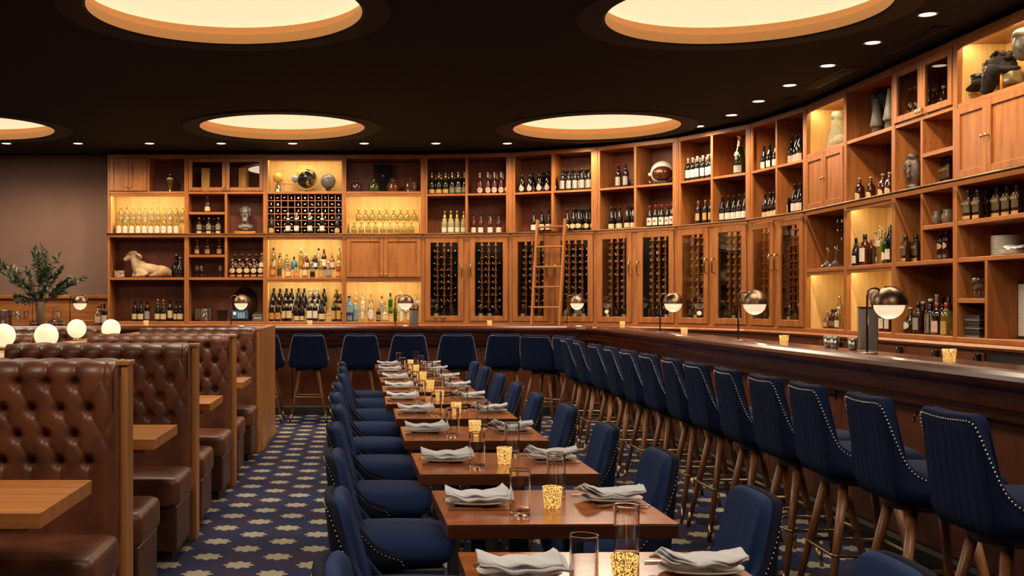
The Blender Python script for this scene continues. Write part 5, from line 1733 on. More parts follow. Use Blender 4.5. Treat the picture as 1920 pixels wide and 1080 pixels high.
DF = [('square', 'teal_liq', ('cork', 'foil_w'), [(0.02, 0.12, 60, 'lab_b')], (654.6, 666), 'square teal', 1.15), ('tall', 'clear', ('stub', 'foil_w'), [(0.05, 0.16, 60, 'lab_w')], (679.3,), 'slim clear', 0.85), ('tequila', 'gold_liq', ('ball', 'clear'), [(0.02, 0.15, 60, 'lab_w', 'oval')], (694.8,), 'tall oval', 1.15),
      ('square', 'rye', ('stub', 'foil_red'), [(0.02, 0.1, 60, 'lab_k')], (709.6,), 'small black-labelled', 0.95), ('squat', 'gold_liq', ('cork', 'cork'), [(0.02, 0.1, 60, 'lab_c')], (723,), 'squat gold', 1.05), ('tall', 'green_liq', ('stub', 'foil_k'), [(0.02, 0.08, 60, 'ink')], (741,), 'slim green', 0.8), ('tall', 'clear', ('stub', 'foil_w'), [(0.02, 0.16, 60, 'lab_w')], (752.5,), 'clear white-labelled', 0.85), ('cylinder', 'gold_liq', ('stub', 'foil_w'), [(0.02, 0.13, 60, 'lab_c')], (768,), 'gold cream-labelled', 0.95)]
for k, b, c, l, pp, wd, sc in DF:
    row('D', Z0, 0.09, (k, b, c, l), pp, 'spirit_bottle', 'spirit bottle in front, %s, lit bay below plain doors' % wd, 'front spirit bottles of the lit bay, ' + wd, sc)
# bay E
row('E', Z3C, 0.10, S['chm_g'], [809.4, 822.8, 835.5], 'champagne_bottle', 'champagne bottle with gold foil and gold label, top of champagne bay', 'gold-foil champagne in the champagne bay', 0.98)
row('E', Z3C, 0.10, S['chm_k'], [847.7, 859, 871], 'champagne_bottle', 'champagne bottle with silver foil and black label, top of champagne bay', 'silver-foil champagne in the champagne bay', 0.98)
row('E', Z3C, 0.24, S['chm_g'], [817, 827.5, 841.5, 852.5, 864.5], 'champagne_bottle', 'champagne bottle in the back row, top of champagne bay', 'back row champagne in the champagne bay', 0.95)
row('E', Z3C, 0.10, S['chm_rose'], [899.6, 914.5, 926.7, 939.4, 951.8], 'champagne_bottle', 'rose champagne with pink foil and round label lettered G, front row', 'front rose champagne bottles', 0.95)
row('E', Z3C, 0.24, S['chm_rose'], [919, 931.5, 943], 'champagne_bottle', 'rose champagne with pink foil in the back row', 'back rose champagne bottles', 0.92)
row('E', Z2, 0.12, S['chm_p'], [833.8, 845.3, 857, 869.7], 'champagne_bottle', 'pale sparkling wine bottle with cream foil above the first glass door', 'pale sparkling wine bottles', 1.0)
row('E', Z2, 0.12, S['rose'], [887.5, 901, 918.8, 935], 'wine_bottle', 'rose wine bottle with dark capsule and square pink-white label', 'still rose wine bottles', 0.95)
# bay F
row('F', Z3C, 0.10, S['bur_drop'], [978.7, 993.4, 1011, 1026.5, 1039], 'wine_bottle', 'wine bottle with teardrop pink label, upper cubby behind the ladder', 'teardrop-label bottles, front', 1.0)
row('F', Z3C, 0.23, S['bur_drop'], [1000, 1016.5, 1020.5, 1031.5, 1035.5], 'wine_bottle', 'wine bottle with teardrop label in the back row behind the ladder', 'teardrop-label bottles, back', 0.97)
row('F', Z3C, 0.09, S['bdx_grn'], [1054.3, 1066, 1078, 1091, 1104, 1117], 'wine_bottle', 'wine bottle with square grey label, front row of upper cubby', 'grey-label bottles, front', 0.98)
row('F', Z3C, 0.19, S['bdx_grn'], [1059.5, 1072.5, 1084.5, 1097.5, 1110.5], 'wine_bottle', 'wine bottle with square grey label, middle row of upper cubby', 'grey-label bottles, middle', 0.99)
row('F', Z3C, 0.29, S['bdx_grn'], [1063, 1076, 1088, 1101, 1113], 'wine_bottle', 'wine bottle with square grey label, back row of upper cubby', 'grey-label bottles, back', 1.0)
row('F', Z2, 0.12, S['bur_w'], [1001, 1015.6, 1028.8], 'wine_bottle', 'burgundy bottle with white label above the ladder rungs', 'white-label bottles behind the ladder', 1.0)
row('F', Z2, 0.10, S['bur_oval'], [1063.5, 1075, 1085, 1100, 1113.6], 'wine_bottle', 'dark bottle with cream oval label beside the ladder top', 'oval-label bottles, front', 1.02)
row('F', Z2, 0.23, S['bur_oval'], [1080, 1090, 1094.5, 1106, 1117], 'wine_bottle', 'dark bottle in the back row beside the ladder top', 'oval-label bottles, back', 1.02)
# bay G
row('G', Z3C, 0.12, S['bdx_grn'], [1159.5, 1173.5], 'wine_bottle', 'tall dark bottle with square label beside the space helmet cubby', 'pair of bottles beside the helmet cubby', 1.02)
row('G', Z2, 0.10, S['bur_low'], [1146.8, 1161.8, 1176.4, 1188], 'wine_bottle', 'burgundy bottle with low cream label under the bottle pair', 'low-label bottles, front', 1.0)
row('G', Z2, 0.22, S['bur_low'], [1154, 1183], 'wine_bottle', 'burgundy bottle with low cream label in the back row under the pair', 'low-label bottles, back', 1.0)
row('G', Z2, 0.11, S['bur_red'], [1218.6, 1229, 1241, 1252, 1261.3], 'wine_bottle', 'red-capped bottle with red emblem label under the space helmet', 'red-capped bottles, front', 0.95)
row('G', Z2, 0.24, S['bur_red'], [1236, 1258], 'wine_bottle', 'red-capped bottle in the back row under the space helmet', 'red-capped bottles, back', 0.97)
# bay H
row('H', Z3C, 0.11, S['bdx_w'], [1290, 1299, 1307.6, 1318, 1327.7, 1334], 'wine_bottle', 'white-capped bordeaux bottle left of the champagne magnum, front row', 'white-capped bordeaux, front', 0.98)
row('H', Z3C, 0.24, S['bdx_w'], [1304, 1313, 1325], 'wine_bottle', 'white-capped bordeaux bottle left of the champagne magnum, back row', 'white-capped bordeaux, back', 0.98)
row('H', Z3C, 0.16, S['chm_mag'], [1386.8], 'champagne_magnum', 'very tall champagne magnum with gold neck standing alone', None, 1.52)
row('H', Z2, 0.12, S['bdx_cork'], [1309.6, 1323, 1333.5], 'wine_bottle', 'bordeaux bottle with gold label under the white-capped row', 'gold-label bordeaux bottles', 0.98)
row('H', Z2, 0.12, S['bur_w'], [1355, 1366, 1377, 1386.8, 1397.7], 'wine_bottle', 'burgundy bottle with white label under the champagne magnum', 'bottles under the magnum', 1.03)
# bay I
row('I', Z3C, 0.12, S['bur_w'], [1432.7, 1443.3, 1455], 'wine_bottle', 'dark bottle with white label, upper left of the last wine bay', 'upper left bottles of the last wine bay', 0.95)
row('I', Z3C, 0.13, S['bur_pink'], [1484.4, 1494.4, 1500.5], 'wine_bottle', 'dark bottle with pink label, upper right of the last wine bay', 'pink-label bottles of the last wine bay', 1.03)
row('I', Z2, 0.12, S['bur_low'], [1435, 1444.4, 1451.6, 1457.8], 'wine_bottle', 'dark bottle with cream label, lower left of the last wine bay', 'lower left bottles of the last wine bay', 0.95)
row('I', Z2, 0.13, S['bur_w'], [1476, 1491, 1501], 'wine_bottle', 'large dark bottle, lower right of the last wine bay', 'lower right bottles of the last wine bay', 1.1)
# side bays
row('R1', Z0, 0.22, ('squat', 'amber_liq', ('cork', 'foil_gold'), [(0.02, 0.07, 60, 'lab_c')]), [1551], 'liquor_bottle', 'small squat bottle in the lit bay under the stemware', None, 0.85)
row('R1', Z0, 0.20, ('cylinder', 'bourbon', ('stub', 'foil_k'), [(0.03, 0.09, 60, 'lab_k')]), [1560.5, 1566], 'liquor_bottle', 'small amber bottle in the lit bay under the stemware', 'amber bottles under the stemware', 0.85)
row('R1', Z0, 0.26, ('tall', 'gold_liq', ('stub', 'foil_gold'), []), [1574.5], 'liquor_bottle', 'tall gold bottle at the end of the lit bay under the stemware', None, 1.05)
row('R1', Z0, 0.14, ('cylinder', 'clear', ('stub', 'foil_w'), [(0.02, 0.09, 60, 'lab_w')]), [1572.5], 'liquor_bottle', 'clear bottle with white label in the lit bay under the stemware', None, 0.95)
row('R2', Z2, 0.14, S['bbn_c'], [1612, 1632.7, 1655.5, 1668], 'whiskey_bottle', 'round whiskey bottle with cream label under the grey horns', 'whiskey bottles under the horns', 0.98)
R2B = [('burgundy', 'wine', ('foil_k', 0.05), [(0.03, 0.11, 66, 'lab_w')], 1605, 'dark brown with white label', 0.9), ('cylinder', 'bourbon', ('stub', 'foil_k'), [(0.03, 0.13, 60, 'lab_w')], 1622, 'red-brown with white label', 1.28), ('cylinder', 'rye', ('stub', 'foil_red'), [], 1635, 'dark with red cap', 1.05),
       ('tall', 'clear', ('cork', 'cork'), [], 1642, 'clear with cork', 0.95), ('tall', 'gold_liq', ('ball', 'clear'), [(0.16, 0.21, 60, 'lab_w')], 1651.5, 'pale gold', 1.1), ('tall', 'green_liq', ('foil_k', 0.05), [(0.04, 0.12, 66, 'lab_w', 'oval')], 1660.5, 'bright green', 0.98), ('tall', 'wine', ('foil_k', 0.05), [(0.04, 0.12, 66, 'lab_w')], 1668.5, 'black', 1.15)]
for k, b, c, l, px, wd, sc in R2B:
    row('R2', Z1, 0.16, (k, b, c, l), [px], 'liquor_bottle', 'liquor bottle, %s, in the lit bay beside the cube rack' % wd, 'bottles in the side lit bay', sc)
row('R2', Z0, 0.16, ('bordeaux', 'rye', ('foil_w', 0.05), [(0.03, 0.13, 66, 'lab_w')]), [1655, 1666], 'liquor_bottle', 'bottle with printed white label behind the large dome lamp', 'bottles behind the large dome lamp', 0.95)
row('R3', Z3, 0.16, ('tall', 'clear', ('cork', 'cork'), [(0.03, 0.12, 60, 'lab_r')]), [1706, 1717], 'liquor_bottle', 'clear corked bottle behind the left small glass door', 'bottles behind the left small glass door', 0.95)
row('R3', Z3, 0.17, ('tall', 'bourbon', ('stub', 'foil_k'), [(0.03, 0.1, 60, 'lab_c')]), [1743, 1762], 'liquor_bottle', 'tall amber bottle behind the right small glass door', 'tall bottles behind the right small glass door', 0.95)
row('R3', Z3, 0.13, ('squat', 'rye', ('cork', 'cork'), [(0.02, 0.08, 60, 'lab_r')]), [1752, 1770], 'liquor_bottle', 'squat dark bottle behind the right small glass door', 'squat bottles behind the right small glass door', 1.1)
row('R3', Z2, 0.16, S['knob'], [1772, 1779], 'whiskey_bottle', 'square whiskey bottle in the small cubby beside the mask', 'square whiskey beside the mask', (1.05, 1.05, 1.15))
row('R3', Z1, 0.13, S['knob'], [1698, 1717.5], 'whiskey_bottle', 'square whiskey bottle lettered KNOB below the mask', 'square whiskey below the mask', 1.15)
row('R3', Z1, 0.12, S['tr'], [1753.5, 1765, 1776], 'whiskey_bottle', 'long-necked whiskey bottle with cream oval label under the mugs, front', 'long-necked whiskey under the mugs, front', 0.88)
row('R3', Z1, 0.24, S['tr'], [1760, 1772], 'whiskey_bottle', 'long-necked whiskey bottle under the mugs, back row', 'long-necked whiskey under the mugs, back', 0.9)
R3B = [('squat', 'rye', ('cork', 'cork'), [(0.03, 0.09, 50, 'lab_w', 'oval')], 1707, 0.13, 'squat dark with white oval label', 1.12), ('cylinder', 'rye', ('stub', 'foil_k'), [(0.03, 0.12, 60, 'lab_r')], 1722, 0.16, 'dark with grey label', 1.15), ('cylinder', 'rye', ('cork', 'foil_w'), [], 1731, 0.22, 'dark with pale cork', 1.1),
       ('cylinder', 'wine', ('cork', 'foil_w'), [(0.01, 0.14, 110, 'lab_k')], 1745, 0.12, 'black flowered', 1.18), ('cylinder', 'clear', ('stub', 'foil_red'), [(0.02, 0.1, 60, 'lab_p')], 1757.5, 0.10, 'clear with pink label', 1.15), ('cylinder', 'gold_liq', ('stub', 'foil_red'), [(0.01, 0.1, 60, 'lab_g')], 1775, 0.09, 'gold-labelled with red top', 1.15),
       ('bordeaux', 'wine', ('foil_w', 0.06), [], 1757, 0.26, 'tall dark with white foil', 1.12), ('bordeaux', 'wine', ('foil_k', 0.06), [], 1768, 0.28, 'tall black', 1.05), ('tall', 'rye', ('foil_k', 0.05), [], 1779, 0.26, 'tall dark amber', 1.05)]
for k, b, c, l, px, d, wd, sc in R3B:
    row('R3', Z0, d, (k, b, c, l), [px], 'liquor_bottle', 'liquor bottle, %s, on the low shelf beside the menus' % wd, 'bottles on the low side shelf', sc)
row('R4', ZR4, 0.12, S['knob'], [1816, 1834, 1850.5, 1871, 1889.5, 1908], 'whiskey_bottle', 'square whiskey bottle lettered KNOB below the wide paired doors, front', 'square whiskey below the wide doors, front', 1.16)
row('R4', ZR4, 0.24, S['knob'], [1858, 1878, 1898], 'whiskey_bottle', 'square whiskey bottle below the wide paired doors, back row', 'square whiskey below the wide doors, back', 1.16)

# ------------------------------------------------------------------ racked bottles
rackb = MB().lathe([(0.0001, 0.0), (0.0145, 0.0), (0.0145, 0.07), (0.022, 0.10), (0.035, 0.125), (0.036, 0.29), (0.0001, 0.29)], 10).xf(Matrix.Rotation(-PI / 2, 4, 'X')).mesh('racked_bottle', M['wine'])
tag_me = MB().box(-0.016, -0.0065, -0.0055, 0.016, -0.0045, 0.0055).mesh('neck_tag', M['tagpaper'])
tag_ring = MB().lathe([(0.009, 0.0), (0.0155, 0.0), (0.0155, 0.003), (0.009, 0.003)], 10).xf(Matrix.Rotation(PI / 2, 4, 'X')).mesh('neck_tag', M['tagpaper'])
def rack_bottle(key, u, z, d, label, group):
    s = SEC[key]
    p = s.o + s.e * u + s.n * d
    o = obj('racked_wine_bottle', rackb, None, (p.x, p.y, z), s.ang)
    tag(o, label, 'bottle', group)
    c = obj('neck_tag', tag_me if R.random() < 0.85 else tag_ring, o, (R.uniform(-0.004, 0.004), 0, R.uniform(-0.004, 0.004)))
    c.rotation_euler = (0, R.uniform(-1.5, 1.5), 0)
sC = SEC['C']
for i in range(RACK_N):
    for j in range(RACK_M):
        if (i, j) in ((3, 4), (3, 3), (2, 4)):
            continue
        u = ru0 + (ru1 - ru0) * (i + 0.5) / RACK_N
        z = rz0 + (rz1 - rz0) * j / RACK_M + 0.044
        rack_bottle('C', u, z, 0.06, 'dark wine bottle lying in a cell of the cube rack below the globes', 'bottles in the cube wine rack')
for k, (i, j) in enumerate(((1, 4), (2, 4), (4, 4), (1, 3), (3, 3), (4, 3), (2, 2), (4, 2))):
    rack_bottle('R1', 0.44 + 0.095 * (i + 0.5), Z1 + 0.09 * (j + 0.6) + 0.043, 0.08, 'dark wine bottle lying in the small cube rack behind the stemware', 'bottles in the small cube rack')
rest = MB()
rest_t = MB()
RW = {'E': 'of the champagne bay', 'F': 'behind the ladder', 'G': 'under the helmet bay'}
for di, (key, a, b) in enumerate(RACKS):
    s = SEC[key]
    for c in range(4):
        u = a + 0.072 + (b - a - 0.144) * (c + 0.5) / 4
        for q in range(10):
            z = 1.355 + 0.086 * q
            if R.random() < 0.24:
                continue
            if key in RW:
                rack_bottle(key, u, z, 0.10, 'dark wine bottle lying in the rack behind the %s glass door %s' % ('left' if di % 2 == 0 else 'right', RW[key]), 'racked bottles behind glass, ' + RW[key] + (' left' if di % 2 == 0 else ' right'))
            else:
                p = s.o + s.e * u + s.n * 0.10
                Mx = Matrix.Translation((p.x, p.y, z)) @ Matrix.Rotation(s.ang, 4, 'Z')
                t = MB().lathe([(0.0001, 0.0), (0.0145, 0.0), (0.0145, 0.07), (0.022, 0.10), (0.035, 0.125), (0.036, 0.24), (0.0001, 0.24)], 8).xf(Mx @ Matrix.Rotation(-PI / 2, 4, 'X'))
                rest.add(t.v, t.f, True)
                t = MB().box(-0.014, -0.0065, -0.005, 0.014, -0.0045, 0.005).xf(Mx @ Matrix.Rotation(R.uniform(-1.5, 1.5), 4, 'Y'))
                rest_t.add(t.v, t.f)
ro = stuff(tag(rest.build('racked_wine_bottles', M['wine']), 'dark wine bottles racked behind the glass doors of the last two curved bays', 'bottles'))
stuff(rest_t.build('neck_tags', M['tagpaper'], ro))
# bottles standing on the cabinet floors behind the glass doors
for di, (key, a, b) in enumerate(RACKS):
    s = SEC[key]
    sts = [S['bur_w'], S['bdx_w'], S['bdx_c'], S['bur_c']]
    for k in range(3):
        u = a + 0.072 + (b - a - 0.144) * (k + 0.5 + R.uniform(-0.1, 0.1)) / 3
        p = s.o + s.e * u + s.n * (0.042 + 0.004)
        p = s.o + s.e * u + s.n * 0.0465
        side = 'left' if di % 2 == 0 else 'right'
        put_bottle('wine_bottle', R.choice(sts), (p.x, p.y, Z0), s.ang, 'wine bottle standing on the cabinet floor, %s glass door %s' % (side, {'E': 'of the champagne bay', 'F': 'behind the ladder', 'G': 'under the helmet', 'H': 'under the magnum', 'I': 'of the last wine bay'}[key]), 'standing bottles, %s glass door of bay %s' % (side, {'E': 'one', 'F': 'two', 'G': 'three', 'H': 'four', 'I': 'five'}[key]), 0.78)

# ------------------------------------------------------------------ ornaments and tools on the shelves
def spot(key, px, d, z, m=0.11):
    x, y = at(key, px, fit(key, px, d, m))
    return (x, y, z)
def thing_at(name, label, cat, key, px, d, z, turn=0.0, group=None, m=0.11):
    return thing(name, label, cat, spot(key, px, d, z, m), SEC[key].ang + turn, group)
def thing_u(name, label, cat, key, u, d, z, group=None):
    s = SEC[key]
    p = s.o + s.e * u + s.n * d
    return thing(name, label, cat, (p.x, p.y, z), s.ang, group)
STONE = plain('carved_stone', (0.32, 0.28, 0.18), 0.8, noise=(25, (0.22, 0.19, 0.12), 0.2))
BRONZE_D = plain('dark_bronze', (0.20, 0.175, 0.145), 0.42, 0.35, noise=(40, (0.09, 0.078, 0.066), 0.2))
HIDE = plain('tan_hide', (0.31, 0.175, 0.075), 0.75, noise=(7, (0.50, 0.36, 0.21), 0.16))
PALEHIDE = plain('pale_hide', (0.66, 0.52, 0.33), 0.75)
GREY = plain('grey_tin', (0.15, 0.135, 0.11), 0.55, 0.1, noise=(18, (0.09, 0.08, 0.065), 0.2))
FELT = plain('black_felt', (0.012, 0.011, 0.011), 0.9)
FUR = plain('dark_fur', (0.028, 0.017, 0.011), 0.95, noise=(60, (0.010, 0.006, 0.004), 0.2), bump=(160, 1.0))
SKYB = plain('small_earth', (0.16, 0.22, 0.33), 0.35, noise=(22, (0.45, 0.45, 0.40), 0.15))
GREYG = plain('slate_globe', (0.17, 0.19, 0.17), 0.3, noise=(14, (0.12, 0.11, 0.12), 0.2))
SUNY = plain('yellow_ball', (0.72, 0.45, 0.08), 0.4)
GLOBE = plain('night_globe', (0.42, 0.32, 0.05), 0.18, noise=(6.5, (0.012, 0.010, 0.016), 0.035))
WHITE = plain('helmet_white', (0.66, 0.58, 0.45), 0.4)
VISOR = plain('amber_visor', (0.12, 0.035, 0.015), 0.06, 0.5)
SCREEN = emit('screen_blue', (0.02, 0.055, 0.09), 0.45)
SCREEN_T = emit('screen_tile', (0.55, 0.62, 0.65), 0.5)
PHOTO = plain('photo_print', (0.10, 0.05, 0.04), 0.4, noise=(45, (0.60, 0.45, 0.36), 0.08))
LEAF = plain('leaf', (0.075, 0.105, 0.040), 0.5, noise=(3, (0.040, 0.062, 0.028), 0.25))
LEAF2 = plain('leaf_grey', (0.15, 0.155, 0.10), 0.55)
BARK = plain('bark', (0.10, 0.06, 0.03), 0.8)
VASE = plain('stone_vase', (0.30, 0.22, 0.14), 0.6, noise=(9, (0.22, 0.15, 0.09), 0.2))

# urn
t = thing_at('lidded_urn', 'bronze lidded urn in the open cubby beside small wooden doors', 'urn', 'A', 319, 0.16, Z3)
MB().lathe([(0.032, 0), (0.036, 0.006), (0.018, 0.02), (0.03, 0.05), (0.055, 0.12), (0.072, 0.17), (0.074, 0.195), (0.060, 0.225), (0.036, 0.238)], 24).build('urn_body', M['brass'], t)
MB().lathe([(0.038, 0.238), (0.036, 0.25), (0.022, 0.275), (0.014, 0.282), (0.020, 0.293), (0.008, 0.305), (0.005, 0.33), (0.0001, 0.334)], 20).build('urn_lid', M['brass'], t)
# calf
def calf():
    P = [((0.02, 0, 0.10), (0.20, 0.085, 0.085), (0, 0.18, 0)), ((-0.12, 0, 0.13), (0.10, 0.075, 0.10), (0, 0.2, 0)), ((0.17, 0, 0.085), (0.13, 0.085, 0.075), (0, 0.28, 0)),
         ((-0.15, 0, 0.15), (-0.20, 0, 0.27), 0.075, 0.052), ((-0.20, 0, 0.29), (-0.215, -0.005, 0.30), 0.062, 0.058), ((-0.225, -0.01, 0.295), (-0.305, -0.03, 0.235), 0.050, 0.030),
         ((-0.185, -0.01, 0.325), (0.045, 0.045, 0.03), (0, 0, 0)), ((-0.165, -0.045, 0.322), (-0.105, -0.090, 0.285), 0.014, 0.024), ((-0.105, -0.090, 0.285), (-0.085, -0.095, 0.250), 0.024, 0.014), ((-0.17, 0.04, 0.315), (-0.13, 0.085, 0.275), 0.014, 0.014),
         ((-0.12, -0.06, 0.075), (-0.02, -0.105, 0.035), 0.045, 0.026), ((-0.02, -0.105, 0.035), (-0.15, -0.11, 0.025), 0.026, 0.020), ((-0.15, 0.07, 0.05), (-0.20, 0.08, 0.04), 0.045, 0.040), ((-0.20, 0.08, 0.04), (-0.20, 0.02, 0.03), 0.035, 0.030),
         ((0.20, -0.05, 0.08), (0.14, -0.10, 0.05), 0.065, 0.042), ((0.14, -0.10, 0.045), (0.03, -0.115, 0.025), 0.034, 0.020), ((0.16, 0.05, 0.07), (0.09, 0.08, 0.04), 0.06, 0.035), ((0.27, 0.0, 0.06), (0.29, 0.0, 0.015), 0.012, 0.010)]
    return blob(P, 0.011, 4)
t = thing_at('calf_figure', 'tan lying calf figure facing the plaster wall', 'figure', 'A', 280, 0.17, Z1)
me = calf()
me.materials.append(HIDE)
body = obj('body', me, t)
body.scale = (1.08, 1.0, 1.06)
MB().sphere((-0.352, -0.030, 0.240), 0.014, 8, 6).sphere((-0.345, -0.052, 0.243), 0.009, 8, 6).build('nose', FELT, t)
MB().sphere((-0.262, -0.062, 0.322), 0.009, 8, 6).build('eye', M['black_gloss'], t)
for a, b in (((-0.03, -0.112, 0.030), (-0.005, -0.112, 0.026)), ((0.03, -0.122, 0.026), (0.005, -0.122, 0.022))):
    MB().tube([a, b], [0.022, 0.024], 8).build('hoof', M['bar'], t)
c = thing_at('photo_card', 'small framed photo card beside the calf figure', 'picture', 'A', 224, 0.12, Z1)
MB().cbox(-0.075, 0, 0, 0.075, 0.012, 0.105, 0.003).build('frame', M['bar'], c)
MB().box(-0.067, -0.001, 0.008, 0.067, 0.001, 0.097).build('print', PHOTO, c)
# boxes behind the small glass doors of bay B
for px, wd in ((386, 'behind the left small glass door above the bust'), (457, 'behind the right small glass door above the bust')):
    t = thing_at('wooden_bottle_box', 'tall pale wooden bottle box ' + wd, 'box', 'B', px, 0.14, Z3, -0.35 if px > 400 else 0.0)
    MB().cbox(-0.055, -0.05, 0, 0.055, 0.05, 0.33, 0.003).build('box_body', M['maple_back'], t)
    MB().box(-0.045, -0.0515, 0.30, 0.045, -0.0505, 0.303).box(-0.02, -0.0515, 0.14, 0.02, -0.0505, 0.15).box(-0.012, -0.0515, 0.17, 0.012, -0.0505, 0.20).build('print', M['ink_gold'], t)
for px, w_, wd in ((411, 0.07, 'left'), (440, 0.06, 'right')):
    tag(MB().cbox(-w_, -0.05, 0, w_, 0.05, 0.055, 0.004).build('wooden_case', M['booth_table']), 'low wooden case behind the %s small glass door above the bust' % wd, 'box').location = spot('B', px, 0.15, Z3)
# bust
t = thing_at('portrait_bust', 'dark bronze bust of a bearded man on a wood plinth', 'bust', 'B', 460, 0.17, Z2)
MB().cbox(-0.15, -0.08, 0, 0.15, 0.08, 0.036, 0.004).build('plinth', M['booth_table'], t)
me = blob([((0, 0, 0.285), (0.066, 0.078, 0.088), (0, 0, 0)), ((0, -0.02, 0.245), (0.056, 0.062, 0.065), (0, 0, 0)), ((0, -0.045, 0.195), (0.048, 0.038, 0.050), (0, 0, 0)), ((0, 0.0, 0.19), (0, 0.0, 0.12), 0.048, 0.055),
           ((0, 0.0, 0.09), (0.115, 0.07, 0.055), (0, 0, 0)), ((-0.07, -0.015, 0.08), (0.05, 0.06, 0.04), (0, 0, 0)), ((0.07, -0.015, 0.08), (0.05, 0.06, 0.04), (0, 0, 0)), ((0, -0.01, 0.055), (0.08, 0.055, 0.03), (0, 0, 0)),
           ((0, -0.075, 0.268), (0, -0.092, 0.250), 0.010, 0.016), ((-0.03, -0.068, 0.292), (0.03, -0.068, 0.292), 0.014, 0.014), ((-0.035, -0.066, 0.228), (0.035, -0.066, 0.228), 0.013, 0.013),
           ((-0.068, 0.0, 0.26), (0.012, 0.022, 0.030), (0, 0, 0)), ((0.068, 0.0, 0.26), (0.012, 0.022, 0.030), (0, 0, 0)), ((0, 0.01, 0.335), (0.062, 0.07, 0.045), (0, 0, 0)), ((-0.03, -0.067, 0.252), (0.018, 0.012, 0.014), (0, 0, 0)), ((0.03, -0.067, 0.252), (0.018, 0.012, 0.014), (0, 0, 0)), ((-0.055, 0.02, 0.31), (0.035, 0.05, 0.05), (0, 0, 0)), ((0.055, 0.02, 0.31), (0.035, 0.05, 0.05), (0, 0, 0)), ((0, -0.06, 0.17), (0.04, 0.03, 0.035), (0, 0, 0))], 0.0055, 1)
me.materials.append(BRONZE_D)
obj('head_and_shoulders', me, t, (0, 0, 0.012))
# bay B low shelf: register, printer, bin, picture, tray, hanging glasses
t = thing_at('register_terminal', 'black touch-screen register terminal with blue screen behind the dome lamp', 'register', 'B', 450, 0.10, Z0)
MB().cbox(-0.13, 0.02, 0, 0.13, 0.16, 0.02, 0.004).build('stand', M['black'], t)
MB().cbox(-0.125, 0.0, 0.02, 0.125, 0.035, 0.165, 0.006).build('screen_housing', M['black_gloss'], t)
sc = MB().box(-0.112, -0.0015, 0.035, 0.112, 0.0, 0.152).build('screen', SCREEN, t)
mb = MB().box(-0.095, -0.003, 0.09, -0.055, -0.0016, 0.13)
for i in range(3):
    for j in range(4):
        mb.box(-0.03 + i * 0.035, -0.003, 0.05 + j * 0.02, -0.008 + i * 0.035, -0.0016, 0.058 + j * 0.02)
mb.build('screen_tiles', SCREEN_T, sc)
t = thing_at('receipt_printer', 'small dark receipt printer beside the register', 'printer', 'B', 483.5, 0.09, Z0)
MB().cbox(-0.075, -0.02, 0, 0.075, 0.12, 0.10, 0.008).build('printer_body', GREY, t)
MB().cbox(-0.055, -0.015, 0.10, 0.055, 0.09, 0.125, 0.008).build('printer_lid', M['black'], t)
MB().box(-0.05, -0.0215, 0.04, 0.05, -0.0205, 0.052).build('paper_slot', M['lab_w'], t)
t = thing_at('storage_bin', 'black tapered bin on the shelf beside the register', 'bin', 'B', 417, 0.12, Z0)
MB().lathe([(0.055, 0), (0.058, 0.003), (0.072, 0.145), (0.076, 0.146), (0.076, 0.155), (0.068, 0.155), (0.055, 0.01)], 24, sq=0.6).build('bin_body', M['black'], t)
MB().lathe([(0.071, 0.15), (0.079, 0.15), (0.079, 0.158), (0.071, 0.158)], 24, sq=0.6, cap=False).build('rim', M['black_gloss'], t)
t = thing_at('framed_print', 'dark framed print leaning behind the glass pitcher', 'picture', 'B', 381, 0.24, Z0)
MB().cbox(-0.13, 0, 0, 0.13, 0.02, 0.20, 0.005).build('frame', M['bar'], t)
MB().box(-0.112, -0.001, 0.02, 0.112, 0.0, 0.18).build('print', plain('grey_print', (0.20, 0.16, 0.12), 0.5, noise=(16, (0.10, 0.07, 0.05), 0.2)), t)
t = thing_at('glass_pitcher', 'ribbed clear glass pitcher before the dark framed print', 'pitcher', 'B', 384, 0.12, Z0)
MB().lathe([(0.0001, 0.002), (0.055, 0.002), (0.058, 0.006), (0.06, 0.15), (0.066, 0.175), (0.063, 0.175), (0.056, 0.15), (0.052, 0.012), (0.0001, 0.01)], 24).build('pitcher_body', M['clear'], t)
MB().tube([(0.055, 0, 0.15), (0.095, 0, 0.13), (0.095, 0, 0.06), (0.055, 0, 0.04)], 0.007, 8).build('handle', M['clear'], t)
t = thing_at('round_tray', 'round dark wooden tray standing behind the register', 'tray', 'B', 460, 0.345, Z0)
MB().lathe([(0.0001, 0), (0.165, 0), (0.172, -0.004), (0.178, 0.006), (0.178, 0.016), (0.0001, 0.016)], 40).xf(Matrix.Translation((0, 0, 0.245)) @ Matrix.Diagonal((1, 1, 1.36, 1)) @ Matrix.Rotation(PI / 2 - 0.04, 4, 'X')).build('tray_disc', plain('tray_wood', (0.045, 0.022, 0.012), 0.3), t)
MB().lathe([(0.060, 0.017), (0.064, 0.020), (0.068, 0.017)], 30, cap=False).xf(Matrix.Translation((0, 0, 0.245)) @ Matrix.Diagonal((1, 1, 1.36, 1)) @ Matrix.Rotation(PI / 2 - 0.04, 4, 'X')).build('tray_ring', M['bronze'], t)
wine_glass_me = [MB().lathe([(0.0001, 0.0), (0.032, 0.0), (0.030, 0.003), (0.006, 0.006), (0.004, 0.02), (0.004, 0.075)], 16).mesh('foot_and_stem', M['clear']),
                 MB().lathe([(0.004, 0.075), (0.02, 0.085), (0.036, 0.115), (0.037, 0.14), (0.030, 0.18), (0.029, 0.18), (0.035, 0.14), (0.034, 0.117), (0.019, 0.088), (0.0001, 0.079)], 18).mesh('bowl', M['clear'])]
def stemware(key, px, d, z, label, group, sc=1.0):
    t = thing_at('wine_glass', label, 'glass', key, px, d, z, 0, group)
    t.scale = (sc,) * 3
    obj('foot_and_stem', wine_glass_me[0], t)
    obj('bowl', wine_glass_me[1], t)
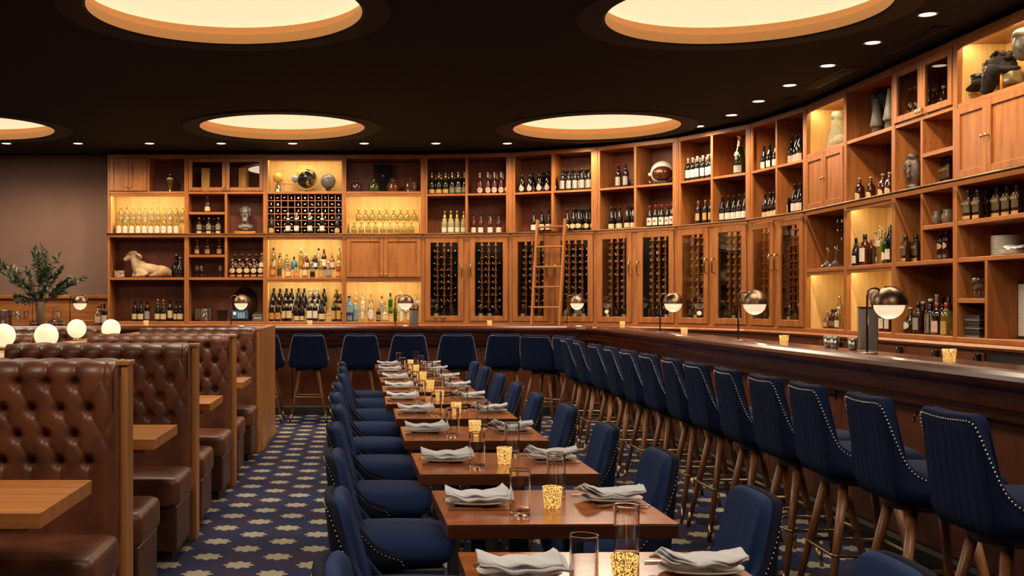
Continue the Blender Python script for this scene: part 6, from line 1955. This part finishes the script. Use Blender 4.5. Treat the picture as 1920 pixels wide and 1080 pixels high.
for px in (369, 378, 413):
    stemware('B', px, 0.14, Z1, 'clear stemmed glass in the cubby under the amber whiskey', 'stemmed glasses under the amber whiskey')
for px in (1828, 1836.5, 1843):
    stemware('R4', px, 0.14, ZR4B, 'clear footed tasting glass in the small cubby over the menus', 'tasting glasses over the menus', 0.95)
stemware('R4', 1832, 0.24, ZR4B, 'clear footed tasting glass at the back of the small cubby over the menus', None, 0.95)
# orrery, globes
t = thing_at('orrery', 'small orrery with yellow sun ball and blue earth on an arm', 'model', 'C', 521, 0.14, Z3)
MB().lathe([(0.045, 0), (0.045, 0.006), (0.033, 0.11), (0.006, 0.115), (0.006, 0.135)], 20).build('stand', M['steel'], t)
MB().sphere((0, 0, 0.205), 0.070, 22, 14).build('sun_ball', SUNY, t)
MB().tube([(0, 0, 0.118), (0.24, -0.05, 0.105), (0.242, -0.05, 0.14)], 0.004, 6).build('arm', M['brass'], t)
MB().sphere((0.242, -0.05, 0.185), 0.048, 20, 12).build('earth_ball', SKYB, t)
t = thing_at('terrestrial_globe', 'black and gold terrestrial globe in a pale meridian ring', 'globe', 'C', 574.5, 0.17, Z3)
MB().sphere((0, 0, 0.205), 0.142, 32, 20).build('globe_ball', GLOBE, t)
MB().lathe([(0.156, -0.006), (0.170, -0.006), (0.170, 0.006), (0.156, 0.006), (0.156, -0.006)], 48, cap=False).xf(Matrix.Translation((0, 0, 0.205)) @ Matrix.Rotation(PI / 2, 4, 'X')).build('meridian_ring', plain('pale_wood', (0.62, 0.40, 0.17), 0.5), t)
MB().lathe([(0.09, 0), (0.09, 0.008), (0.03, 0.018), (0.016, 0.036)], 20).build('base', M['bar'], t)
t = thing_at('slate_globe', 'plain slate blue-grey globe on a small foot', 'globe', 'C', 615.5, 0.15, Z3)
MB().sphere((0, 0, 0.155), 0.105, 28, 18).build('globe_ball', GREYG, t)
MB().lathe([(0.055, 0), (0.055, 0.006), (0.03, 0.02), (0.035, 0.056)], 18).build('base', M['brass'], t)
# decanters and black box
for px, mt, wd in ((668, plain('violet_glass', (0.05, 0.015, 0.018), 0.1), 'dark violet glass'), (701, thin_glass('olive_glass', (0.55, 0.60, 0.18), 1.6, 0.03, 0.35, (0.20, 0.22, 0.04)), 'olive green glass'),
                   (737, thin_glass('amber_dec', (0.85, 0.38, 0.16), 1.6, 0.03, 0.35, (0.42, 0.14, 0.05)), 'amber glass')):
    t = thing_at('pinched_decanter', wd + ' pinched decanter in the dark upper cubby', 'decanter', 'D', px, 0.13, Z3)
    MB().lathe([(0.062, 0), (0.075, 0.008), (0.078, 0.05), (0.078, 0.095), (0.066, 0.125), (0.030, 0.142), (0.024, 0.155), (0.042, 0.195), (0.038, 0.195), (0.02, 0.158)], 24, sq=0.25).build('decanter_glass', mt, t)
t = thing_at('crystal_decanter', 'clear crystal square decanter with stopper in the dark upper cubby', 'decanter', 'D', 770.5, 0.14, Z3)
MB().lathe([(0.080, 0), (0.084, 0.006), (0.084, 0.14), (0.074, 0.155), (0.024, 0.165), (0.018, 0.195), (0.024, 0.198)], 24, sq=0.8).build('decanter_glass', thin_glass('crystal', (0.85, 0.7, 0.55), 2.0, 0.05, 0.2, (0.35, 0.2, 0.1)), t)
MB().lathe([(0.014, 0.198), (0.02, 0.205), (0.022, 0.222), (0.006, 0.24), (0.0001, 0.242)], 14).build('stopper', M['clear'], t)
t = thing_at('presentation_box', 'tall black presentation box with small gold emblem behind decanters', 'box', 'D', 718, 0.29, Z3)
MB().cbox(-0.130, -0.05, 0, 0.130, 0.05, 0.40, 0.004).build('box_body', M['black_gloss'], t)
MB().box(-0.014, -0.0515, 0.235, 0.014, -0.0505, 0.243).box(-0.010, -0.0515, 0.243, -0.004, -0.0505, 0.253).box(0.004, -0.0515, 0.243, 0.010, -0.0505, 0.253).build('emblem', M['ink_gold'], t)
# space helmet and disc in bay G
t = thing_at('space_helmet', 'cream space helmet with dark visor on its neck ring', 'helmet', 'G', 1242, 0.18, Z3C, 0.50)
MB().lathe([(0.10, 0), (0.135, 0.01), (0.14, 0.03), (0.12, 0.045)], 32).build('neck_ring', M['black'], t)
MB().sphere((0, 0.01, 0.155), 0.148, 32, 20, 0.150).build('helmet_shell', WHITE, t)
MB().sphere((0, -0.040, 0.138), 0.130, 28, 18, 0.112).build('visor', VISOR, t)
MB().tube([(0.128 * math.cos(a), -0.092 + 0.052 * abs(math.cos(a)) ** 2, 0.138 + 0.106 * math.sin(a)) for a in [2 * PI * k / 32 for k in range(32)]], 0.008, 8, closed=True).build('visor_rim', M['foil_w'], t)
for sx in (-1, 1):
    MB().sphere((sx * 0.150, -0.01, 0.135), 0.026, 12, 8).build('hinge', WHITE, t)
MB().tube([(-0.14, -0.06, 0.02), (-0.16, -0.05, 0.04), (-0.15, -0.02, 0.06)], 0.010, 6).build('valve', M['steel'], t)
t = thing_at('round_stopper', 'small round black disc standing beside the bottle pair', 'disc', 'G', 1184, 0.16, Z3C)
MB().lathe([(0.0001, -0.014), (0.044, -0.014), (0.049, -0.009), (0.049, 0.009), (0.044, 0.014), (0.0001, 0.014)], 24).xf(Matrix.Translation((0, 0, 0.049)) @ Matrix.Rotation(PI / 2, 4, 'X')).build('disc_body', M['black'], t)
MB().lathe([(0.0001, -0.0155), (0.02, -0.0155), (0.022, -0.0145)], 16, cap=False).xf(Matrix.Translation((0, 0, 0.049)) @ Matrix.Rotation(PI / 2, 4, 'X')).build('boss', GREY, t)
# stone statue in R1
t = thing_at('stone_statue', 'pale carved stone beast statue in the lit top cubby', 'statue', 'R1', 1572, 0.17, Z3, 0.0)
me = blob([((0.03, 0, 0.06), (0.0, 0, 0.27), 0.105, 0.070), ((-0.005, 0, 0.325), (0.075, 0.068, 0.072), (0, 0, 0)), ((-0.03, 0, 0.365), (-0.105, 0, 0.335), 0.036, 0.024), ((-0.03, 0, 0.30), (-0.088, 0, 0.272), 0.032, 0.020), ((-0.035, -0.035, 0.375), (0.018, 0.018, 0.018), (0, 0, 0)),
           ((-0.03, -0.05, 0.14), (-0.075, -0.045, 0.03), 0.036, 0.036), ((-0.03, 0.05, 0.14), (-0.075, 0.045, 0.03), 0.036, 0.036), ((0.09, 0, 0.07), (0.075, 0.09, 0.07), (0, 0, 0)), ((0.02, 0, 0.02), (0.14, 0.10, 0.022), (0, 0, 0)), ((0.01, -0.06, 0.335), (0.022, 0.016, 0.032), (0, 0, 0))], 0.009, 3)
me.materials.append(STONE)
obj('statue_body', me, t)
MB().sphere((-0.072, -0.034, 0.362), 0.008, 8, 6).sphere((-0.072, 0.03, 0.362), 0.008, 8, 6).build('eyes', BRONZE_D, t)
MB().lathe([(0.155, 0), (0.155, 0.012), (0.150, 0.014)], 24, sx=0.9, sy=0.72).build('base', STONE, t)
# stemware decanters hung before the small cube rack in R1
for px in (1550.5, 1566):
    t = thing_at('hook_decanter', 'clear long-necked decanter lying on a stand under the paired doors', 'decanter', 'R1', px, 0.10, Z1, 0, 'long-necked decanters in the side bay')
    MB().lathe([(0.0001, 0.0), (0.060, 0.0), (0.066, 0.012), (0.064, 0.03), (0.03, 0.048), (0.016, 0.075), (0.013, 0.16), (0.026, 0.22), (0.024, 0.22), (0.010, 0.16), (0.012, 0.078), (0.0001, 0.04)], 20).xf(Matrix.Rotation(0.22, 4, 'Y')).build('decanter_glass', M['clear'], t)
    MB().tube([(0.022, 0, 0.10), (0.045, -0.01, 0.16), (0.06, 0, 0.215)], 0.004, 6).build('handle', M['steel'], t)
tag(MB().cbox(-0.022, -0.008, 0, 0.022, 0.0, 0.018, 0.002).build('price_card', M['tagpaper']), 'tiny white card on the shelf edge under the paired doors', 'card').location = spot('R1', 1516, 0.02, Z1)
# horns in R2
for px, d, h, r, mt, wd in ((1644, 0.12, 0.34, 0.058, GREY, 'grey tin speaking horn standing in the upper side cubby'), (1669, 0.07, 0.36, 0.060, GREY, 'taller grey horn beside the stile in the upper side cubby')):
    t = thing_at('speaking_horn', wd, 'horn', 'R2', px, d, Z3)
    MB().lathe([(r * 0.78, 0), (r * 0.8, 0.004), (r * 0.66, 0.08), (r * 0.98, 0.082), (r, 0.09), (r * 0.36, h - 0.02)], 26).build('horn_cone', mt, t)
    MB().lathe([(r * 0.40, h - 0.022), (r * 0.42, h - 0.012), (r * 0.30, h)], 18).build('mouthpiece', mt, t)
t = thing_at('horn_case', 'tall black tapering case behind the grey horn', 'case', 'R2', 1657, 0.25, Z3)
MB().lathe([(0.085, 0), (0.088, 0.006), (0.115, 0.38), (0.108, 0.42), (0.05, 0.435)], 26).build('case_body', M['black'], t)
MB().lathe([(0.117, 0.375), (0.121, 0.38), (0.119, 0.395)], 26, cap=False).build('case_band', M['black_gloss'], t)
# carved mask in R3
t = thing_at('carved_mask', 'dark carved wooden mask figure in the tall side cubby', 'mask', 'R3', 1712, 0.12, Z2, 0.5)
me = blob([((0, 0, 0.16), (0.075, 0.05, 0.15), (0, 0, 0)), ((-0.02, -0.03, 0.20), (0.045, 0.04, 0.07), (0, 0, 0)), ((0, -0.04, 0.12), (0.022, 0.04, 0.03), (0, 0, 0)), ((0.0, 0.0, 0.29), (0.05, 0.05, 0.04), (0, 0, 0)), ((0, 0, 0.03), (0.06, 0.05, 0.032), (0, 0, 0)), ((0, -0.05, 0.19), (0, -0.065, 0.15), 0.012, 0.016)], 0.008, 2)
me.materials.append(plain('mask_wood', (0.085, 0.055, 0.035), 0.45, noise=(30, (0.04, 0.026, 0.018), 0.2)))
obj('mask_body', me, t)
MB().sphere((-0.03, -0.062, 0.215), 0.010, 8, 6).sphere((0.012, -0.062, 0.215), 0.010, 8, 6).build('eyes', M['black'], t)
MB().cbox(-0.07, -0.06, 0, 0.07, 0.06, 0.012).build('base', M['bar'], t)
# mugs
for px in (1757, 1777.5):
    t = thing_at('glazed_mug', 'rounded grey glazed mug on the small shelf under the rail', 'mug', 'R3', px, 0.12, ZR3B, 0, 'glazed mugs under the rail')
    MB().lathe([(0.030, 0), (0.034, 0.004), (0.050, 0.045), (0.048, 0.08), (0.036, 0.105), (0.040, 0.125), (0.036, 0.125), (0.032, 0.105), (0.042, 0.08), (0.0001, 0.02)], 20).build('mug_body', plain('mug_glaze', (0.16, 0.12, 0.08), 0.3), t)
    MB().tube([(-0.036, 0, 0.105), (-0.07, 0, 0.09), (-0.068, 0, 0.05), (-0.046, 0, 0.035)], 0.007, 8).build('handle', plain('mug_glaze2', (0.14, 0.10, 0.07), 0.3), t)
# R4: hats on stands
def stand(t, h, x=0.0):
    MB().tube([(x, 0, 0.006), (x, 0, h)], 0.012, 10).build('stand_post', M['booth_table'], t)
    MB().cbox(x - 0.09, -0.055, 0, x + 0.09, 0.055, 0.012, 0.002).build('stand_base', M['booth_table'], t)
CROSS = plain('silver_cross', (0.62, 0.52, 0.46), 0.3, 0.8)
t = thing_u('peaked_cap', 'black peaked military cap with cross badge on a stand', 'hat', 'R4', 0.175, 0.11, Z3)
t.scale = (0.82, 0.82, 0.95)
stand(t, 0.13)
MB().lathe([(0.092, 0.19), (0.095, 0.192), (0.097, 0.235), (0.108, 0.262), (0.104, 0.268), (0.0001, 0.272)], 28).build('crown', M['black_gloss'], t).location = (0, 0, -0.06)
MB().lathe([(0.096, 0.197), (0.099, 0.199), (0.099, 0.222), (0.096, 0.224)], 28, cap=False).build('band', FELT, t).location = (0, 0, -0.06)
def visor_fn(u, v):
    a = PI + (u * 2 - 1) * 1.25
    r = 0.094 + 0.075 * v * math.cos((u * 2 - 1) * 1.25)
    return (r * math.cos(a), r * math.sin(a), 0.198 - 0.045 * v * math.cos((u * 2 - 1) * 1.2))
MB().grid(visor_fn, 16, 5).build('visor', M['black_gloss'], t).location = (0, 0, -0.06)
MB().box(-0.112, -0.006, 0.205, -0.103, 0.006, 0.262).box(-0.112, -0.02, 0.238, -0.103, 0.02, 0.25).build('badge', plain('red_cross', (0.45, 0.09, 0.05), 0.4), t).location = (0, 0, -0.06)
t = thing_at('plumed_bicorne', 'dark plumed bicorne hat with silver cross on a stand', 'hat', 'R4', 1874, 0.10, Z3, 0.0)
stand(t, 0.18, 0.03)
me = blob([((0.0, 0, 0.30), (0.125, 0.078, 0.055), (0, 0, 0)), ((-0.105, 0, 0.245), (0.045, 0.072, 0.105), (0, 0.62, 0)), ((-0.155, 0, 0.175), (0.030, 0.055, 0.055), (0, 0.75, 0)), ((0.13, 0, 0.275), (0.10, 0.065, 0.022), (0, 0.30, 0))], 0.009, 2)
me.materials.append(FELT)
obj('hat_body', me, t, (0, 0, -0.10))
me = blob([((0.03, 0, 0.335), (0.125, 0.070, 0.062), (0, 0.1, 0)), ((0.12, 0, 0.30), (0.07, 0.055, 0.045), (0, 0.6, 0)), ((-0.05, 0, 0.345), (0.06, 0.06, 0.04), (0, -0.4, 0))] +
          [((0.03 + 0.13 * math.cos(a), R.uniform(-0.065, 0.03), 0.335 + 0.062 * math.sin(a) + R.uniform(-0.012, 0.012)), (0.015, 0.015, 0.015), (0, 0, 0)) for a in [R.uniform(-0.3, 3.3) for _ in range(44)]], 0.006, 1)
me.materials.append(FUR)
obj('plume', me, t, (0, 0, -0.10))
MB().box(-0.085, -0.086, 0.235, -0.075, -0.072, 0.325).box(-0.105, -0.086, 0.285, -0.055, -0.072, 0.297).build('badge', CROSS, t).location = (0, 0, -0.085)
t = thing_at('spiked_helmet', 'grey helmet with brass spike behind the plumed hat', 'hat', 'R4', 1893, 0.27, Z3, 0.0)
stand(t, 0.12)
MB().lathe([(0.13, 0.155), (0.135, 0.16), (0.100, 0.185), (0.098, 0.23), (0.085, 0.275), (0.055, 0.305), (0.018, 0.318)], 28, sy=0.85).build('helmet_shell', plain('steel_helm', (0.30, 0.26, 0.17), 0.4, 0.4), t).location = (0, 0, -0.06)
MB().lathe([(0.022, 0.316), (0.020, 0.33), (0.012, 0.34), (0.018, 0.35), (0.010, 0.38), (0.0001, 0.43)], 12).build('spike', M['brass'], t).location = (0, 0, -0.06)
t = thing_at('helmet_mask', 'dark mask with pale fur crest at the open end of the hat shelf', 'mask', 'R4', 1924, 0.12, Z3, 0.0)
stand(t, 0.22)
me = blob([((0, 0, 0.30), (0.085, 0.09, 0.11), (0, 0, 0)), ((-0.03, 0, 0.25), (0.06, 0.07, 0.06), (0, 0, 0)), ((-0.085, -0.02, 0.30), (0.03, 0.03, 0.03), (0, 0, 0))], 0.010, 2)
me.materials.append(BRONZE_D)
obj('mask_body', me, t)
me = blob([((0, 0, 0.375), (0.092, 0.09, 0.05), (0, 0, 0)), ((-0.06, 0, 0.35), (0.045, 0.07, 0.045), (0, 0, 0))], 0.010, 2)
me.materials.append(STONE)
obj('crest', me, t)
t = thing_at('paper_card', 'small white card lying before the plumed hat', 'card', 'R4', 1848, 0.05, Z3)
MB().cbox(-0.075, -0.02, 0, 0.075, 0.02, 0.012, 0.002).build('card_block', M['lab_w'], t)
# R4: plates, menus, mill, frame
pl_me = MB().lathe([(0.0001, 0.0), (0.065, 0.0), (0.068, 0.003), (0.105, 0.010), (0.106, 0.0125), (0.066, 0.006), (0.0001, 0.004)], 32).mesh('stacked_plate', M['china_w'])
x, y = at('R4', 1888, 0.20)
for k in range(13):
    tag(obj('stacked_plate', pl_me, None, (x, y, Z1 + 0.0118 * k)), 'white side plate in the tall stack under the square whiskey', 'plate', 'plates in the tall stack')
x, y = at('R4', 1905, 0.10)
for k in range(3):
    tag(obj('stacked_plate', pl_me, None, (x, y, Z1 + 0.0118 * k)), 'white side plate in the short stack beside the tall plate stack', 'plate', 'plates in the short stack')
t = tag(obj('folded_napkin', nap_me[1], None, spot('R4', 1912, 0.10, Z1 + 0.030), SEC['R4'].ang), 'white cloth lying on the short plate stack', 'napkin')
for k in range(8):
    me_t = thing_u('menu_folder', 'black menu folder in the stack beneath the tasting glasses', 'menu', 'R4', 0.185 + 0.008 * (k % 2), 0.145, Z0 + 0.021 * k, 'black menus under the tasting glasses')
    MB().cbox(-0.105, -0.13, 0, 0.105, 0.13, 0.004, 0.001).cbox(-0.105, -0.13, 0.016, 0.105, 0.13, 0.020, 0.001).build('cover', M['black'], me_t)
    MB().box(-0.100, -0.125, 0.004, 0.100, 0.125, 0.016).build('pages', M['lab_r'] if k % 3 == 0 else M['black_gloss'], me_t)
t = thing_at('pepper_mill', 'slim brass cylinder standing on the low side shelf', 'mill', 'R4', 1879, 0.14, Z0)
MB().lathe([(0.016, 0), (0.017, 0.002), (0.017, 0.075)], 14).build('body', M['brass'], t)
MB().lathe([(0.017, 0.075), (0.0155, 0.078), (0.0155, 0.098), (0.010, 0.102)], 14).build('cap', M['bronze'], t)
t = thing_at('framed_certificate', 'black framed white certificate on the low side shelf', 'picture', 'R4', 1925, 0.22, Z0)
MB().cbox(-0.12, 0, 0, 0.12, 0.02, 0.42, 0.004).build('frame', M['black'], t)
MB().box(-0.102, -0.001, 0.02, 0.102, 0.0, 0.40).build('paper', M['lab_w'], t)
t = thing('undercounter_machine', 'black open niche with a steel machine beside the fridge doors', 'appliance', (RX - 0.035, 7.78, 0))
MB().cbox(-0.010, -0.24, 0.20, 0.0, 0.24, 1.05, 0.003).build('niche_front', M['black'], t)
MB().cbox(-0.05, -0.22, 0.80, -0.010, 0.10, 0.97, 0.006).build('machine_body', M['steel'], t)
MB().cbox(-0.058, -0.15, 0.86, -0.05, 0.02, 0.90, 0.003).build('machine_slot', M['black_gloss'], t)

# ------------------------------------------------------------------ on the bar: taps, cups, plant and side pieces
def tap_tower(x, y, rz, h, lab, handles):
    t = thing('tap_tower', lab, 'beer tap', (x, y, 0.90), rz)
    MB().cbox(-0.058, -0.035, 0, 0.058, 0.035, h, 0.006).build('column', M['steel'], t)
    MB().cbox(-0.060, -0.037, h, 0.060, 0.037, h + 0.008, 0.002).build('column_cap', M['black_gloss'], t)
    for k in handles:
        a = MB().tube([(k, 0.0, h + 0.004), (k, 0.0, h + 0.05)], 0.008, 8).build('tap_lever', M['black'], t)
        MB().lathe([(0.010, h + 0.04), (0.024, h + 0.06), (0.028, h + 0.085), (0.022, h + 0.112), (0.0001, h + 0.12)], 14, (k, 0, 0), sy=0.5).build('tap_handle', M['lab_p'], a)
    MB().tube([(0, 0.03, h - 0.06), (0, 0.08, h - 0.07), (0, 0.085, h - 0.12)], 0.010, 8).build('spout', M['chrome'], t)
    return t
tap_tower(3.26, 3.26 * F_PX / (1627 - PX0), -0.25, 0.48, 'steel draught tap tower on the side bar beside the large dome lamp', [0.03])
tap_tower((776 - PX0) * 14.12 / F_PX, 14.12, 0, 0.42, 'steel draught tap tower with pink handles on the back bar', [-0.045, 0.0, 0.05])
cup_me = [MB().lathe([(0.0001, 0), (0.022, 0), (0.024, 0.003), (0.030, 0.075), (0.028, 0.075), (0.021, 0.006), (0.0001, 0.005)], 18).mesh('cup_body', M['steel']), MB().lathe([(0.0302, 0.070), (0.0318, 0.073), (0.0302, 0.077)], 18, cap=False).mesh('cup_rim', M['chrome'])]
for px in (1553, 1565, 1599):
    x = 3.02
    t = thing('steel_cup', 'small steel jigger cup on the side bar beside the tap tower', 'cup', (x, x * F_PX / (px - PX0), 1.12), 0, 'steel cups beside the tap tower')
    obj('cup_body', cup_me[0], t)
    obj('cup_rim', cup_me[1], t)
coupe = [MB().lathe([(0.0001, 0), (0.03, 0), (0.006, 0.005), (0.004, 0.06)], 14).mesh('foot_and_stem', M['clear']), MB().lathe([(0.004, 0.06), (0.045, 0.10), (0.043, 0.10), (0.0001, 0.064)], 18).mesh('bowl', M['clear'])]
for px in (817, 830):
    t = thing('martini_glass', 'small clear martini glass on the back bar below the champagne bay', 'glass', ((px - PX0) * 13.86 / F_PX, 13.86, 1.12), 0, 'martini glasses on the back bar')
    obj('foot_and_stem', coupe[0], t)
    obj('bowl', coupe[1], t)

YP = 13.82
def bx(px, y=YP):
    return (px - PX0) * y / F_PX
# vase of leafy branches
t = thing('leafy_arrangement', 'tall arrangement of leafy olive branches in a stone vase', 'plant', (bx(76), YP, 1.12), 0)
MB().lathe([(0.045, 0), (0.05, 0.004), (0.056, 0.15), (0.066, 0.30), (0.062, 0.30), (0.050, 0.15), (0.0001, 0.02)], 24).build('vase', VASE, t)
RB = random.Random(11)
def branch(tip, n_leaf, mat):
    base = Vector((RB.uniform(-0.02, 0.02), RB.uniform(-0.02, 0.02), 0.22))
    tip = Vector(tip)
    mid = base.lerp(tip, 0.5) + Vector((0, RB.uniform(-0.05, 0.05), 0.10 * (1 - abs(tip.z - 0.6))))
    P = []
    for k in range(9):
        q = k / 8
        P.append(base * (1 - q) ** 2 + mid * 2 * q * (1 - q) + tip * q * q)
    o = MB().tube(P, [0.005 - 0.0005 * k for k in range(9)], 5).build('branch', BARK, t)
    mb = MB()
    for k in range(n_leaf):
        q = RB.uniform(0.32, 1.0) ** 0.8
        i = min(7, int(q * 8))
        p = P[i].lerp(P[i + 1], q * 8 - i)
        d = (P[i + 1] - P[i]).normalized()
        side = Vector((RB.uniform(-1, 1), RB.uniform(-1, 1), RB.uniform(-0.6, 0.9))).normalized()
        a = (d * 0.8 + side).normalized()
        b = a.cross(Vector((RB.uniform(-1, 1), RB.uniform(-1, 1), RB.uniform(-1, 1)))).normalized()
        L, W = RB.uniform(0.05, 0.10), RB.uniform(0.008, 0.016)
        c = a.cross(b) * 0.006
        mb.add([p, p + a * L * 0.35 + b * W + c, p + a * L, p + a * L * 0.35 - b * W + c, p + a * L * 0.45], [(0, 1, 4), (1, 2, 4), (2, 3, 4), (3, 0, 4)], True)
    stuff(mb.build('leaves', mat, o))
TIPS = [(-0.55, 0.02, 0.80), (-0.50, -0.05, 0.70), (-0.40, 0.05, 0.74), (-0.32, 0.0, 0.60), (-0.10, 0.05, 0.96), (-0.02, -0.05, 0.90), (0.02, 0.03, 0.98), (0.08, 0.0, 0.90), (0.20, 0.06, 0.86), (0.28, -0.05, 0.72), (0.36, 0.05, 0.60),
        (0.44, 0.0, 0.54), (0.54, 0.03, 0.60), (0.34, -0.12, 0.42), (0.12, -0.15, 0.50), (-0.15, -0.12, 0.48), (-0.30, -0.05, 0.36), (-0.24, -0.1, 0.30), (-0.28, 0.1, 0.52), (0.0, 0.1, 0.66), (-0.2, 0.05, 0.72), (0.15, -0.1, 0.62),
        (0.05, -0.16, 0.40), (-0.10, -0.14, 0.40), (0.22, 0.1, 0.45), (-0.05, 0.0, 0.78), (0.10, 0.05, 0.76)]
for k, tip in enumerate(TIPS):
    branch(tip, 64, LEAF2 if k % 3 == 2 else LEAF)
t = thing('ice_bucket', 'steel ice bucket beside the leafy arrangement', 'bucket', (bx(8), YP, 1.12))
MB().lathe([(0.0001, 0), (0.085, 0), (0.09, 0.005), (0.105, 0.19), (0.110, 0.195), (0.102, 0.195), (0.084, 0.01)], 28).build('bucket_body', M['steel'], t)
MB().tube([(0.108, 0, 0.16), (0.135, 0, 0.15), (0.13, 0, 0.12), (0.104, 0, 0.13)], 0.007, 6).build('handle', M['chrome'], t)
for k, px in enumerate((33, 42, 49)):
    t = thing('wine_glass', 'clear stemmed glass between the ice bucket and the vase', 'glass', (bx(px, 13.74 + 0.06 * k), 13.74 + 0.06 * k, 1.12), 0, 'glasses beside the ice bucket')
    obj('foot_and_stem', wine_glass_me[0], t)
    obj('bowl', wine_glass_me[1], t)
t = thing('glass_canister', 'clear lidded glass canister between the vase and the dome lamp', 'jar', (bx(105), YP + 0.03, 1.12))
MB().lathe([(0.0001, 0.001), (0.05, 0.001), (0.055, 0.01), (0.055, 0.16), (0.045, 0.19), (0.042, 0.19), (0.05, 0.16), (0.05, 0.012), (0.0001, 0.01)], 20).build('jar_body', M['clear'], t)
MB().lathe([(0.046, 0.19), (0.05, 0.195), (0.03, 0.225), (0.008, 0.23), (0.016, 0.25), (0.0001, 0.262)], 18).build('jar_lid', M['clear'], t)
for px, wd in ((62, 'beside the vase'), (96, 'before the glass canister'), (114, 'before the dome lamp stem')):
    t = thing('condiment_bowl', 'small steel-topped bowl of garnish ' + wd, 'bowl', (bx(px, 13.70), 13.70, 1.12), 0, 'garnish bowls on the back bar')
    MB().lathe([(0.0001, 0), (0.035, 0), (0.055, 0.045), (0.052, 0.045), (0.033, 0.006), (0.0001, 0.005)], 20).build('bowl_body', M['leg'], t)
    mb = MB()
    for k in range(7):
        a = 2 * PI * k / 6
        mb.sphere((0.028 * math.cos(a) * (k < 6), 0.028 * math.sin(a) * (k < 6), 0.048 + (0.014 if k == 6 else 0)), 0.016, 8, 6)
    mb.build('garnish', M['black_gloss'], t)
t = thing('wooden_tray', 'low pale wooden tray on the back bar under the dome lamp', 'tray', (bx(157), YP + 0.03, 1.12))
MB().cbox(-0.13, -0.09, 0, 0.13, 0.09, 0.012).cbox(-0.13, -0.09, 0.012, 0.13, -0.08, 0.07, 0.003).cbox(-0.13, 0.08, 0.012, 0.13, 0.09, 0.07, 0.003).build('tray_body', M['booth_table'], t)
MB().cbox(-0.13, -0.08, 0.012, -0.12, 0.08, 0.07, 0.003).cbox(0.12, -0.08, 0.012, 0.13, 0.08, 0.07, 0.003).build('tray_end', M['booth_table'], t)
for px, y, st, wd, sc in ((184, 13.78, ('cylinder', 'amber_liq', ('cork', 'foil_k'), [(0.04, 0.12, 60, 'lab_w')]), 'clear amber', 1.0), (190, 13.9, ('bordeaux', 'wine', ('foil_red', 0.06), [(0.04, 0.14, 60, 'lab_c')]), 'red-capped dark', 0.95), (196, 13.78, ('bordeaux', 'wine', ('foil_k', 0.06), [(0.04, 0.14, 60, 'lab_w')]), 'white-labelled dark', 0.95)):
    put_bottle('bar_bottle', st, (bx(px, y), y, 1.12), 0, '%s bottle on the back bar beside the first shelving bay' % wd, None, sc)
